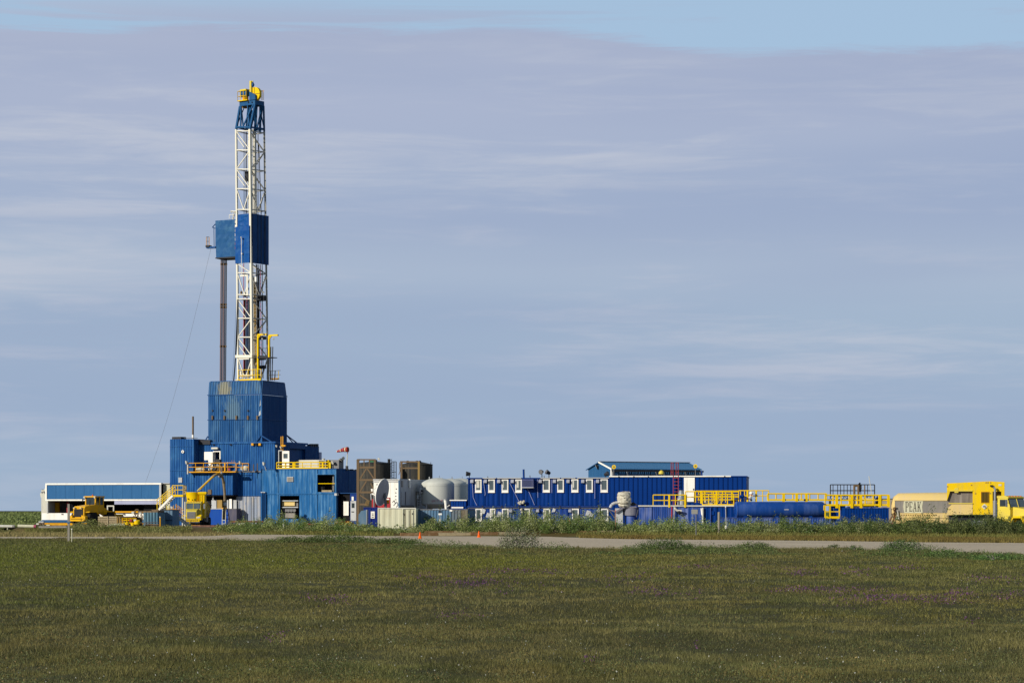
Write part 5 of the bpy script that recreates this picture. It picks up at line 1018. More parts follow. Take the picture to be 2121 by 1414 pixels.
def loader():
    g = Fr(163, 262, 30, PZ); t = thing('wheel_loader', 'yellow articulated wheel loader seen from behind, parked in front of the shed', 'loader', g); t.scale = (.93, .93, .93)
    # local: x to the right (width), y away: rear of machine at y=0, bucket far
    W = 1.15
    m = MB(); m.prism([(0, .95), (0, 2.0), (.25, 2.28), (2.3, 2.5), (2.3, .95)], -W*.72, W*.72, 'x'); m.obj('engine_hood', LYEL, t)
    m = MB(); m.box(-.66, .66, -.06, 0, 1.05, 1.95)
    gr = m.obj('radiator_grille', DSTEEL, t); 
    for i in range(6): blk(gr, 'grille_bar', -.64, .64, -.09, -.061, 1.12+i*.14, 1.17+i*.14, BLACK)
    MB().box(-.72, .72, -.03, .2, 2.0, 2.05).obj('hood_lip', LYEL, t)
    m = MB(); m.prism([(-W-.1, .72), (-W-.1, 1.1), (-.7, 1.25), (-.7, .95), (.7, .95), (.7, 1.25), (W+.1, 1.1), (W+.1, .72), (W-.15, .55), (-W+.15, .55)], -.35, .1, 'y'); m.obj('counterweight', LYEL, t)
    MB().box(-.9, .9, -.38, -.351, .78, .84).obj('bumper_slot', BLACK, t); MB().box(-.6, .6, .2, 5.2, .45, .95).obj('chassis', LYEL, t)
    MB().box(-.6, -.4, -.3, 0.0, 2.05, 2.15).obj('rear_light', OFFW, t); MB().box(.4, .6, -.3, 0, 2.05, 2.15).obj('rear_light', OFFW, t)
    for s in (-1, 1):
        wheel(t, (s*W, 1.0, .82), .82, .6, 'x'); wheel(t, (s*W, 4.15, .82), .82, .6, 'x')
        MB().prism([(.1, 1.55), (.3, 1.68), (1.65, 1.68), (1.9, 1.3), (1.8, 1.3), (1.6, 1.58), (.35, 1.58)], s*W-.32, s*W+.32, 'x').obj('fender', LYEL, t)
        MB().prism([(3.1, 1.35), (3.3, 1.72), (4.8, 1.72), (5.0, 1.35), (4.9, 1.35), (4.7, 1.62), (3.4, 1.62), (3.2, 1.35)], s*W-.32, s*W+.32, 'x').obj('fender', LYEL, t)
        MB().box(s*W*.86-.05, s*W*.86+.05, 1.5, 1.7, .5, 1.6).obj('step', DSTEEL, t)
    # cab
    c = MB(); x, y0, y1, z0, z1 = .78, 2.1, 3.6, 2.2, 3.35
    MB().box(-x, x, y0, y1, 1.5, z0+.25).obj('cab_base', LYEL, t); cab = MB().box(-x-.06, x+.06, y0-.1, y1+.1, z1, z1+.14).obj('cab_roof', LYEL, t)
    for (px, py) in ((-x+.06, y0+.06), (x-.06, y0+.06), (-x+.06, y1-.06), (x-.06, y1-.06), (x-.06, (y0+y1)/2)): bar(t, 'cab_post', (px, py, z0), (px, py, z1), .07, LYEL, square=True)
    MB().box(-x+.13, x-.13, y0+.04, y0+.07, z0+.26, z1-.02).box(x-.07, x-.04, y0+.13, y1-.13, z0+.26, z1-.02).box(-x+.04, -x+.07, y0+.13, y1-.13, z0+.26, z1-.02).obj('cab_glass', GLASS, t)
    MB().lathe([(.08, 0), (.08, .14), (.04, .18)], (0, y0+.4, z1+.14), 10).obj('beacon', AMBER, t); floodlight(t, (-x, y0-.15, z1), OFFW, (0, -1, -.3), s=.5); floodlight(t, (x, y0-.15, z1), OFFW, (0, -1, -.3), s=.5)
    bar(t, 'exhaust', (.5, 1.4, 2.4), (.5, 1.4, 3.0), .06, DSTEEL); bar(t, 'mirror_arm', (-x, y0+.2, 3.1), (-x-.35, y0, 3.1), .025, DSTEEL); blk(t, 'mirror', -x-.42, -x-.28, y0-.05, y0, 2.8, 3.15, BLACK)
    # arms and bucket
    for s in (-1, 1): MB().prism([(3.4, 1.9), (3.6, 2.25), (5.2, 1.5), (6.3, .9), (6.2, .65), (5.0, 1.2)], s*.55-.12, s*.55+.12, 'x').obj('lift_arm', LYEL, t)
    MB().prism([(6.2, .15), (6.0, .6), (6.15, 1.3), (6.35, 1.35), (6.3, .6), (6.45, .25), (7.3, .12), (7.3, .05)], -1.4, 1.4, 'x').obj('bucket', LYEL, t)
    for s in (-1, 1): MB().prism([(6.2, .1), (6.05, .6), (6.25, 1.35), (7.3, .1)], s*1.4-.04*(s > 0), s*1.4+.04, 'x').obj('bucket_side', STEEL, t)
loader()
def yard():
    # wooden crate of horizontal boards
    g = Fr(203, 243, 8); t = thing('wooden_crate', 'crate of horizontal pale boards standing behind the scrub in front of the loader', 'crate', g)
    x1 = g.x(241.5); z1 = g.z(1068.5, 220); n = 5
    for i in range(n): MB().box(0, x1, -.03*(i % 2), .05, z1*i/n+.03, z1*(i+1)/n-.02).obj('board', WOOD, t)
    for x in (.05, x1*.5, x1-.15): blk(t, 'batten', x, x+.1, -.08, -.034, .0, z1, WOOD) if x > .1 and x < x1-.2 else blk(t, 'batten', x, x+.1, .051, .12, 0, z1, WOOD)
    MB().box(0.02, x1-.02, .13, 1.1, .02, z1-.05).obj('load', PLANKM, t)
    # yellow machine inside a frame
    g = Fr(241.5, 240, 8); t = thing('framed_machine', 'yellow piped machine inside an open rusty frame, right of the wooden crate', 'machine', g)
    x1 = g.x(296); z1 = g.z(1069, 270)
    for x in (.06, .28): blk(t, 'end_post', x-.05, x+.05, 0, .1, 0, z1, OCHRE)
    MB().box(0, x1*.72, .0, .8, z1-.08, z1).obj('top_deck', RUST, t); MB().box(0, x1, 0, .9, 0, .1).obj('skid_base', RUST, t); MB().box(.1, x1-.3, .75, .8, .1, z1-.08).obj('back_panel', RUST, t)
    for Y in (1073, 1077, 1082, 1087): bar(t, 'pipe', g.p(250, Y, .2), g.p(289-(Y % 3)*4, Y+.5, .2), .05, YEL if Y != 1087 else YELO)
    for X in (254, 263, 272, 282): bar(t, 'pipe', g.p(X, 1072, .15), g.p(X, 1089, .15), .045, YELO)
    for X, Y, r_ in ((284, 1082, .3), (275, 1086, .22), (263, 1084, .2)): c = g.p(X, Y, .1); MB().lathe([(.03, -r_), (r_, -r_*.5), (r_, r_*.5), (.03, r_)], c, 12).obj('valve_body', YEL, t, True)
    for X in (268, 277): blk(t, 'gauge_box', g.x(X), g.x(X)+.25, -.05, .1, g.z(1079, X), g.z(1075, X), RED if X < 270 else OFFW)
    # scissor lattice
    g = Fr(275, 244, 5); t = thing('lattice_stand', 'brown crossed lattice stand with an arched top behind the yellow machine', 'stand', g)
    P_ = lambda X, Y: g.p(X, Y)
    for a, b in (((276, 1076), (283, 1062)), ((283, 1062), (290, 1074)), ((276, 1068), (297, 1088)), ((290, 1060), (276, 1080)), ((283, 1070), (297, 1088)), ((290, 1060), (296, 1070)), ((296, 1070), (286, 1088)), ((291, 1066), (298, 1080))): bar(t, 'lattice_bar', P_(*a), P_(*b), .05, RUST)
    pts = [P_(279, 1066), P_(280, 1057), P_(283, 1054.5), P_(287, 1056), P_(288, 1064)]; MB().path(pts, .07).obj('arch', RUST, t)
    for X in (275, 290): blk(t, 'drum', P_(X, 1062)[0]-.1, P_(X, 1062)[0]+.15, -.1, .1, P_(X, 1062)[2]-.1, P_(X, 1062)[2]+.15, OFFW)
    bar(t, 'foot', P_(277, 1085), (P_(277, 1085)[0], 0, 0), .06, RUST); bar(t, 'foot', P_(296, 1085), (P_(296, 1085)[0], 0, 0), .06, RUST)
    # ribbed teal container with the rusty slab
    g = Fr(297, 239, 12); t = thing('ribbed_bin', 'teal grey ribbed steel bin with a brown slab lying on its top', 'bin', g)
    x1 = g.x(328); z1 = g.z(1060.5, 312); MB().corr(0, x1, 0, 0.08, z1, .34, .09).obj('front_wall', TEAL, t); MB().box(0, x1-.02, .07, 2, .08, z1-.05).obj('body', TEAL, t); MB().box(-.03, x1+.05, -.12, 2, 0, .075).obj('skid', RUST, t)
    for Y in (1081,): bar(t, 'tie_bar', g.p(297, Y, -.12), g.p(328, Y, -.12), .025, STEEL)
    s = Fr(288, 240.5, 12, PZ+z1); t2 = thing('steel_slab', 'brown rusty flat slab lying across the top of the ribbed bin', 'slab', s); xa = s.x(328.5); MB().box(0, xa, -.2, 1.6, 0.005, .16).obj('body', RUST, t2)
    g = Fr(333, 242, 12); t = thing('ribbed_bin', 'plain blue grey steel bin right of the teal ribbed one, behind the yellow marker pole', 'bin', g)
    x1 = g.x(357); z1 = g.z(1056.5, 345); MB().box(0, x1, 0, 2, 0, z1).obj('body', BGREY, t); MB().box(-.2, -.01, .1, 2, 0, z1-.1).obj('end_wall', DSTEEL, t); bar(t, 'tie_bar', g.p(333, 1077, -.05), g.p(357, 1077, -.05), .03, DSTEEL); MB().box(-.05, x1+.05, -.05, 2.03, z1+.002, z1+.07).obj('rim', DSTEEL, t)
    for X in (339, 345, 351): blk(t, 'stiffener', g.x(X)-.03, g.x(X)+.03, -.04, -.002, .05, z1-.02, BGREY)
    # stairs
    g = Fr(355, 252, 10); t = thing('stair_tower', 'white and yellow stair rising to a high railed landing by the tall module', 'stairs', g)
    A = g.p(357, 1024); B = g.p(379.5, 1024); hz = g.z(1005, 368)-A[2]; zz = A[2]
    MB().box(A[0], B[0], -.05, 1.0, zz-.22, zz).obj('landing', YEL, t); rail(t, [(A[0], 0, zz), (B[0], 0, zz), (B[0], .95, zz)], YEL, hz, .55, .04)
    foot = g.p(329.5, 1055); st0 = Vector((A[0]+.05, 0, zz-.1)); st1 = Vector((foot[0], 0, foot[2]))
    for y in (-.02, .85): bar(t, 'stringer', (st0[0], y, st0[2]), (st1[0], y, st1[2]), .11, WHITE, square=True)
    for i in range(9): p = st0.lerp(st1, (i+.5)/9); blk(t, 'tread', p[0]-.13, p[0]+.13, .1, .74, p[2]-.02, p[2]+.02, OFFW)
    up = Vector((0, 0, hz)); 
    for y in (-.02, .85):
        for k in (1, .55): bar(t, 'hand_rail', Vector((st0[0], y, st0[2]))+up*k, Vector((st1[0]-.3, y, st1[2]))+up*k, .045, YEL)
        for k in (0, .33, .66, 1): p = Vector((st0[0], y, st0[2])).lerp(Vector((st1[0]-.2, y, st1[2])), k); bar(t, 'post', p, p+up, .04, YEL)
    for x in (B[0]-.1,): bar(t, 'column', (x, .1, 0), (x, .1, zz-.22), .06, OFFW, square=True); bar(t, 'column', (x, .9, 0), (x, .9, zz-.22), .06, OFFW, square=True)
    bar(t, 'column', (st1[0]+.3, .4, 0), (st1[0]+.3, .4, st1[2]+.15), .08, STEEL)
    MB().box(st1[0]-.8, st1[0]+.5, -.05, 1, st1[2]-.12, st1[2]-.0).obj('lower_landing', RUST, t); bar(t, 'column', (st1[0]-.6, .4, 0), (st1[0]-.6, .4, st1[2]-.12), .08, STEEL)
    g = Fr(343, 245, 6); t = thing('entry_steps', 'white steps with yellow rails leading down right from a small landing beside the truck', 'steps', g)
    A = g.p(344.5, 1066); B = g.p(366, 1066.5); zz = A[2]; hz = g.z(1044, 350)-zz
    MB().box(A[0], B[0], 0, 1, zz-.16, zz).obj('landing', CREAM, t)
    for X in (345, 350.5, 359.5, 365): bar(t, 'post', g.p(X, 1066), g.p(X, 1046 if X < 360 else 1043, 0), .045, YELP if X < 352 else YELO)
    bar(t, 'hand_rail', g.p(345, 1053), g.p(365, 1054), .035, YELO)
    F_ = g.p(391, 1089.5); s0 = Vector((B[0]-.15, 0, zz-.1)); s1 = Vector((F_[0], 0, max(.05, F_[2])))
    for y in (0, .9): bar(t, 'stringer', (s0[0], y, s0[2]), (s1[0], y, s1[2]), .1, OFFW, square=True)
    for i in range(6): p = s0.lerp(s1, (i+.5)/6); blk(t, 'tread', p[0]-.12, p[0]+.12, .1, .8, p[2]-.02, p[2]+.02, STEEL)
    for y in (0, .9):
        for k in (1, .7, .4): bar(t, 'hand_rail', Vector((s0[0], y, s0[2]+hz*k)), Vector((s0[0], y, s0[2]+hz*k)).lerp(Vector((s1[0], y, s1[2]+hz*k)), .5), .03, YELO if k > .5 else RAILO)
    for X in (357.3, 363.4): bar(t, 'column', (g.x(X, .2), .2, 0), (g.x(X, .2), .2, zz-.16), .11, OFFW)
    floodlight(t, g.p(356, 1050, .6), WHITE, s=.6)
    # poles
    g = Fr(332, 236, 0, .45); t = thing('marker_pole', 'yellow marker pole standing in front of the blue bins', 'pole', g); bar(t, 'pole', (0, 0, 0), g.p(331.8, 1071), .06, YELO, 8); MB().lathe([(.075, 0), (.075, .1)], (g.p(331.8, 1071)[0], 0, g.p(331.8, 1071)[2]), 8).obj('cap', OFFW, t)
    g = Fr(490, 238, 5); t = thing('rusty_beam', 'long rusty beam lying on low trestles in front of the grey splashed wall', 'beam', g)
    a = g.p(478, 1078); b = g.p(545, 1077); MB().box(a[0], b[0], 0, .35, a[2]-.16, a[2]).obj('beam', paint('rusty beam brown', C(132, 88, 60), C(96, 70, 54), .7, .8), t)
    for X in (486, 520, 540): c = g.p(X, 1084); MB().box(c[0]-.3, c[0]-.2, 0, .3, 0, a[2]-.165).box(c[0]+.2, c[0]+.3, 0, .3, 0, a[2]-.165).obj('trestle', DSTEEL, t)
    g = Fr(545, 244, 0); t = thing('hose_hoop', 'grey arched hose hoop on the ground at the corner of the light blue module', 'hose', g)
    for k, r_ in ((0, 1.0), (.15, .9)):
        pts = [(g.x(561)+math.cos(a)*r_*.85, k, .1+math.sin(a)*r_*.75) for a in np.linspace(0, PI, 14)]; MB().path(pts, .05, 6).obj('hoop', STEEL if k else BGREY, t, True)
yard()
def truck_cab(t, W=1.2, yel=YEL, dusty=YELP):
    """Conventional long nose cab; nose towards -y (front at y=0), local x to the right, ground z=0."""
    h = MB(); h.prism([(0, .75), (0, 1.75), (.25, 1.95), (1.75, 2.15), (1.75, .75)], -W*.60, W*.60, 'x'); h.obj('hood', dusty, t)
    g = MB().box(-.52, .52, -.06, -.003, .8, 1.78).obj('grille_frame', CHROME, t)
    for i in range(10): blk(g, 'grille_bar', -.46+.097*i, -.43+.097*i, -.085, -.061, .86, 1.72, GREY)
    for s in (-1, 1):
        MB().prism([(-.02, .75), (-.02, 1.15), (.35, 1.42), (1.2, 1.42), (1.6, 1.0), (1.6, .75), (1.5, .75), (1.2, 1.25), (.4, 1.25), (.15, .75)], s*W*.88-.3, s*W*.88+.3, 'x').obj('front_fender', yel, t)
        MB().box(s*W*.85-.22, s*W*.85+.22, -.07, -.025, .98, 1.16).obj('headlight', OFFW, t)
        wheel(t, (s*W*.86, .8, .52), .52, .34, 'x', GALV)
        bar(t, 'mirror_arm', (s*W*.9, 1.9, 2.5), (s*(W+.3), 1.8, 2.5), .025, DSTEEL); blk(t, 'mirror', s*(W+.3)-.1, s*(W+.3)+.1, 1.76, 1.8, 2.15, 2.75, CHROME)
    MB().box(-W, W, -.35, -.08, .42, .72).obj('bumper', CHROME, t)
    MB().box(-W*.88, W*.88, 1.76, 3.1, .95, 2.12).obj('cab_body', dusty, t)
    MB().prism([(1.76, 2.12), (2.05, 2.85), (3.1, 2.9), (3.1, 2.12)], W*.84, W*.88, 'x').prism([(1.76, 2.12), (2.05, 2.85), (3.1, 2.9), (3.1, 2.12)], -W*.88, -W*.84, 'x').box(-W*.84, W*.84, 3.0, 3.1, 2.12, 2.88).obj('cab_pillar', dusty, t)
    MB().prism([(1.95, 2.85), (1.95, 2.95), (2.3, 3.08), (3.15, 3.05), (3.15, 2.88)], -W*.9, W*.9, 'x').obj('cab_roof', dusty, t)
    MB().frust([(-W*.8, 1.74, 2.16), (W*.8, 1.74, 2.16), (W*.8, 1.78, 2.16), (-W*.8, 1.78, 2.16)], [(-W*.76, 1.96, 2.8), (W*.76, 1.96, 2.8), (W*.76, 2.0, 2.8), (-W*.76, 2.0, 2.8)]).obj('windscreen', SKYGLASS, t)
    bar(t, 'windscreen_bar', (0, 1.72, 2.14), (0, 1.95, 2.82), .03, dusty)
    for s in (-1, 1): MB().box(s*W*.885-.01, s*W*.885+.01, 2.2, 2.85, 2.2, 2.75).obj('side_window', GLASS, t)
    for i in range(5): MB().lathe([(.06, 0), (.05, .09)], (-.7+.35*i, 2.1, 2.98), 8).obj('roof_light', AMBER, t)
def vac_truck():
    g = Fr(396, 259, 1, PZ); t = thing('vacuum_truck', 'bright yellow vacuum tank truck facing the camera in front of the rig', 'truck', g); K = .86; t.scale = (K, K, K)
    truck_cab(t, 1.06)
    Z = 3.35
    # letters on the bumper board
    bd = MB().box(-1.1, 1.1, -.5, -.36, .55, .92).obj('bumper_board', YEL, t)
    x = -.95
    for i in range(8):
        m = MB().box(x, x+.05, -.515, -.501, .62, .86).box(x+.12, x+.17, -.515, -.501, .62, .86); k = (.84, .73, .62)[i % 3]; m.box(x+.05, x+.12, -.515, -.501, k-.0, k+.03).obj('letter', RUST, bd); x += .245
    MB().box(-.1, 1.2, -.6, -.5, .08, .14).obj('step_bar', YELO, t); bar(t, 'step_hanger', (-.1, -.55, .1), (-.1, -.55, .56), .03, YELO)
    MB().box(-.5, .5, 3.1, 9.5, .6, .95).obj('chassis', DSTEEL, t)
    # round filter vessel and square hopper behind the cab
    MB().lathe([(.75, 2.9), (.78, 3.0), (.86, 3.62), (.98, 4.1), (1.0, 4.14), (1.0, 4.24), (.0, 4.27)], (-.35, 4.1, 0), 28).obj('filter_vessel', YEL, t, True)
    MB().lathe([(.74, .9), (.74, 2.9)], (-.35, 4.1, 0), 24).obj('vessel_base', YEL, t, True)
    m = MB(); m.box(.55, 1.2, 3.4, 4.7, 1.0, 3.9); m.frust([(.5, 3.35, 3.9), (1.25, 3.35, 3.9), (1.25, 4.75, 3.9), (.5, 4.75, 3.9)], [(.35, 3.25, 4.05), (1.4, 3.25, 4.05), (1.4, 4.85, 4.05), (.35, 4.85, 4.05)]); m.box(.35, 1.4, 3.25, 4.85, 4.052, 4.3); m.obj('hopper', YEL, t)
    for x in (.62, .85, 1.1): blk(t, 'hopper_rib', x, x+.06, 3.33, 3.395, 2.4, 3.85, YEL)
    for (x, z) in ((-.95, 3.3), (-.4, 3.2), (-.1, 3.2)): blk(t, 'dark_latch', x, x+.12, 3.28, 3.34, z, z+.2, BLACK)
    MB().lathe([(1.05, 4.9), (1.12, 5.2), (1.12, 9.2), (.9, 9.5), (.01, 9.6)], (0, 0, 2.05), 30, 'y').obj('tank', paint('dusty tank yellow', C(200, 180, 70), C(130, 116, 84), .9, .6, streak=False), t, True)
    for y in (5.6, 6.8, 8.0, 9.0): MB().lathe([(1.15, y-.05), (1.15, y+.05)], (0, 0, 2.05), 30, 'y').obj('tank_band', YELO, t, True)
    for s in (-1, 1):
        for y in (6.9, 8.2): wheel(t, (s*1.0, y, .52), .52, .5, 'x', STEEL)
        MB().box(s*1.1-.12, s*1.1+.12, 5.0, 6.2, .5, 1.1).obj('side_box', STEEL, t)
    bar(t, 'side_rail', (1.2, 5, 3.1), (1.3, 9, 2.6), .04, CREAM)
    # boom and suction hose, from the hopper over to the tank bay
    f = RG
    def W_(X, Y, D): p = Vector(((X-CX)/F*D, D, H-(Y-HY)/F*D)); c, s = math.cos(g.a), math.sin(g.a); d = (p.x-g.O[0], p.y-g.O[1]); return Vector((d[0]*c-d[1]*s, d[0]*s+d[1]*c, p.z-g.z0))/K
    bm = [W_(412, 1014, 258.5), W_(445, 982.5, 262), W_(452, 980.5, 262.5)]
    for dx, mt, r_ in ((-.2, CREAM, .08), (0, YEL, .09), (.22, YELO, .08)): MB().path([p+Vector((dx, 0, dx*.5)) for p in bm], r_).obj('boom_tube', mt, t)
    hp = [W_(440, 987.5, 261.4), W_(444, 984.3, 261.6), W_(447.5, 982.4, 262.2), W_(451, 981.5, 262.5), W_(457, 982.5, 263), W_(461, 988, 263.5), W_(463.5, 1000, 264), W_(465.5, 1020, 264.5), W_(466, 1043, 264.8), W_(464.5, 1058, 265), W_(463.5, 1074, 265.5)]
    MB().path(hp, .17, 10).obj('suction_hose', paint('tan hose rubber', C(160, 142, 112), C(120, 104, 84), .6, .7), t, True)
    c = hp[4]; MB().tube(c-Vector((.2, 0, .35)), c+Vector((.25, 0, .3)), .2, 10).obj('hose_elbow', STEEL, t, True)
    c = hp[8]; MB().tube(c-Vector((0, 0, .2)), c+Vector((0, 0, .2)), .22, 10).obj('hose_coupling', GALV, t, True)
vac_truck()
def small_signs():
    def post(X, Yt, Yb, r, mt, label, name='post', cat='post', D=None, z0=0, cap=None, sq=False):
        D, z0 = slope_pt(X, Yb); g = Fr(X, D, 0, z0); t = thing(name, label, cat, g); top = g.p(X, Yt); bar(t, 'shaft', (0, 0, -.1), top, r, mt, 8, sq)
        return t, g, top
    t, g, p = post(142.3, 1043, 1121, .075, WOODG, 'tall weathered grey wooden post standing left of the yellow loader', sq=True); blk(t, 'blue_band', -.11, .11, -.12, .12, g.z(1083, 142), g.z(1079.5, 142), BGREY)
    t, g, p = post(148.8, 1096, 1123, .03, CREAM, 'thin pale wooden stake just right of the tall grey post', 'stake', 'stake'); MB().lathe([(.045, 0), (.045, .06)], (0, 0, p[2]), 6).obj('tip', WHITE, t)
    t, g, p = post(587.3, 1085, 1099, .075, WHITE, 'short white marker post in the scrub below the light blue rig module', 'marker_post', D=214, z0=.1); MB().lathe([(.08, 0), (.03, .05)], (0, 0, p[2]), 8).obj('cap', WHITE, t)
    t, g, p = post(911.6, 1074, 1098, .085, WHITE, 'white marker post with a small white plate above it, in front of the willow', 'marker_post', D=206, z0=.1); bar(t, 'plate_stem', p, g.p(911, 1066), .03, GREYW); blk(t, 'plate', -.15, .15, -.03, 0, g.z(1066, 911), g.z(1062.5, 911), WHITE); blk(t, 'plate', -.14, .14, -.03, 0, g.z(1061, 911), g.z(1057.5, 911), DSTEEL)
    t, g, p = post(1489, 1060.5, 1105, .10, WOODG, 'tall grey post in front of the left end of the blue horizontal tank'); MB().lathe([(.1, 0), (.02, .04)], (0, 0, p[2]), 8).obj('cap', WOODG, t)
    t, g, p = post(1504, 1088, 1104, .09, WHITE, 'short white marker post with a thin grey rod rising from it', 'marker_post'); bar(t, 'rod', p, g.p(1503, 1050), .03, GREYW); MB().lathe([(.05, 0), (.05, .08)], g.p(1503, 1050), 6).obj('cap', WHITE, t)
    t, g, p = post(1441.8, 1055, 1111, .045, STEEL, 'grey road sign seen from behind on a thin steel pole', 'road_sign', 'sign'); a = g.p(1432, 1054.5); b = g.p(1445, 1064); blk(t, 'sign_plate', a[0], b[0], -.07, -.05, b[2], a[2], SIGNG)
    t, g, p = post(1275, 1058, 1103, .025, RAILO, 'very thin rust coloured stake in front of the wrapped white chimney', 'stake', 'stake', D=214, z0=.1); MB().lathe([(.03, 0), (.03, .08)], (0, 0, p[2]), 6).obj('tip', ORANGE, t)
    t, g, p = post(1180, 1074, 1099, .035, RAILO, 'crossed pair of rust brown wooden stakes in front of the willow', 'stake', 'stake', D=210, z0=.1); bar(t, 'brace', g.p(1178, 1076), g.p(1186, 1088), .03, RAILO); bar(t, 'brace', g.p(1183, 1099), g.p(1199, 1078), .035, RAILO)
    t, g, p = post(816.3, 1073, 1096, .03, ORANGE, 'thin orange stake against the cream container', 'stake', 'stake', D=209, z0=.5); MB().lathe([(.04, 0), (.04, .05)], (0, 0, p[2]), 6).obj('tip', RED, t)
    t, g, p = post(872, 1079, 1094, .03, STEEL, 'small yellow flag marker in the willow right of the cream container', 'flag_marker', 'marker', D=208, z0=.3); a = g.p(869.5, 1072); b = g.p(874.5, 1078.5); blk(t, 'plate', a[0], b[0], -.04, -.02, b[2], a[2], YELO)
    t, g, p = post(15.5, 1092, 1098, .05, CREAM, 'short pale stake in the grass at the far left', 'stake', 'stake'); MB().lathe([(.06, 0), (.03, .06)], (0, 0, p[2]), 6).obj('tip', ORANGE, t)
    for X, Yt, Yb, lab in ((870, 1101, 1116.5, 'orange traffic cone at the left end of the timber boards'), (992, 1099, 1113.5, 'orange traffic cone at the middle of the timber boards'), (712, 1099.5, 1106.5, 'small distant orange cone by the road below the windsock')):
        D = H*F/(Yb-HY); g = Fr(X, D, 0, .03); t = thing('traffic_cone', lab, 'cone', g, 'orange traffic cones'); h = g.p(X, Yt)[2]
        MB().lathe([(.17*h/.6, .03), (.14*h/.6, .06), (.035*h/.6, h), (.0, h)], (0, 0, 0), 18).obj('cone_body', ORANGE, t, True); w = .2*h/.6; MB().box(-w, w, -w, w, 0, .035).obj('base', ORANGE, t); MB().lathe([(.1*h/.6, h*.48), (.078*h/.6, h*.64)], (0, 0, 0), 18).obj('collar', AMBER, t, True)
    # boards edging the road
    lab = ['lowest and longest timber board with the left cone before it', 'upper timber board behind the cones', 'thin timber board running right to the crossed stakes', 'short timber board right of the crossed stakes', 'lowest timber board section behind the right cone']
    for k, (X0, X1, Y0, Y1, h) in enumerate(((830, 985, 1110, 1107.5, .24), (880, 1060, 1105, 1102.5, .2), (1040, 1190, 1102.5, 1102, .2), (1200, 1275, 1104, 1104, .22), (975, 1090, 1108.5, 1106, .24))):
        y0, z0 = slope_pt(X0, Y0); y1, z1 = slope_pt(X1, Y1); x0 = (X0-CX)/F*y0; x1 = (X1-CX)/F*y1; a = -math.degrees(math.atan2(y1-y0, x1-x0)); g = Fr(X0, y0-.1, a, (z0+z1)/2-.03); L = math.hypot(x1-x0, y1-y0); t = thing('timber_board', lab[k], 'board', g, 'timber boards edging the road')
        n = max(2, int(L/2.4)); 
        for i in range(n): MB().box(L*i/n+.02, L*(i+1)/n-.02, -.02*(i % 2), .9, 0, h).box(L*i/n+.02, L*(i+1)/n-.02, -.03*(i % 2), .93, h+.002, h+.03+.01*(i % 3)).obj('plank', (PLANKM, WOOD, PLANKM)[i % 3], t)
small_signs()
def yard_clutter():
    g = Fr(96, 236, 6); t = thing('timber_stack', 'low stack of weathered timbers on the ground before the left end of the shed', 'timber', g); x1 = g.x(140)
    for r in range(3):
        for k in range(4): MB().box(.12*r+random.uniform(-.05, .05), x1-.15*r, k*.24, k*.24+.21, .02+r*.13, .13+r*.13).obj('timber', (WOOD, PLANKM, OCHRE)[(r+k) % 3], t)
    g = Fr(398, 241, 4, .5); t = thing('rusty_pipe', 'rusty brown pipe lying on the bare ground in front of the yellow truck', 'pipe', g); x1 = g.x(452)
    for k in range(2): MB().tube((.3*k, .3*k, .14), (x1-.4*k, .3*k, .14), .11, 10).obj('pipe_body', RUST2, t, True)
    MB().tube((x1, 0, .14), (x1+.15, 0, .14), .13, 10).obj('pipe_collar', RAILO, t, True)
    for X, Y, lab, m_ in ((168, 239, 'small heap of broken planks beside the loader wheel', WOOD), (236, 238, 'small heap of pale planks at the corner of the wooden crate', CREAM), (312, 237, 'small heap of dark boards in front of the ribbed teal bin', PLANKM)):
        g = Fr(X, Y, 0); t = thing('plank_heap', lab, 'timber', g)
        for k in range(6): a = random.uniform(-.5, .5); c = MB().box(-.7, .7, -.08, .08, 0, .05).obj('plank', m_, t, loc=(random.uniform(-.4, .4), random.uniform(-.3, .3), .02+.06*k)); c.rotation_euler = (0, random.uniform(-.08, .08), a)
yard_clutter()
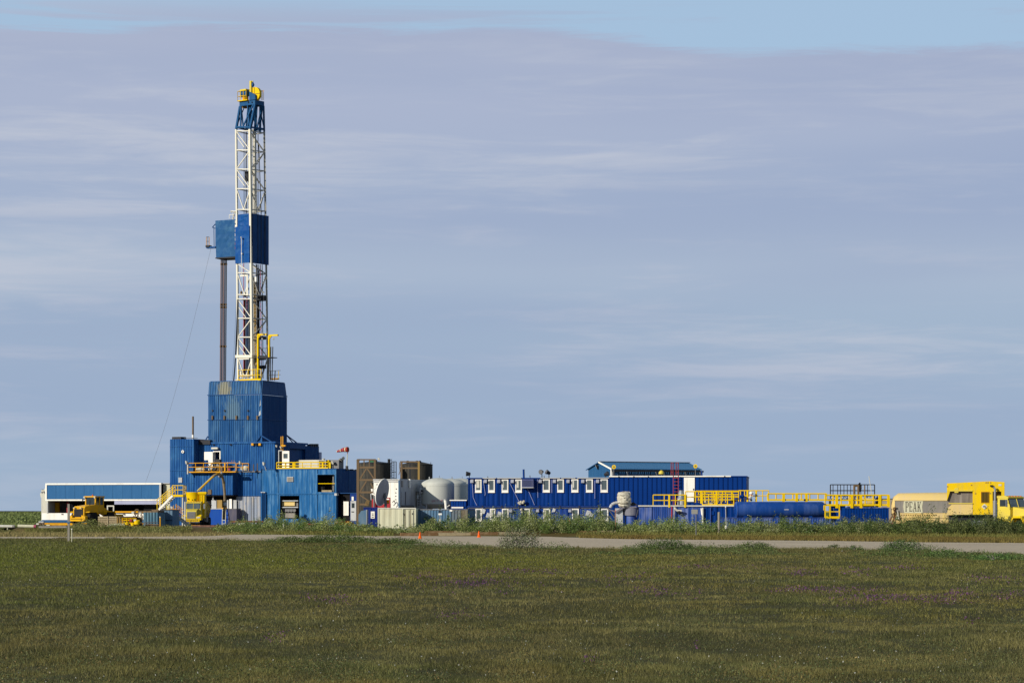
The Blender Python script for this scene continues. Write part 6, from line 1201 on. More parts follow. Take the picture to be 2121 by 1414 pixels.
# ---------------------------------------------------------------- middle: windsock, scaffolds, tanks, dish, containers
def middle():
    g = RG.sub(706, 2.4); zr = RG.z(972, 706, 2.4)
    f = g.sub(719, 0, zr); f.z0 = g.z0+zr-.6; t = thing('windsock', 'red and white striped windsock flying from a pale pole above the dark module', 'windsock', f)
    p0 = f.p(718, 972); p1 = f.p(719.5, 940); p2 = f.p(721, 927); bar(t, 'pole', p0, p1, .05, CREAM); bar(t, 'pole_top', p1, p2, .04, RAILO)
    pts = [f.p(721, 930.5), f.p(715, 930.8), f.p(710, 931.5), f.p(705, 933), f.p(701, 934), f.p(697.5, 935)]; rr = [.30, .27, .22, .17, .13, .09]
    for i in range(5):
        a, b = Vector(pts[i]), Vector(pts[i+1]); m_ = a.lerp(b, .68); MB().tube(a, m_, rr[i], 14, rr[i]*.32+rr[i+1]*.68).obj('red_band', SOCKR, t, True); MB().tube(m_, b, rr[i]*.32+rr[i+1]*.68, 14, rr[i+1]).obj('pale_band', PINK if i % 2 else CREAM, t, True)
    c = f.p(718.5, 968); blk(t, 'pole_base', c[0]-.12, c[0]+.12, -.12, .12, c[2]-.3, c[2]+.2, DSTEEL)
    f = g.sub(704.5, 0); f.z0 = g.z0+zr-.6; t = thing('flood_lamp', 'grey floodlight pair on a pale pole left of the windsock', 'lamp', f); p0 = f.p(704, 972); p1 = f.p(704, 955); bar(t, 'pole', p0, p1, .05, CREAM); floodlight(t, f.p(707, 952), DSTEEL, (-.4, -.6, -.6), s=1.1, pole=p1); floodlight(t, f.p(710, 948.5), OFFW, (.7, -.5, -.2), s=.8, pole=p1)
    # first scaffold
    S1 = Fr(741, 250, 6); t = thing('scaffold_tower', 'tall rusty brown steel scaffold with diagonal braces, left one in front of its tank', 'scaffold', S1)
    xs = [S1.x(741.5), S1.x(776.5)]; zt = S1.z(951, 758)
    for x, r_ in zip(xs, (.13, .10)):
        bar(t, 'column', (x, 0, 0), (x, 0, zt), r_, RUST, square=True)
    for Y in (951.5, 967.5, 993.5, 1019, 1044): bar(t, 'beam', S1.p(740, Y), S1.p(778 if Y < 1040 else 760, Y), .10 if Y > 960 else .07, RUST, square=True)
    for x in xs:
        for Y in (967.5, 1019): z = S1.z(Y, 758); bar(t, 'tie', (x, 0, z), (x, .9, z), .05, RUST, square=True)
    for X in (754, 765): bar(t, 'upper_post', S1.p(X, 967), S1.p(X, 952), .05, RUST, square=True)
    for a, b in (((746, 991), (759, 970)), ((761, 970), (774, 990)), ((746, 1017), (759, 996)), ((768, 1000), (775, 1015)), ((745, 1024), (764, 1037))): bar(t, 'brace', S1.p(*a), S1.p(*b), .07, RUST, square=True)
    blk(t, 'green_plate', S1.x(766), S1.x(774), -.02, .02, S1.z(957, 770), S1.z(953, 770), paint('faded green paint', C(70, 120, 84), None, .4, .6))
    def tank(X0, X1, Yt, Yb, D, name, label, mat, cat, top=.0, a=0, rimX=None, z0=PZ, cone=0, dome=0, n=40):
        g = Fr((X0+X1)/2, D, a, z0); r = (X1-X0)/2*D/F; z1 = g.z(Yt, (X0+X1)/2, -0); zb = max(0, g.z(Yb, (X0+X1)/2)) if Yb else 0
        t = thing(name, label, cat, g); return t, g, r, z1, zb
    t, g, r, z1, zb = tank(743, 809.5, 960, None, 256, 'storage_tank', 'dark stained steel tank behind the left brown scaffold', TANKB, 'tank')
    MB().lathe([(r, 0), (r, z1)], (0, 0, 0), 44).obj('shell', TANKB, t, True); MB().lathe([(r+.05, z1), (r+.05, z1+.08), (0, z1+.3)], (0, 0, 0), 44).obj('roof', DSTEEL, t, True)
    for z in (z1*.33, z1*.66): MB().lathe([(r+.02, z), (r+.02, z+.06)], (0, 0, 0), 44).obj('band', TANKB, t, True)
    MB().box(-.2, .3, -r*.6, -r*.4, z1+.15, z1+.4).obj('hatch', DSTEEL, t); floodlight(t, (r*.3, -r*.6, z1+.5), WHITE, s=.6)
    ladder(t, (r*.95, -.6, 0), (r*.95, -.6, z1+.5), .4, DSTEEL, 22, .025); MB().lathe([(.15, 0), (.15, .5)], (r*.9, -.4, z1), 8).obj('vent', DSTEEL, t)
    t, g, r, z1, zb = tank(829, 896, 962.5, None, 258, 'storage_tank', 'dark stained steel tank behind the right brown scaffold', TANKB, 'tank')
    MB().lathe([(r, 0), (r, z1)], (0, 0, 0), 44).obj('shell', TANKB, t, True); MB().lathe([(r+.04, z1), (r+.04, z1+.06), (0, z1+.45)], (0, 0, 0), 44).obj('roof', TANKB, t, True)
    for x in (-.9, .1, .4): MB().lathe([(.12, 0), (.16, .2), (.1, .35)], (x, -r*.5, z1+.1), 8).obj('roof_fitting', DSTEEL, t)
    bar(t, 'rim_peg', (r*.9, -.5, z1), (r*.9, -.5, z1+.3), .03, DSTEEL)
    S2 = Fr(829, 253, 6); t = thing('scaffold_tower', 'shorter rusty brown scaffold rising behind the white cabin, right of the ladder', 'scaffold', S2)
    zt = S2.z(955.5, 850)
    for X in (831.5, 867.5):
        bar(t, 'column', (S2.x(X), 0, 0), (S2.x(X), 0, zt), .10, RUST if X < 850 else OCHRE, square=True)
    for Y in (956, 969): bar(t, 'beam', S2.p(829, Y), S2.p(870, Y), .08, RUST, square=True)
    bar(t, 'middle_post', S2.p(849, 992), S2.p(849, 956), .07, DSTEEL, square=True); MB().path([S2.p(828, 957), S2.p(827.5, 965), S2.p(828.5, 975), S2.p(826, 983)], .04).obj('hanging_hose', RUST, t)
    L = Fr(816, 262, 0); t = thing('cage_ladder', 'thin dark caged ladder standing against the sky between the two dark tanks', 'ladder', L)
    for X in (811.5, 816, 820.5): bar(t, 'rail', (L.x(X), 0, 0), L.p(X, 955.5), .05, DSTEEL)
    for Y in (955.5, 977, 990): bar(t, 'hoop', L.p(811.5, Y), L.p(820.5, Y), .03, DSTEEL)
    for i in range(12): bar(t, 'rung', L.p(811.5, 958+5*i), L.p(816, 958+5*i), .02, DSTEEL)
    # white cabin: white front, shade of the long side put into its grey colour
    W = Fr(827, 236, 16); t = thing('white_cabin', 'white steel cabin with a shaded grey side and double doors, behind the satellite dish', 'cabin', W)
    x0 = W.x(774); zt = W.z(991.5, 827); dep = W.y(893, 0)
    n = 6; w = -x0/n
    for i in range(n): MB().box(x0+i*w+.01, x0+(i+1)*w-.01, -.03, 0, 0.05, zt-.35).obj('wall_panel', WHITE, t)
    MB().box(x0, 0, .005, .1, 0, zt-.1).obj('front_wall', WHITE, t); MB().box(x0-.05, .05, -.08, .1, zt-.12, zt).obj('roof_edge', GREYW, t); MB().box(x0-.05, .05, -.06, -.031, zt-.32, zt-.2).obj('upper_sill', GREYW, t)
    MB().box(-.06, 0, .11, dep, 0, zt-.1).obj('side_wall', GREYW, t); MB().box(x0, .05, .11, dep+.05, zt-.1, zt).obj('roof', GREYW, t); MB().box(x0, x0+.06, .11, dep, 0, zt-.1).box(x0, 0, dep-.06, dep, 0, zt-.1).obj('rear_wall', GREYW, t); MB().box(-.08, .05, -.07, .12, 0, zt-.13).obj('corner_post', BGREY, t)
    def side(Xa, Xb, Ya, Yb, nm, mat, d=.04, lab=None):
        a = W.q(Xa, Ya, 0); b = W.q(Xb, Yb, 0); zm = (W.q(Xa, Ya, 0)[2]+W.q(Xb, Ya, 0)[2])/2; zn = (W.q(Xa, Yb, 0)[2]+W.q(Xb, Yb, 0)[2])/2
        return blk(t, nm, .002, d, a[1], b[1], max(.02, zn), zm, mat, lab)
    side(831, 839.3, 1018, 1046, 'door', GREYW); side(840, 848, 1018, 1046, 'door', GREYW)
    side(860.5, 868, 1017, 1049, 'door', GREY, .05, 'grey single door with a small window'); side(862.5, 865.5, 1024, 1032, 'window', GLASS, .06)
    side(831, 834, 995, 1008, 'vent', STEEL); side(831, 852, 1046, 1051, 'rubble', STEEL, .3); bar(t, 'door_post', W.q(839.6, 1046, .06), W.q(839.6, 1018, .06), .03, DSTEEL)
    a = W.p(847, 992, -.0); q = W.q(848, 1000, .1); blk(t, 'light_tube', .05, .2, q[1]-.1, q[1]+.15, q[2]-.45, q[2]+.4, WHITE)
    for X, Y in ((781, 1003), (781, 1010), (820, 1020), (820, 1027), (820, 1034), (821, 1012)): c = W.p(X, Y); blk(t, 'latch', c[0]-.05, c[0]+.05, -.07, -.031, c[2]-.05, c[2]+.05, STEEL)
    MB().path([W.p(813, 1040, -.3), W.p(816, 1036, -.3), W.p(819, 1042, -.3), W.p(815, 1047, -.3)], .04).obj('hose', DSTEEL, t)
    # dish
    d = Fr(791, 221, 0); t = thing('satellite_dish', 'large tilted white satellite dish seen from the side with its shaded grey back', 'dish', d)
    c = Vector(d.p(791, 1019)); nrm = Vector((-.88, .38, .2)).normalized(); R_ = 28.5*221/F
    xax = nrm.cross(Vector((0, 0, 1))).normalized(); yax = xax.cross(nrm)
    def dish_mesh(off, rim):
        m = MB(); v = []; n = 36; k = 7
        for j in range(k+1):
            rr = R_*j/k
            for i in range(n): a = 2*PI*i/n; v.append(c + xax*math.cos(a)*rr + yax*math.sin(a)*rr + nrm*(.16*R_*(j/k)**2-.16*R_ + off))
        return m.add(v, [(j*n+i, j*n+(i+1) % n, (j+1)*n+(i+1) % n, (j+1)*n+i) for j in range(k) for i in range(n)])
    dish_mesh(0, 0).obj('dish_face', WHITE, t, True); dish_mesh(-.05, 0).obj('dish_back', paint('dish back shade grey', C(188, 184, 186), C(170, 166, 168), .5, .5, streak=False), t, True)  # back is the white dish with its shade put into the colour
    m = MB(); v = []; n = 36
    for i in range(n):
        a = 2*PI*i/n
        for off in (-.06, .03): v.append(c + xax*math.cos(a)*(R_+.02) + yax*math.sin(a)*(R_+.02) + nrm*off)
        for off in (.03, -.06): v.append(c + xax*math.cos(a)*(R_-.05) + yax*math.sin(a)*(R_-.05) + nrm*off)
    m.add(v, [(4*i+j, 4*((i+1) % n)+j, 4*((i+1) % n)+(j+1) % 4, 4*i+(j+1) % 4) for i in range(n) for j in range(4)]); m.obj('rim', WHITE, t, True)
    bk = c - nrm*.3; bar(t, 'mount', bk, (bk[0]+.2, bk[1]+.1, 0), .12, STEEL); cc = Vector(d.p(786.5, 1027.5, -.0)); 
    for j in range(3):
        for i in range(3): q = c - nrm*.33*R_*.0 + xax*(.05+.12*i) + yax*(-.35+.13*j) - nrm*(.16*R_+.09) ; MB().lathe([(.045, -.01), (.045, .01)], q, 6).obj('badge_dot', PINK, t)
    fh = c + nrm*1.0; bar(t, 'feed_arm', c-yax*R_*.8, fh, .03, GREYW); bar(t, 'feed_arm', c+yax*R_*.6, fh, .02, GREYW); MB().lathe([(.1, -.12), (.13, .12)], fh, 10).obj('feed_horn', WHITE, t)
    r_ = Fr(770, 226, 8); t = thing('red_unit', 'small red painted unit with a yellow motor behind the satellite dish', 'machine', r_)
    a = r_.p(770, 1033); b = r_.p(786, 1050.5); 
    MB().box(a[0], b[0], 0, .8, 0, a[2]).obj('cabinet', RED, t); a2 = r_.p(786, 1043); b2 = r_.p(806, 1050); MB().box(a2[0]+.01, b2[0], 0, .8, 0, a2[2]).obj('deck', RED, t)
    for X in (799.5, 807.5): bar(t, 'frame_post', r_.p(X, 1050), r_.p(X, 1030), .05, RED, square=True)
    bar(t, 'frame_top', r_.p(796, 1031), r_.p(808, 1031), .05, RED, square=True); c = r_.p(803, 1040, .3); MB().lathe([(.2, -.25), (.2, .25)], c, 12).obj('motor', YELO, t, True); c = r_.p(804, 1046, .2); MB().box(c[0]-.15, c[0]+.15, .1, .4, c[2]-.2, c[2]+.2).obj('pump', DSTEEL, t)
    bar(t, 'dish_stand', r_.p(775, 1050, -.2), r_.p(775, 1026, -.2), .09, STEEL); blk(t, 'small_lid', r_.x(771), r_.x(780), -.3, .1, r_.z(1024, 775), r_.z(1021, 775), WHITE); MB().path([r_.p(768, 1022, -.3), r_.p(769, 1035, -.3)], .05).obj('arm', GREYW, t)
    for i in range(4): bar(t, 'mesh_bar', r_.p(756+2*i, 1047, 0), r_.p(759+2*i, 1036, 0), .02, OCHRE)
    # navy box with notice, little grey tank
    nb = Fr(753, 218, 6); t = thing('navy_container', 'small navy blue container end with a white notice board', 'container', nb); x1 = nb.x(783); z1 = nb.z(1052, 768)
    NAVY = paint('navy container paint', C(24, 44, 120), C(40, 60, 130), .6, .5); MB().box(0, x1, 0, 5, 0, z1).obj('body', NAVY, t); MB().box(-.02, x1+.04, -.05, .1, z1+.002, z1+.08).obj('roof_edge', NAVY, t); bar(t, 'seam', nb.p(768, 1098, -.03), nb.p(768, 1053, -.03), .03, NAVY); MB().box(x1-.08, x1+.03, -.06, -.005, 0, z1).obj('corner_post', NAVY, t)
    a = nb.p(768.2, 1058.5); b = nb.p(776.4, 1073); nn = MB().box(a[0], b[0], -.06, -.02, b[2], a[2]).obj('notice_board', WHITE, t)
    for Y, w in ((1063, .12), (1066, .16), (1070, .2)): blk(nn, 'printed_mark', (a[0]+b[0])/2-w/2, (a[0]+b[0])/2+w/2, -.065, -.061, nb.z(Y+1, 772), nb.z(Y-.6, 772), DSTEEL)
    ng = Fr(746, 216, 6); t = thing('grey_hood', 'faceted light grey metal hood standing left of the navy container', 'hood', ng); x1 = ng.x(762); z1 = ng.z(1055.5, 755)
    MB().prism([(0, .3), (0, z1*.75), (x1*.35, z1*.95), (x1, z1), (x1, .3)], -.9, 0, 'y').obj('hood', BGREY, t); MB().box(.1, x1-.1, -.8, -.1, 0, .295).obj('base', DSTEEL, t); blk(t, 'side_panel', x1, x1+.04, -.9, 0, .3, z1+.03, GREYW)
    # cream container with door end
    cc = Fr(783, 210, 5); t = thing('cream_container', 'cream coloured steel container with a double leaf door and rust streaks', 'container', cc); x1 = cc.x(861); z1 = cc.z(1051, 820)
    xd = cc.x(834)
    MB().corr(0.06, xd-.05, 0, .1, z1-.12, .5, .02).obj('front_wall', CREAM, t); MB().box(0, x1, .07, 2.4, 0, z1-.05).obj('body', CREAM, t)
    MB().box(-.02, x1+.02, -.04, .1, z1-.1, z1).box(-.02, x1+.02, -.04, .06, 0, .1).obj('frame', OFFW, t)
    for X in (783.6, 834, 860.5): MB().box(cc.x(X)-.05, cc.x(X)+.05, -.05, .05, .1, z1-.1).obj('corner_post', CREAM, t)
    for X0, X1_ in ((839.5, 850), (850.6, 859)): a = cc.x(X0); b = cc.x(X1_); o = blk(t, 'door', a, b, -.03, .06, .2, z1-.16, CREAM); bar(o, 'lock_rod', (b-.12, -.06, .25), (b-.12, -.06, z1-.2), .02, STEEL, 5); bar(o, 'seam', (a, -.04, .2), (a, -.04, z1-.16), .022, RUST, 5)
    for X, Y in ((836.5, 1064), (855, 1063.5)): c = cc.p(X, Y); blk(t, 'latch', c[0]-.06, c[0]+.06, -.07, -.051, c[2]-.07, c[2]+.07, DSTEEL)
    bc = Fr(861.5, 211.5, 14); t = thing('blue_grey_container', 'long blue grey corrugated container with brown doors, behind the willow right of the cream one', 'container', bc); x1 = bc.x(969); z1 = bc.z(1054, 900); xm = bc.x(935)
    t['label'] = 'long blue grey corrugated container right of the cream container'
    MB().corr(0.05, xm, 0, .1, z1-.08, .26, .05).obj('front_wall', BGREY, t); MB().corr(xm+.02, bc.x(955), 0, .1, z1-.08, .3, .05).obj('front_wall', paint('dull slate steel', C(100, 112, 122), C(124, 126, 120), .7, .6, rust=.4), t); MB().corr(bc.x(955)+.02, x1, 0, .1, z1-.08, .4, .04).obj('rusty_door', paint('brown door steel', C(126, 120, 104), C(100, 90, 74), .8, .7, rust=.4), t)
    MB().box(0, x1, .08, 2.4, 0, z1-.05).obj('body', BGREY, t); MB().box(-.02, x1+.03, -.06, 2.4, z1-.075, z1).obj('top_rail', STEEL, t)
    a = bc.p(932, 1055.5); b = bc.p(937.5, 1058.5); blk(t, 'label_plate', a[0], b[0], -.1, -.055, b[2], a[2], WHITE)
    # rounded silos
    lab = ['nearest and largest pale dome topped silo, with a ladder on its left', 'middle pale dome topped silo, partly shadowed by the nearest', 'farthest pale dome topped silo, cut off by the camp building']
    for i, (X0, X1_, Yt, D) in enumerate(((872.5, 941, 989, 241), (898, 967, 990.5, 251), (920, 988, 990, 262))):
        g = Fr((X0+X1_)/2, D, 0); r = (X1_-X0)/2*D/F; XM = (X0+X1_)/2; zt = g.z(Yt, XM); zs = g.z(1000.5, XM); zc = g.z(1043, XM); zb = g.z(1053, XM)
        t = thing('silo', lab[i], 'silo', g, 'pale dome topped silos')
        pr = [(r*.55, zb), (r*.62, zb+.05), (r, zc), (r, zs-.12), (r*.99, zs-.02), (r*.95, zs+.07), (r*.88, zs+(zt-zs)*.3), (r*.7, zs+(zt-zs)*.58), (r*.5, zs+(zt-zs)*.78), (r*.25, zs+(zt-zs)*.94), (r*.08, zt), (0, zt)]
        MB().lathe(pr, (0, 0, 0), 48).obj('shell', TANKW, t, True)
        MB().lathe([(r+.02, zc-.02), (r+.02, zc+.05)], (0, 0, 0), 48).obj('weld_band', GREYW, t, True); MB().lathe([(r+.015, zs-.3), (r+.015, zs-.26)], (0, 0, 0), 48).obj('weld_band', TANKW, t, True)
        for k in range(4): a = PI/4+k*PI/2; bar(t, 'leg', (math.cos(a)*r*.85, math.sin(a)*r*.85, 0), (math.cos(a)*r*.95, math.sin(a)*r*.95, zc+.2), .08, GREYW); 
        bar(t, 'top_valve', (-r*.5, -.3, zt-.35), (-r*.5, -.3, zt+.1), .05, GREYW); bar(t, 'top_valve', (r*.1, 0, zt-.1), (r*.1, 0, zt+.22), .02, STEEL)
        ladder(t, (-r-.12, -.2, 0), (-r-.12, -.2, zs-.9), .45, GREYW, 14, .035); MB().lathe([(.16, -.25), (.2, .1), (.1, .3)], (-r+.0, -.7, zs-.75), 10).obj('manhole', GREYW, t, True); MB().lathe([(.1, -.05), (.1, .05)], (-r+.1, -.95, zs-.75), 10, 'y').obj('dark_port', DSTEEL, t)
        bar(t, 'strut', (-r, -.4, .3), (-r*.55, -r*.6, zb), .06, GREYW); bar(t, 'strut', (r*.4, -r*.9, zb), (r*.75, -r*.8, zb+.35), .05, WHITE)
        if i == 0:
            c = g.p(904, 1037); x = -.02-r*.1; ch = {'U': [(0, 0, .2, 1), (.8, 0, 1, 1), (.2, 0, .8, .18)], 'N': [(0, 0, .2, 1), (.8, 0, 1, 1), (.3, .35, .7, .65)], 'I': [(.4, 0, .6, 1)], 'T': [(.4, 0, .6, 1), (0, .82, .4, 1), (.6, .82, 1, 1)], '2': [(0, 0, 1, .18), (0, .82, 1, 1), (.78, .5, 1, .82), (0, .18, .22, .5), (0, .42, 1, .55)]}
            lt = MB(); x = -.55
            for s_ in 'UNIT 2':
                if s_ != ' ':
                    for (a0, b0, a1, b1) in ch[s_]:
                        xx0, xx1 = x+a0*.13, x+a1*.13; yy = -math.sqrt(max(0, r*r-((xx0+xx1)/2)**2))-.012; lt.box(xx0, xx1, yy-.01, yy+.02, c[2]-.1+b0*.2, c[2]-.1+b1*.2)
                x += .18
            lt.obj('lettering', PINK, t)
    vp = Fr(922.5, 209.5, 0); t = thing('vent_post', 'short white upright pipe on top of the blue grey container', 'pipe', vp); vp2 = vp; zt_ = bc.z(1054, 922); bar(t, 'pipe', (0, 3, zt_-.3), vp.p(922.3, 1035, 3), .11, WHITE, 10); MB().lathe([(.14, 0), (.14, .06)], vp.p(922.3, 1035, 3), 10).obj('cap', GREYW, t)
    # blue box with white trim in front of the third silo
    bb = Fr(933.5, 237.5, 10); t = thing('blue_shed_box', 'low blue ribbed box with white edges between the silos and the camp', 'shed', bb); x1 = bb.x(966); z1 = bb.z(1036.5, 950); z0 = bb.z(1049, 950)
    MB().corr(.02, x1, 0, z0, z1, .26, .04).obj('front_wall', CAMPB, t); MB().box(0, x1, .07, 2, 0, z1).obj('body', CAMPB, t); MB().box(-.1, x1+.05, -.08, 2.05, z1+.002, z1+.1).obj('roof_edge', WHITE, t); MB().box(.1, x1-.3, -.1, 0, bb.z(1052, 950), z0-.01).obj('white_sill', WHITE, t); MB().box(.0, x1, -.05, .0, 0, bb.z(1052, 950)-.01).obj('lower_wall', CAMPB, t)
middle()
# ---------------------------------------------------------------- the two storey blue camp and the gabled building behind it
def camp():
    g = Fr(970, 236, 7); 
    # one accommodation unit = one stacked module: own wall panels, window, fan box
    def zz(Y, X=1110): return g.z(Y, X)
    z1 = g.z(990, 972); zr = g.z(987.5, 1262)
    t = thing('camp_building', 'left part of the blue two storey camp with white framed windows', 'building', g)
    edges = [970, 1003, 1032, 1059, 1084, 1110, 1146, 1176, 1206, 1237, 1265]
    wins = [(984.3, 997.5), (1011.6, 1025), (1039.4, 1053), (1067.6, 1081), (1124.5, 1139), (1154.4, 1168), (1183.7, 1198), (1213.9, 1228), (1244, 1259)]
    xe = g.x(1265)
    zf = g.z(1046.5, 1110)
    for i in range(len(edges)-1):
        a, b = g.x(edges[i]), g.x(edges[i+1]); zt = z1
        n = max(3, int((b-a)/.42)); w = (b-a)/n
        m = MB().corr(a+.02, b-.02, 0, zf, zt-.12, w*.9, .03); m.obj('wall_module', CAMPB, t)
        MB().box(a-.02, a+.05, -.07, .0, zf-.1, zt-.05).obj('joint_post', CAMPB, t)
        m = MB().corr(a+.02, b-.02, .03, 0, zf-.26, w*.9, .03); m.obj('lower_module', CAMPP, t); MB().box(a-.02, a+.06, -.05, .03, 0, zf-.27).obj('joint_post', CAMPB if i % 2 else CAMPP, t)
    MB().box(0, xe, .1, 9, 0, zt-.06).obj('body', CAMPB, t); MB().box(-.15, xe, -.12, 9.05, zt-.055, zt+.04).obj('roof', CAMPB, t)
    MB().box(-.12, xe, -.16, -.05, zf-.2, zf-.04).obj('floor_beam', CAMPB, t); MB().box(-.05, xe, -.1, .02, zf-.25, zf-.21).obj('floor_strip', GREYW, t)
    for (X0, X1) in ((1000, 1028), (1030, 1080), (1120, 1160), (1163, 1192), (1196, 1262)): MB().box(g.x(X0), g.x(X1), -.18, -.125, zt-.03, zt+.05).obj('roof_flashing', GREYW, t)
    bar(t, 'eave_pipe', (0, -.2, zf-.12), (xe, -.2, zf-.12), .045, CAMPP, 6)
    for X in (1000, 1040, 1075, 1118, 1160, 1200, 1240): blk(t, 'bracket', g.x(X)-.06, g.x(X)+.06, -.24, -.165, zf-.2, zf, DSTEEL)
    def window(X0, X1, Y0, Y1, lit=SKYGLASS, blind=None):
        a, b = g.x(X0), g.x(X1); t1, b1 = g.z(Y0, X0), g.z(Y1, X0); m = MB(); e = .085
        m.box(a, a+e, -.1, -.03, b1, t1).box(b-e, b, -.1, -.03, b1, t1).box(a+e, b-e, -.1, -.03, t1-e, t1).box(a+e, b-e, -.1, -.03, b1, b1+.2).box(a-.02, b+.02, -.13, -.101, b1-.03, b1+.02); o = m.obj('window', WHITE, t)
        m2 = MB().box(a+e, b-e, -.05, -.04, b1+.2, t1-e).obj('pane', lit, o); MB().box(a+e, a+e+.04, -.075, -.051, b1+.2, t1-e).box(b-e-.04, b-e, -.075, -.051, b1+.2, t1-e).box(a+e+.04, b-e-.04, -.075, -.051, t1-e-.04, t1-e).box(a+e+.04, b-e-.04, -.075, -.051, b1+.2, b1+.25).obj('sash', GREYW, o)
        if blind: MB().box(a+e+.05, a+e+.05+(b-a-2*e-.1)*blind, -.065, -.053, b1+.45, t1-e-.05).obj('blind', OFFW, o)
    for i, (X0, X1) in enumerate(wins): window(X0, X1, 992.5 if i < 4 else 992, 1019.3 if i < 4 else 1018.8, SKYGLASS, (.8, None, .15, .5, None, None, .3, None, None)[i])
    for i, (X0, X1) in enumerate(((985, 998), (1015, 1026), (1040, 1053.5), (1086.5, 1098), (1125.5, 1139.5), (1185, 1199), (1245.5, 1260))): window(X0, X1, 1053, 1079, SKYGLASS, (None, .5, None, None, .3, None, None)[i])
    def fan(X0, X1, Y0, Y1):
        a, b = g.x(X0), g.x(X1); t1, b1 = g.z(Y0, X0), g.z(Y1, X0); o = MB().prism([(-.34, b1), (-.34, b1+(t1-b1)*.7), (-.1, t1), (-.035, t1), (-.035, b1)], a, b, 'x').obj('fan_hood', GREYW, t)
        for k in range(3): MB().box(a+.03, b-.03, -.36, -.341, b1+.06+k*.09, b1+.1+k*.09).obj('louvre', LILAC, o)
    for X0 in (975, 1002.8, 1030.5, 1058.5, 1116.5, 1145.7, 1174, 1204.5, 1235): fan(X0, X0+6.3, 992.5, 999.5)
    for X0 in (975, 1055.5, 1111, 1178, 1237): fan(X0, X0+6, 1054, 1060)
    for X, Y, s in ((1000, 1058, .3), (1011, 1066, .25), (1034, 1064, .28), (1147, 1056, .2), (1218, 1062, .3), (1224, 1066, .25)):
        c = g.p(X, Y); MB().prism([(c[0]-s, c[2]-s), (c[0]+s*.6, c[2]-s*.8), (c[0]+s, c[2]+s*.5), (c[0]-s*.3, c[2]+s)], -.08, -.035, 'y').obj('frost_patch', GREYW, t)
    # wires and drips
    for pts in (((978, 1000), (980, 1030), (984, 1039), (988, 1046)), ((1001, 995), (1005, 1022), (1004, 1026)), ((1056, 1000), (1075, 1038)), ((1092, 1010), (1107, 1045)), ((1113, 992), (1114, 1030)), ((1232, 995), (1232, 1032)), ((1143, 993), (1143, 1020))): MB().path([g.p(x, y, -.14) for x, y in pts], .022, 4).obj('cable', LILAC, t)
    # grey air unit
    a, b = g.p(1082.5, 992), g.p(1106.5, 1008.5); o = MB().box(a[0], b[0], -.75, -.08, b[2], a[2]).obj('air_unit', LILAC if False else paint('slate air unit', C(84, 92, 140), C(110, 116, 150), .6, .5), t); MB().box(a[0]-.02, b[0]+.02, -.77, -.06, b[2]-.08, b[2]-.003).obj('tray', GREYW, o)
    for k in range(6): blk(o, 'louvre', a[0]+.05, b[0]-.05, -.765, -.751, b[2]+.1+k*.1, b[2]+.14+k*.1, DSTEEL)
    c = g.p(1084.5, 990, -.1); bar(t, 'flue', (c[0], .1, c[2]-.1), g.p(1084.5, 971.5, .1), .10, CAMPB, 10)
    for X, Y0 in ((1097.5, 984), (1127, 985), (1010, 986)): bar(t, 'vent_pipe', (g.x(X), .3, zt), g.p(X, Y0, .3), .04, STEEL)
    # pale hose bundle between floors
    for k, (X, Y) in enumerate(((1075, 1041), (1079, 1039), (1083, 1041), (1085, 1038), (1080, 1055), (1081, 1060), (1077, 1043))): c = g.p(X, Y, -.35); r_ = .13; MB().lathe([(.02, -r_), (r_, -r_*.5), (r_, r_*.5), (.02, r_)], c, 8).obj('wrapped_joint', CANVAS, t, True)
    bar(t, 'dark_post', (g.x(1082), -.3, 0), (g.x(1082), -.3, zf-.3), .12, DSTEEL)
    # roof lamps are things of their own
    def rooflamp(X, Y, aim, lab):
        f = g.sub(X, .3, zt+.05); o = thing('flood_lamp', lab, 'lamp', f, 'floodlights on the camp roof'); p = f.p(X, Y); q = (p[0], 0, 0); bar(o, 'pole', q, (p[0], 0, p[2]), .045, DSTEEL)
        m = MB(); d = Vector(aim).normalized(); pc = Vector((p[0], 0, p[2])); h = m.tube(pc-d*.12, pc+d*.3, .14, 10, .24).obj('lamp_head', DSTEEL, o, True); MB().tube(pc+d*.305, pc+d*.33, .21, 10).obj('lens', STEEL, o, True)
    rooflamp(972, 981, (-1, -.2, .05), 'dark floodlight leaning left off the left end of the camp roof')
    rooflamp(1122.5, 976.5, (-.3, -1, -.1), 'left of the two floodlights close together on the camp roof'); rooflamp(1137, 979, (-.8, -.5, .4), 'right of the two floodlights close together on the camp roof')
    rooflamp(1254.5, 982, (.8, -.5, .3), 'low dark floodlight at the roof step of the camp'); 
    # ---- right part: tall plain panels
    h = Fr(1262, 229.5, 7); t = thing('camp_building', 'right part of the blue camp with plain upright panels and a white door', 'building', h)
    zt = h.z(985.6, 1262); xr = h.x(1546.3); n = 29; w = xr/n; zl = 0
    pm = MB().box(.012, w-.012, -.03, .0, .05, zt-.14).box(.012, .05, -.075, -.031, .05, zt-.14).mesh('wall_panel', CAMPB)
    for i in range(n):
        o = bpy.data.objects.new('wall_panel', pm); COL.objects.link(o); o.parent = t; o.location = (i*w, -.004*(i % 2), 0)
    MB().box(0, xr, .01, 9, 0, zt-.1).obj('body', CAMPB, t); MB().box(-.05, xr+.05, -.1, 9.05, zt-.095, zt).obj('roof', CAMPB, t); MB().box(0, h.x(1514), -.14, -.101, zt-.08, zt+.03).obj('roof_trim', WHITE, t)
    for X in (1282, 1313, 1343, 1501): blk(t, 'clip', h.x(X)-.05, h.x(X)+.05, -.18, -.141, zt-.1, zt, DSTEEL)
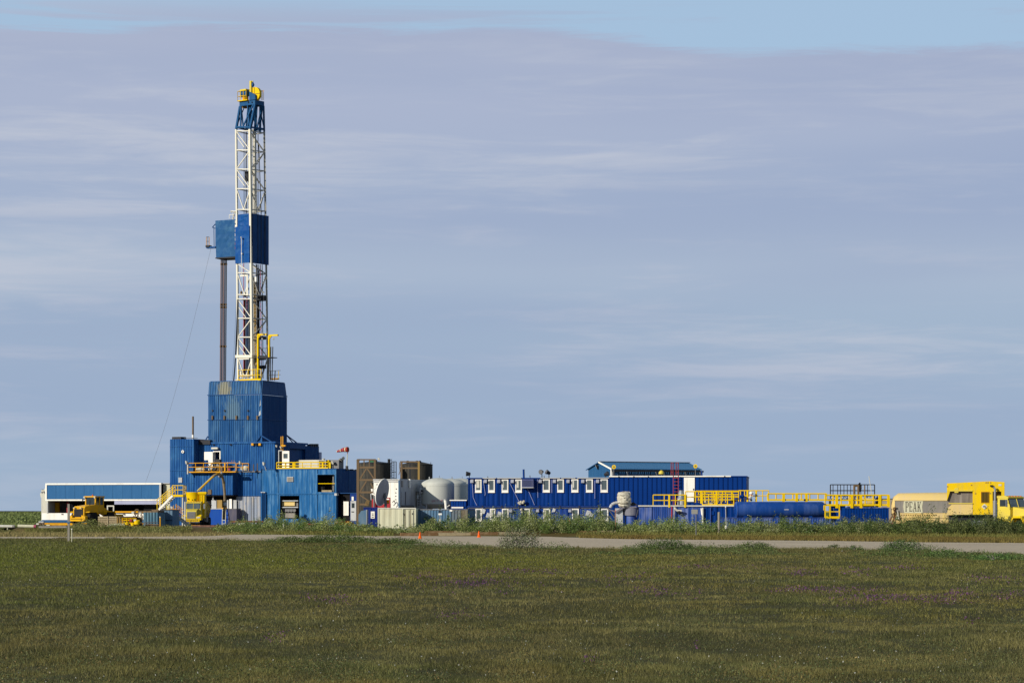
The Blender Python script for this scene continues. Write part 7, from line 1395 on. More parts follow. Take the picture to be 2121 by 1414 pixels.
    a, b = h.p(1416.8, 988.5), h.p(1439, 1038.5); d = MB().box(a[0], b[0], -.12, -.08, b[2], a[2]).obj('door', WHITE, t); c = h.p(1436.5, 1013); blk(d, 'handle', c[0]-.04, c[0]+.04, -.17, -.121, c[2]-.08, c[2]+.08, DSTEEL)
    f = h.sub(1369, 1.2, zt); o = thing('roof_lamp', 'yellowish lamp head sitting on the roof of the plain camp section', 'lamp', f); p = f.p(1370, 979); bar(o, 'stem', (p[0], 0, 0), p, .05, STEEL); MB().lathe([(.08, -.15), (.28, -.1), (.24, .1), (.08, .25)], p, 14).obj('head', YELP, o, True)
    for X, Y, lab in ((1271.5, 966.5, 'round yellow lamp on a thin stem at the left roof gable'), (1440.5, 965, 'yellow lamp on the right end of the gabled roof')):
        f = h.sub(X, 4, zt); o = thing('round_lamp', lab, 'lamp', f); p = f.p(X, Y); bar(o, 'stem', (p[0], 0, 0), p, .04, STEEL); MB().lathe([(.20, -.06), (.20, .06)], p, 14, 'y').obj('head', YEL, o, True); MB().lathe([(.08, -.08), (.08, -.062)], p, 10, 'y').obj('lens', STEEL, o)
    f = h.sub(1453.5, 2, zt-.1); o = thing('roof_pipe', 'short blue pipe on the roof beside the right end of the gabled building', 'pipe', f); bar(o, 'pipe', (0, 0, 0), f.p(1453.5, 976), .08, CAMPB); MB().lathe([(.1, 0), (.1, .05)], f.p(1453.5, 976), 8).obj('cap', CAMPB, o)
    # red ladder over the roof edge
    RED = paint('dull ladder red', C(156, 66, 76), C(130, 70, 74), .5, .6, streak=False); f = h.sub(1399, -.35); t = thing('red_ladder', 'red ladder with tall hand rails climbing over the camp roof edge', 'ladder', f)
    for X in (1394.7, 1405.3): bar(t, 'rail', (f.x(X), 0, .3), f.p(X, 984), .045, RED)
    for i in range(13): Y = 990+i*7; bar(t, 'rung', f.p(1394.7, Y), f.p(1405.3, Y), .035, RED)
    for X in (1390.3, 1394.2, 1400.5, 1405): bar(t, 'hand_rail', f.p(X, 984, .35), f.p(X, 957.5, .35), .04, RED)
    for Y in (958, 968, 978): bar(t, 'hoop', f.p(1390.3, Y, .35), f.p(1394.2, Y, .35), .03, RED); bar(t, 'hoop', f.p(1400.5, Y, .35), f.p(1405, Y, .35), .03, RED)
    # gabled building behind
    q = Fr(1268, 262, 62); t = thing('gabled_building', 'grey blue gabled metal building rising behind the camp roof', 'building', q)
    x0 = q.x(1219); ym = q.y(1451, 0); ze = q.z(970.5, 1268); zp = ze+(q.z(957.8, 1241, 0)-q.z(970.5, 1241, 0)); xm = x0*.5
    n = 9; w = -x0/n
    for i in range(n):
        a, b = x0+i*w, x0+(i+1)*w; za = ze+(zp-ze)*(1-abs(a-xm)/-xm); zb_ = ze+(zp-ze)*(1-abs(b-xm)/-xm)
        if a < xm < b: MB().prism([(a+.01, 0), (a+.01, za), (xm, zp), (b-.01, zb_), (b-.01, 0)], -.03, .05, 'y').obj('gable_panel', HANGB, t)
        else: MB().prism([(a+.01, 0), (a+.01, za), (b-.01, zb_), (b-.01, 0)], -.03, .05, 'y').obj('gable_panel', HANGB, t)
    n = 14; w = ym/n
    for i in range(n): MB().corr(i*w+.06, (i+1)*w-.01, 0, 0, ze-.02, .28, .04, 'right').obj('side_panel', HANGB, t)
    rf = paint('sunlit blue roof sheet', C(70, 124, 170), C(80, 134, 180), .5, .45)  # lighter than the walls: grazing sun put into the roof colour
    n = 16; w = (ym+.3)/n
    for i in range(n):
        y0, y1 = -.15+i*w, -.15+(i+1)*w-.015
        MB().prism([(.12, ze-.06), (xm, zp+.05), (xm, zp+.13), (.12, ze+.02)], y0, y1, 'y').obj('roof_sheet', rf, t); MB().prism([(x0-.04, ze-.04), (xm-.01, zp+.05), (xm-.01, zp+.13), (x0-.04, ze+.04)], y0, y1, 'y').obj('roof_sheet', rf, t)
    MB().box(xm-.15, xm+.15, -.2, ym+.2, zp+.135, zp+.2).obj('ridge_cap', STEEL, t); MB().box(.2, .34, -.15, ym+.2, ze-.3, ze-.12).obj('gutter', DSTEEL, t)
    bar(t, 'barge_board', (.25, -.2, ze-.05), (xm, -.2, zp+.1), .07, WHITE, square=True); bar(t, 'corner_trim', (.02, -.08, 0), (.02, -.08, ze-.1), .09, WHITE, square=True); bar(t, 'barge_board', (x0-.2, -.2, ze-.05), (xm, -.2, zp+.1), .04, HANGB, square=True)
    for X in (1299, 1359, 1374.5, 1419.5, 1450.5): y = q.y(X, .05); bar(t, 'downpipe', (.1, y, 0), (.1, y, ze-.3), .06, GREYW, square=True)
    MB().box(x0, -.1, ym-.1, ym, 0, ze).obj('rear_wall', HANGB, t); MB().box(x0, x0+.1, .06, ym-.1, 0, ze).obj('rear_side', HANGB, t)
    floodlight(t, q.q(1238, 966, -3), DSTEEL, s=1.2)
camp()
# ---------------------------------------------------------------- right: deck of blue tanks with yellow rails, the tanker truck
def deck():
    g = Fr(1323, 221, 4); t = thing('tank_deck', 'row of chalky blue steel tank walls under the yellow railed walkway', 'tank', g)
    zt = g.z(1048.5, 1400)
    def seg(X0, X1, mat, pitch, y=0, nm='wall_module', top=0):
        MB().corr(g.x(X0, y)+.02, g.x(X1, y)-.02, y, 0, zt+top, pitch, .035).obj(nm, mat, t)
    seg(1323, 1352, LAV, .5); seg(1352, 1391, LAV, .16, -.1, 'ribbed_drum_wall'); seg(1391, 1456, LAV, .4); seg(1456, 1486, CAMPB, .45); seg(1486, 1530, CAMPB, .5)
    x0, x1 = g.x(1323), g.x(1530); MB().box(x0, x1, .1, 4.5, 0, zt-.02).obj('body', LAV, t); MB().box(x0-.05, x1, -.14, 4.5, zt+.003, zt+.12).obj('deck_edge', OFFW, t)
    for X in (1455.5, 1472, 1503): bar(t, 'wall_pipe', (g.x(X), -.12, .1), (g.x(X), -.12, zt-.1), .04, GREYW if X < 1460 else LAV)
    bar(t, 'white_pipe', g.p(1452.5, 1052, -.15), g.p(1454, 1066, -.15), .07, WHITE); bar(t, 'white_pipe', (g.x(1455.8), -.2, .1), (g.x(1455.8), -.2, zt-.1), .09, OFFW)
    MB().path([g.p(1398, 1050, -.4), g.p(1399, 1054, -.4), g.p(1403, 1057, -.4), g.p(1412, 1057.5, -.4)], .1, 8).obj('bent_pipe', OFFW, t, True); c = g.p(1407, 1060, -.3); MB().lathe([(.05, -.25), (.2, 0), (.22, .12)], c, 10).obj('funnel', DSTEEL, t)
    for X in (1391.5, 1396.5): bar(t, 'red_post', (g.x(X), -.25, 0), g.p(X, 1048, -.25), .05, RED if X < 1394 else GREYW)
    blk(t, 'end_hatch', g.x(1473), g.x(1479), -.09, -.04, g.z(1066, 1475), g.z(1058, 1475), CAMPB)
    # yellow rails on the deck; three runs
    def rails(X0, X1, Yt, Yb, y, lab, step, extra=(), mid=True, dbl=None, r=.045, toe=False):
        zb = g.z(Yb, (X0+X1)/2, y); f = g.sub(X0, y, zb); o = thing('guard_railing', lab, 'railing', f, 'yellow guard rails on the tank deck'); L = f.x(X1); h = f.z(Yt, (X0+X1)/2)
        rail(o, [(0, 0, 0), (L, 0, 0)], YEL, h, step, r, mid, toe)
        for X in extra: bar(o, 'gate_post', (f.x(X), -.04, -.1), (f.x(X), -.04, h), .08, YEL, square=True)
        if dbl:
            a = f.sub(X0+4, dbl, 0); La = a.x(X1-3)
            for k in (1, .75, .5, .25): bar(o, 'rear_rail', (a.O[0]*0+f.x(X0+4, dbl), dbl, h*k*.93), (f.x(X1-3, dbl), dbl, h*k*.93), r, YEL)
            n = int((X1-X0)/14)
            for i in range(n): x = f.x(X0+6+14*i, dbl); bar(o, 'rear_post', (x, dbl, 0), (x, dbl, h*.93), r, YEL)
        return o, f, h
    rails(1353, 1422, 1024.5, 1048, -.05, 'yellow guard rail at the left end of the tank deck, round the silver duct', 1.0, (1386, 1419))
    rails(1420, 1456, 1017.5, 1041, 2.2, 'short yellow guard rail standing in front of the white camp door', .8)
    rails(1441, 1534, 1016.5, 1040, 1.5, 'dense yellow guard rails stacked in rows before the camp wall', .75, (1452, 1484), dbl=1.3)
    rails(1455, 1520, 1023, 1047, .3, 'lower yellow guard rail in front of the dense rows at the tank end', .55, (1484.5,), r=.05, toe=True)
    rails(1530, 1592, 1015.5, 1038, 1.0, 'yellow guard rail beginning at the camp corner above the blue tank', .6, (1548, 1566))
    # insulated chimney, silver duct, wrapped bundle
    f = Fr(1292, 222, 0); t = thing('wrapped_stack', 'bulging dirty white cloth wrapped stack on a grey machine in front of the camp', 'stack', f)
    def blob(X0, X1, Y0, Y1, nm='wrapping'):
        c = f.p((X0+X1)/2, (Y0+Y1)/2); rx = (X1-X0)/2*222/F; rz = (Y1-Y0)/2*222/F; m = MB().lathe([(.02, -rz), (rx*.8, -rz*.95), (rx, -rz*.6), (rx*.94, -rz*.2), (rx, rz*.2), (rx*.93, rz*.6), (rx*.78, rz*.92), (.02, rz)], c, 18); m.v = [(x+random.uniform(-.07, .07), y+random.uniform(-.07, .07), z+random.uniform(-.06, .06)) for x, y, z in m.v]; m.obj(nm, CANVAS, t, True)
    blob(1278.5, 1307, 1018, 1034); blob(1278.5, 1308, 1027, 1044); blob(1282, 1306, 1035, 1049.5); blob(1280, 1291, 1033, 1046)
    MB().path([f.p(1264, 1051), f.p(1267, 1044.5), f.p(1274, 1041), f.p(1284, 1040)], .14, 10).obj('curved_duct', GREYW, t, True)
    MB().prism([(f.x(1250), f.z(1050, 1250)), (f.x(1275), f.z(1058, 1250)), (f.x(1290), f.z(1049, 1250)), (f.x(1318), f.z(1048, 1250)), (f.x(1318), f.z(1051, 1250)), (f.x(1292), f.z(1052, 1250)), (f.x(1276), f.z(1062, 1250))], -.3, .6, 'y').obj('grey_chute', paint('grey chute steel', C(120, 118, 130), C(150, 148, 156), .7, .6), t)
    c = f.p(1307, 1050, .3); MB().lathe([(.72, c[2]-.75), (.8, c[2]-.1), (.8, c[2])], (c[0], .5, 0), 24).obj('grey_hopper', paint('grey hopper steel', C(122, 122, 134), C(150, 150, 160), .7, .6), t, True); MB().lathe([(.55, 0), (.55, c[2]-.76)], (c[0], .5, 0), 20).obj('hopper_base', LAV, t, True); MB().box(f.x(1274), f.x(1290), -.1, .4, 0, f.z(1052, 1280)).obj('support_frame', GREYW, t)
    for a, b in (((1318, 1070), (1322, 1052)), ((1262, 1056), (1276, 1076)), ((1290, 1052), (1284, 1064))): bar(t, 'strut', f.p(*a), f.p(*b), .05, STEEL)
    MB().prism([(f.x(1307), f.z(1041, 1307)), (f.x(1312), f.z(1039, 1307)), (f.x(1322), f.z(1046, 1307)), (f.x(1306), f.z(1047, 1307))], 0, .4, 'y').obj('dark_lump', DSTEEL, t)
    f = g.sub(1411, 1.0, zt); t = thing('silver_duct', 'upright silver metal duct inside the yellow rail left of the white door', 'duct', f); r_ = 6.6*222/F
    zz = [f.z(Y, 1411) for Y in (1047, 1032.5, 1030, 1019, 1015)]; MB().lathe([(r_*1.15, 0), (r_*1.15, zz[1])], (0, 0, 0), 20).obj('duct_base', GREYW, t, True); MB().lathe([(r_*1.2, zz[1]), (r_*1.2, zz[2]), (r_*.95, zz[2]+.05), (r_*.9, zz[3]), (r_*.75, zz[3]+.02), (r_*.75, zz[4])], (0, 0, 0), 20).obj('duct_top', GALV, t, True)
    f = g.sub(1460, .8, zt); t = thing('rolled_canvas', 'long white rolled canvas lying on the deck below the dense yellow rails', 'roll', f); a = f.p(1460, 1037.5); b = f.p(1481, 1044.5); MB().tube(a, b, .16, 12, .10).obj('roll', CANVAS, t, True); MB().lathe([(.02, -.15), (.2, 0), (.02, .18)], f.p(1480, 1036), 10).obj('bundle', CANVAS, t, True); MB().box(a[0], b[0]+.6, -.1, .6, 0, .06).obj('planks', PLANKM, t)
    f = g.sub(1517, .6, zt); t = thing('valve_cluster', 'dark blue valve handles and brown pipes at the left end of the horizontal tank', 'valve', f)
    for X, Y, m_ in ((1516, 1037, RUST), (1521, 1040, RAILO), (1534, 1028, CAMPB), (1538, 1027, CAMPB), (1556, 1021, WHITE), (1554, 1030, OFFW)): c = f.p(X, Y); MB().lathe([(.03, -.16), (.16, -.05), (.16, .08), (.03, .16)], c, 10).obj('valve_body', m_, t, True)
    MB().path([f.p(1532, 1034), f.p(1534, 1028), f.p(1537, 1024), f.p(1543, 1029)], .06).obj('pipe', CAMPB, t); MB().path([f.p(1512, 1046), f.p(1516, 1038), f.p(1524, 1036)], .06).obj('pipe', DSTEEL, t)
    for i in range(4): bar(t, 'striped_bar', f.p(1551+2.4*i, 1033-3.5*i), f.p(1553.4+2.4*i, 1029.5-3.5*i), .06, (RED, WHITE)[i % 2])
    # horizontal blue tank
    h = Fr(1520, 213, -3); t = thing('horizontal_tank', 'long horizontal blue cylindrical tank with a flat left end', 'tank', h)
    r_ = 17.6*213/F*1.0; zc = h.z(1056, 1610); x0 = h.x(1527); x1 = h.x(1706)
    NT = paint('tank blue paint', C(30, 74, 150), C(76, 106, 172), .7, .42, streak=True, scale=.6)
    # axis tilts away a little so that the left end shows
    rot = R(0)
    MB().lathe([(r_*.9, x0-.08), (r_, x0), (r_, x1), (r_*.9, x1+.12), (0, x1+.2)], (0, r_, zc), 48, 'x').obj('shell', NT, t, True)
    MB().lathe([(r_+.02, x0), (r_+.02, x0+.06)], (0, r_, zc), 48, 'x').obj('end_ring', LAV, t, True); MB().lathe([(.0, x0-.2), (r_*.5, x0-.17), (r_*.89, x0-.06)], (0, r_, zc), 36, 'x').obj('end_cap', CAMPB, t, True)
    for k in (.22, .45, .7): xx = x0+(x1-x0)*k; MB().lathe([(r_+.008, xx), (r_+.008, xx+.03)], (0, r_, zc), 48, 'x').obj('weld_band', NT, t, True)
    for X in (1545, 1610, 1680): xx = h.x(X); MB().box(xx-.15, xx+.15, .2, 1.4, 0, zc-r_*.6).obj('saddle', CAMPB, t)
    c = h.p(1629, 1055); MB().box(c[0]-.2, c[0]+.2, -.015, .03, c[2]-.02, c[2]+.04).obj('white_mark', OFFW, t)
    for X in (1556, 1667): c = h.p(X, 1035, .8); o = MB().lathe([(.1, -.04), (.1, .04)], c, 12, 'y').obj('lifting_ring', DSTEEL, t, True)
    # ladder platform leads to rail run above the tank
    def rail2(X0, X1, Ytop, Ybot, y, lab, step, extra=(), toe=True, mid=False, D=None):
        zb = h.z(Ybot, (X0+X1)/2, y); f = h.sub(X0, y, zb); o = thing('guard_railing', lab, 'railing', f, 'yellow guard rails on the tank deck'); L = f.x(X1); hh = f.z(Ytop, (X0+X1)/2)
        rail(o, [(0, 0, 0), (L, 0, 0)], YEL, hh, step, .06, mid, toe)
        for X in extra: bar(o, 'wide_post', (f.x(X), -.04, -.2), (f.x(X), -.04, hh), .11, YEL, square=True)
    rail2(1590, 1712, 1022, 1036.5, 1.9, 'long yellow guard rail running along the top of the blue tank', .72, (1623, 1650, 1670))
    rail2(1709, 1842, 1025, 1047, .8, 'yellow guard rail on top of the ribbed blue container', .7, (1733, 1764, 1783, 1822, 1840), True, True)
    o = Fr(1708, 212, -3); t = thing('ladder_cage', 'small yellow railed ladder cage hanging at the right end of the tank', 'railing', o)
    for X in (1709, 1719, 1738.5): bar(t, 'post', o.p(X, 1073.5), o.p(X, 1046), .05, YEL, square=True)
    for Y in (1046.5, 1059, 1071): bar(t, 'rail', o.p(1709, Y), o.p(1738.5, Y), .04 if Y < 1070 else .1, YEL, square=True)
    bar(t, 'rail', o.p(1706, 1046.5), o.p(1709, 1046.5), .04, YEL, square=True); bar(t, 'post', o.p(1706.5, 1056), o.p(1706.5, 1046), .04, YEL); MB().box(o.x(1709), o.x(1739), .05, 1, o.z(1073.5, 1720), o.z(1071.5, 1720)).obj('platform', YEL, t); bar(t, 'support', (o.x(1720), .4, 0), o.p(1720, 1073, .4), .05, DSTEEL)
    # catch tray wall below the tank
    f = Fr(1493, 211.5, -3); t = thing('spill_wall', 'low pale blue ribbed wall under the horizontal tank behind the willow', 'wall', f); x1 = f.x(1722); z1 = f.z(1072.5, 1600); MB().corr(0, x1, 0, 0, z1, .22, .03).obj('wall_sheet', LAV, t); MB().box(-.02, x1, -.07, .1, z1+.002, z1+.06).obj('top_edge', LAV, t)
    # ribbed blue container
    f = Fr(1722, 214.5, 3); t = thing('ribbed_container', 'dark blue container with light vertical ribs, left of the tanker', 'container', f); x1 = f.x(1841); z1 = f.z(1050.5, 1790); xs = f.x(1751)
    n = 16; w = (x1-xs)/n; pm = MB().box(.01, w-.01, -.03, 0, .05, z1-.12).box(.01, .05, -.06, -.031, .05, z1-.12).mesh('wall_panel', CAMPB)
    for i in range(n): o = bpy.data.objects.new('wall_panel', pm); COL.objects.link(o); o.parent = t; o.location = (xs+i*w, 0, 0)
    MB().box(0, xs, -.02, .3, 0, z1+.15).obj('end_section', CAMPB, t); MB().box(xs, x1, .005, 2.6, 0, z1-.06).obj('body', CAMPB, t); MB().box(xs, x1+.04, -.08, 2.65, z1-.055, z1+.02).obj('roof', LAV, t); MB().prism([(f.x(1755), z1+.021), (f.x(1768), z1+.4), (f.x(1780), z1+.021)], .3, 1.5, 'y').obj('roof_ridge', OFFW, t)
    for X in (1727, 1741): bar(t, 'rib', (f.x(X), -.04, .1), (f.x(X), -.04, z1), .035, LAV)
    # things on it
    k = Fr(1785, 215.5, 3, PZ+z1+.03); t = thing('cream_vessel', 'cream rounded vessel on the container roof with a dark band', 'tank', k); c = k.p(1799, 1041); r_ = 9*215/F
    MB().lathe([(.02, -.75), (r_*.9, -.7), (r_, -.5), (r_, .45), (r_*.85, .6), (.02, .65)], (c[0], .6, r_+.05), 24, 'x').obj('vessel', CREAM2, t, True); MB().lathe([(r_+.02, -.35), (r_+.02, -.25)], (c[0], .6, r_+.05), 24, 'x').obj('band', DSTEEL, t, True); c = k.p(1789, 1037); MB().box(c[0]-.3, c[0]+.3, .2, .9, c[2]-.2, c[2]+.1).obj('box', OFFW, t); MB().box(-.2, 1.6, .1, 1.1, 0.0, .06).obj('skid', PLANKM, t)
    k = Fr(1814, 214.8, 3, PZ+z1+.03); t = thing('blue_pump', 'blue and black pump standing right of the cream vessel', 'pump', k); MB().box(0, .45, 0, .5, 0, .5).obj('motor', DSTEEL, t); MB().lathe([(.16, .5), (.2, .75), (.06, .9), (.05, 1.1)], (.15, .2, 0), 12).obj('blue_head', CAMPB, t, True); bar(t, 'pipe', (.1, 0, .2), (-.4, 0, .1), .06, STEEL)
    k = Fr(1809.5, 217, 0, PZ+z1); t = thing('whip_antenna', 'tall thin white antenna rod leaning left above the container', 'antenna', k); bar(t, 'rod', (0, 0, 0), k.p(1799.7, 985.5), .035, OFFW); MB().lathe([(.06, 0), (.06, .3)], (0, 0, 0), 8).obj('base', STEEL, t)
    k = Fr(1718, 224, 0); t = thing('dark_cage', 'dark grey railed cage with upright bars behind the yellow rails', 'railing', k)
    for X in (1720, 1725.5, 1735, 1741, 1748, 1755, 1762, 1783, 1791, 1797, 1811.5): bar(t, 'post', k.p(X, 1032), k.p(X, 1003.3), .05 if X in (1720, 1811.5) else .035, DSTEEL)
    for Y in (1003.3, 1015.5, 1026.5): bar(t, 'rail', k.p(1720, Y), k.p(1811.5, Y), .045, DSTEEL)
    MB().box(k.x(1720), k.x(1812), 0, 2, k.z(1036, 1760), k.z(1033, 1760)).obj('deck', DSTEEL, t)
    for X in (1722, 1765, 1808): bar(t, 'leg', (k.x(X), 1, 0), (k.x(X), 1, k.z(1036, 1760)), .1, DSTEEL)
    for i in range(8): a = k.p(1722+11*i, 1033); b = k.p(1727+11*i, 1027); bar(t, 'lattice', a, b, .03, STEEL); bar(t, 'lattice', b, k.p(1733+11*i, 1033), .03, STEEL)
    k = Fr(1772, 222, 0); t = thing('exhaust_pair', 'pair of thick rusty exhaust pipes with a curved black cap', 'exhaust', k)
    for X, Y in ((1769.5, 1005), (1778, 1005)): bar(t, 'pipe', (k.x(X), 0, .0), k.p(X, Y), .11, RUST, 10)
    bar(t, 'top_pipe', k.p(1768, 1005.5), k.p(1779, 1005.5), .09, RUST); MB().path([k.p(1781, 1018), k.p(1782.5, 1008), k.p(1781.5, 1002.5), k.p(1779, 1000.5)], .12, 10).obj('black_cap', BLACK, t, True); MB().path([k.p(1791, 1030), k.p(1791, 1005)], .06).obj('side_pipe', RUST, t)
    k = Fr(1842, 223, 0); t = thing('grey_screen', 'plain dusty grey panel standing between the container and the tanker', 'panel', k); MB().box(k.x(1826), k.x(1862), 0, .2, 0, k.z(1033.5, 1845)).obj('panel', paint('dusty screen', C(176, 166, 150), C(150, 140, 124), .7, .7), t); MB().box(k.x(1826), k.x(1850), -.02, .22, k.z(1033.5, 1845)+.002, k.z(1032, 1845)).obj('cap', DSTEEL, t)
deck()
def tanker():
    g = Fr(1845, 214, 9, .35); t = thing('tanker_trailer', 'dusty cream tanker trailer with grey side and the word PEAK', 'trailer', g)
    x1 = g.x(1975); W2 = 1.15
    zt0 = g.z(1021.5, 1870); zs = g.z(1036, 1870); zb = g.z(1062.5, 1870); cy = W2
    def ring(x, s, dz=0):
        pr = [(-W2, zb), (-W2, zs), (-W2*.72, zt0-.22), (-W2*.35, zt0-.02), (0, zt0+.03), (W2*.35, zt0-.02), (W2*.72, zt0-.22), (W2, zs), (W2, zb), (W2*.6, zb-.3), (-W2*.6, zb-.3)]
        return [(x, cy+y*s, zb+(z-zb)*(s if z > zb else s)+dz) for y, z in pr]
    xe = g.x(1854)
    m = MB(); n = 11; xs_ = [(0.05, .55), (.2, .8), (.5, .93), (xe-0+.3, 1.0), (x1, 1.0)]; rings = [ring(x, s, .0+.0 + (x/x1)*.08) for x, s in xs_]; v = [p for r in rings for p in r]
    fs = [(j*n+i, j*n+(i+1) % n, (j+1)*n+(i+1) % n, (j+1)*n+i) for j in range(len(rings)-1) for i in range(n)]; m.add(v, fs+[tuple(range(n-1, -1, -1)), tuple(range((len(rings)-1)*n, len(rings)*n))]); m.obj('tank', CREAM2, t, True)
    MB().box(.35, x1, -.03, -.004, zb+.05, zs-.03).obj('grey_side', GREY, t); MB().box(.3, x1, -.08, .0, zs-.03, zs+.05).obj('side_rail', CREAM2, t)
    a, b = g.x(1871.5), g.x(1912.5); zc0, zc1 = g.z(1061.5, 1890), g.z(1035.8, 1890); pn = MB().prism([(a+.06, zc0), (a-.05, (zc0+zc1)/2), (a+.04, zc1), (b, zc1), (b-.1, (zc0+zc1)/2), (b-.06, zc0)], -.05, -.031, 'y').obj('name_panel', CREAM, t)
    # slab serif letters P E A K
    hgt = (zc1-zc0)*.78; z0 = zc0+(zc1-zc0)*.11; lw = (b-a-.25)/4.35; DK = paint('grey lettering', C(92, 86, 78), C(110, 104, 94), .4, .6)
    def L_(x, polys):
        m = MB()
        for p in polys: m.prism([(x+u*lw, z0+w*hgt) for u, w in p], -.062, -.051, 'y')
        return m.obj('letter', DK, pn)
    def rc(u0, w0, u1, w1): return [(u0, w0), (u1, w0), (u1, w1), (u0, w1)]
    xx = a+.14
    L_(xx, [rc(.12, 0, .32, 1), rc(.02, 0, .42, .06), rc(.02, .94, .12, 1), rc(.32, .93, .7, 1), rc(.32, .44, .7, .51), rc(.66, .53, .86, .91)]); xx += lw*1.0
    L_(xx, [rc(.12, 0, .32, 1), rc(.02, 0, .12, .06), rc(.02, .94, .12, 1), rc(.32, 0, .82, .07), rc(.32, .93, .82, 1), rc(.32, .47, .64, .54), rc(.72, .07, .82, .26), rc(.72, .76, .82, .93), rc(.56, .38, .64, .47)]); xx += lw*1.02
    L_(xx, [[(.08, .05), (.2, .05), (.5, .97), (.42, 1)], [(.62, .05), (.84, .05), (.56, 1), (.42, 1)], rc(.28, .3, .66, .37), rc(.0, 0, .28, .055), rc(.54, 0, .94, .055)]); xx += lw*1.08
    L_(xx, [rc(.12, 0, .32, 1), rc(.02, 0, .42, .06), rc(.02, .94, .42, 1), [(.32, .42), (.42, .36), (.86, .94), (.74, .94)], [(.42, .58), (.54, .62), (.88, .06), (.66, .06)], rc(.6, 0, .96, .055), rc(.62, .945, .94, 1)])
    MB().box(.2, x1, -.02, .3, zb-.42, zb+.03).obj('chassis_upper', CREAM2, t); MB().box(.1, x1, .05, .5, zb-.9, zb-.43).obj('chassis_lower', CREAM2, t)
    for i in range(16): blk(t, 'rivet_plate', .9+i*.2, .98+i*.2, -.06, -.021, zb-.2, zb-.1, OCHRE)
    MB().box(.1, x1, .5, 2.0, .45, .9).obj('chassis', DSTEEL, t)
    for X in (1884, 1898): wheel(t, (g.x(X), .25, .52), .52, .45, 'y', OFFW, n=24, rimr=.6); wheel(t, (g.x(X), 2.0, .52), .52, .45, 'y', OFFW, n=24, rimr=.6)
    MB().path([g.p(1843, 1078, -.2), g.p(1848, 1068, -.2), g.p(1853, 1060, -.2), g.p(1850, 1052, -.2), g.p(1856, 1050, -.2)], .07).obj('rear_hose', PLANKM, t, True); bar(t, 'rear_ladder', g.p(1852, 1080, -.1), g.p(1854, 1052, -.1), .04, RAILO); blk(t, 'rear_bumper', -.1, .3, -.1, 2.2, .5, .75, PINK); MB().prism([(.45, zb-.5), (.75, zb-.5), (.62, zb+.3)], -.2, -.1, 'y').obj('fin', OFFW, t)
    # tall yellow housing and tractor
    k = Fr(1961.5, 205, 12, .35); t = thing('tanker_tractor', 'yellow truck with a tall box body, chrome exhaust stack and long nose cab', 'truck', k)
    x1 = k.x(2050); x2 = k.x(2080.5); zt = k.z(1000.5, 1961); zt2 = k.z(996, 2050); zb = k.z(1065, 2000); zr = k.z(1017.5, 2000); zr0 = k.z(1043.5, 2000)
    xa, xb = k.x(1963), k.x(2014.7)
    BX = YELB
    MB().prism([(0, zr), (0, zt), (x1, zt2), (x2, zt2-.08), (x2, zr), ], 0, 2.4, 'y').obj('upper_body', BX, t)
    MB().box(xb, k.x(2056), 0, 2.4, zb, zr-.002).obj('middle_body', BX, t)
    MB().box(0, xb-.002, .25, 2.4, zb, zr-.002).obj('recess_wall', paint('dusty recess steel', C(120, 112, 104), C(160, 150, 138), .9, .7), t)
    MB().prism([(0, zb), (k.x(1964), zr0-.3), (k.x(1972), zr0), (xb-.002, zr0), (xb-.002, zb)], -.03, .25, 'y').obj('lower_skirt', CREAM2, t); MB().prism([(0, zr-.01), (0, zr0+.3), (.25, zr-.01)], 0, .25, 'y').obj('corner_gusset', BX, t)
    MB().box(k.x(1967), xb, -.05, .0, zr+.02, zr+.12).obj('recess_lip', YELP, t)
    MB().box(k.x(1965), xb, -.1, -.031, zr0+.02, zr0+.1).obj('recess_lip', YELP, t)
    MB().box(k.x(2074), x2, 0, 2.4, zb+.9, zr-.002).obj('front_post', BX, t); MB().box(k.x(2056), k.x(2074), .5, .6, zb, zr-.002).obj('doorway_back', paint('shaded ochre panel', C(120, 96, 30), None, .4, .6), t); MB().prism([(k.x(2065), zr-1.0), (k.x(2074), zr-.2), (k.x(2074), zb+.9), (k.x(2065), zb+.9)], .3, .4, 'y').obj('inner_panel', BX, t)
    a, b = k.p(2032.5, 1018.5), k.p(2048, 1040); w = MB().box(a[0]-.04, b[0]+.04, -.04, -.002, b[2]-.04, a[2]+.04).obj('window', YELO, t); MB().box(a[0], b[0], -.055, -.041, b[2], a[2]).obj('pane', paint('rusty mesh screen', C(110, 88, 24), C(70, 60, 24), .8, .7), w)
    for i in range(5): x = a[0]+(b[0]-a[0])*(i+.5)/5; blk(w, 'mesh_bar', x-.015, x+.015, -.07, -.056, b[2], a[2], BLACK)
    c = k.p(2039, 1048.5); s = .24; dm = MB().prism([(c[0]-s, c[2]), (c[0], c[2]-s), (c[0]+s, c[2]), (c[0], c[2]+s)], -.04, -.002, 'y').obj('hazard_diamond', OFFW, t); MB().box(c[0]-.1, c[0]+.1, -.05, -.041, c[2]-.05, c[2]+.07).obj('hazard_mark', STEEL, dm)
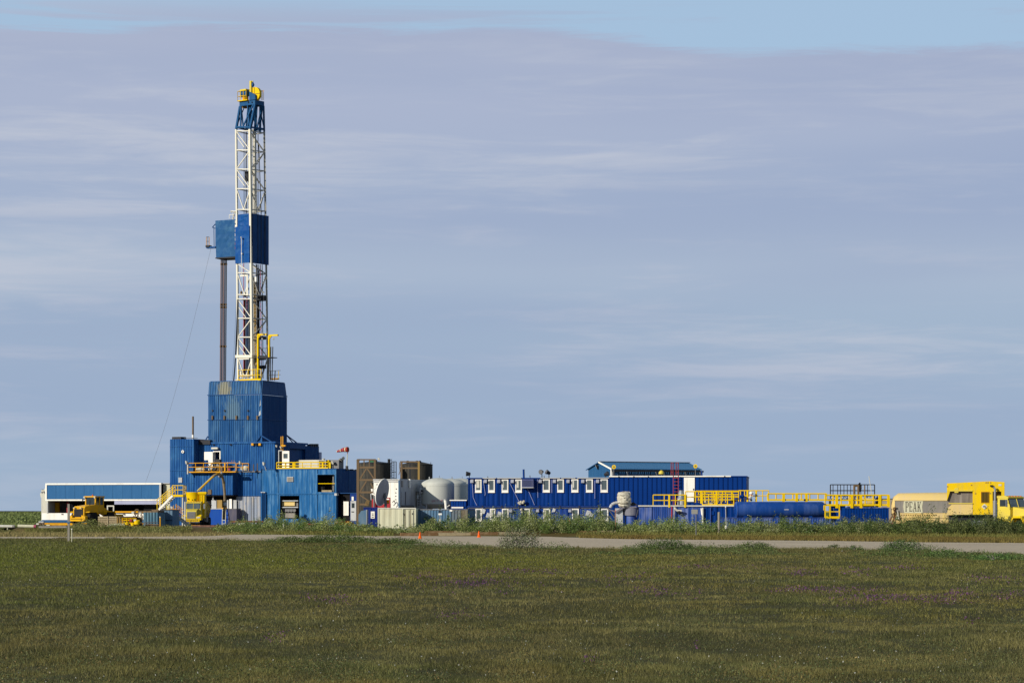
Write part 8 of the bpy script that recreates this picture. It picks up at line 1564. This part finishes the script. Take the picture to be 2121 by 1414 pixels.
    for X, Y in ((2012, 1004), (2020.5, 1021.5), (2051, 1021), (1962.5, 1007), (2042, 999), (2046, 999), (2051.5, 999)): c = k.p(X, Y); blk(t, 'marker_lamp', c[0]-.05, c[0]+.05, -.03, -.002, c[2]-.05, c[2]+.05, OCHRE)
    a, b = k.p(1977, 1010), k.p(1985, 1020); blk(t, 'placard', a[0], b[0], -.02, -.002, b[2], a[2], YELP); c = k.p(2072, 1004); blk(t, 'placard', c[0]-.15, c[0]+.1, -.02, -.002, c[2]-.08, c[2]+.08, OFFW); c = k.p(2053.5, 1005.5); blk(t, 'work_light', c[0]-.12, c[0]+.12, -.2, -.002, c[2]-.06, c[2]+.06, BLACK)
    MB().box(.1, x2, .5, 1.9, .5, zb-.05).obj('chassis', DSTEEL, t)
    for X in (1975, 1995): wheel(t, (k.x(X), .3, .52), .52, .45, 'y', STEEL); wheel(t, (k.x(X), 2.1, .52), .52, .45, 'y', STEEL)
    MB().box(k.x(2005), k.x(2045), .1, .9, .5, 1.0).obj('fuel_tank', GALV, t)
    # exhaust
    c0 = k.p(2060.7, 1078, -.35); c1 = k.p(2060.7, 1036, -.35); c2 = k.p(2060.7, 1012, -.35); c3 = k.p(2057.8, 1008.5, -.35); MB().tube(c0, c1, .17, 14).obj('exhaust_guard', CHROME, t, True); MB().path([c1, c2, k.p(2060, 1010, -.35), c3], .1, 12).obj('exhaust_pipe', CHROME, t, True)
    # cab: nose turned to the right and towards us
    cb = Fr(2144, 196.5, -38, .35); o = bpy.data.objects.new('tractor_cab', None); o2 = thing('tractor_cab', 'yellow long nose truck cab with roof lights at the right edge', 'truck', cb)
    bpy.data.objects.remove(o)
    o2.scale = (1, 1, 1); truck_cab(o2, 1.12, YELB, YELP)
    from mathutils import Matrix
    M = lambda q: Matrix.Translation(q.location) @ Matrix.Rotation(q.rotation_euler.z, 4, 'Z')
    D_ = M(t).inverted() @ M(o2)                       # the cab belongs to the tractor: hang its parts there
    for ch in list(o2.children): mb = D_ @ ch.matrix_basis; ch.parent = t; ch.matrix_basis = mb
    bpy.data.objects.remove(o2)
    return t
CAB = tanker()
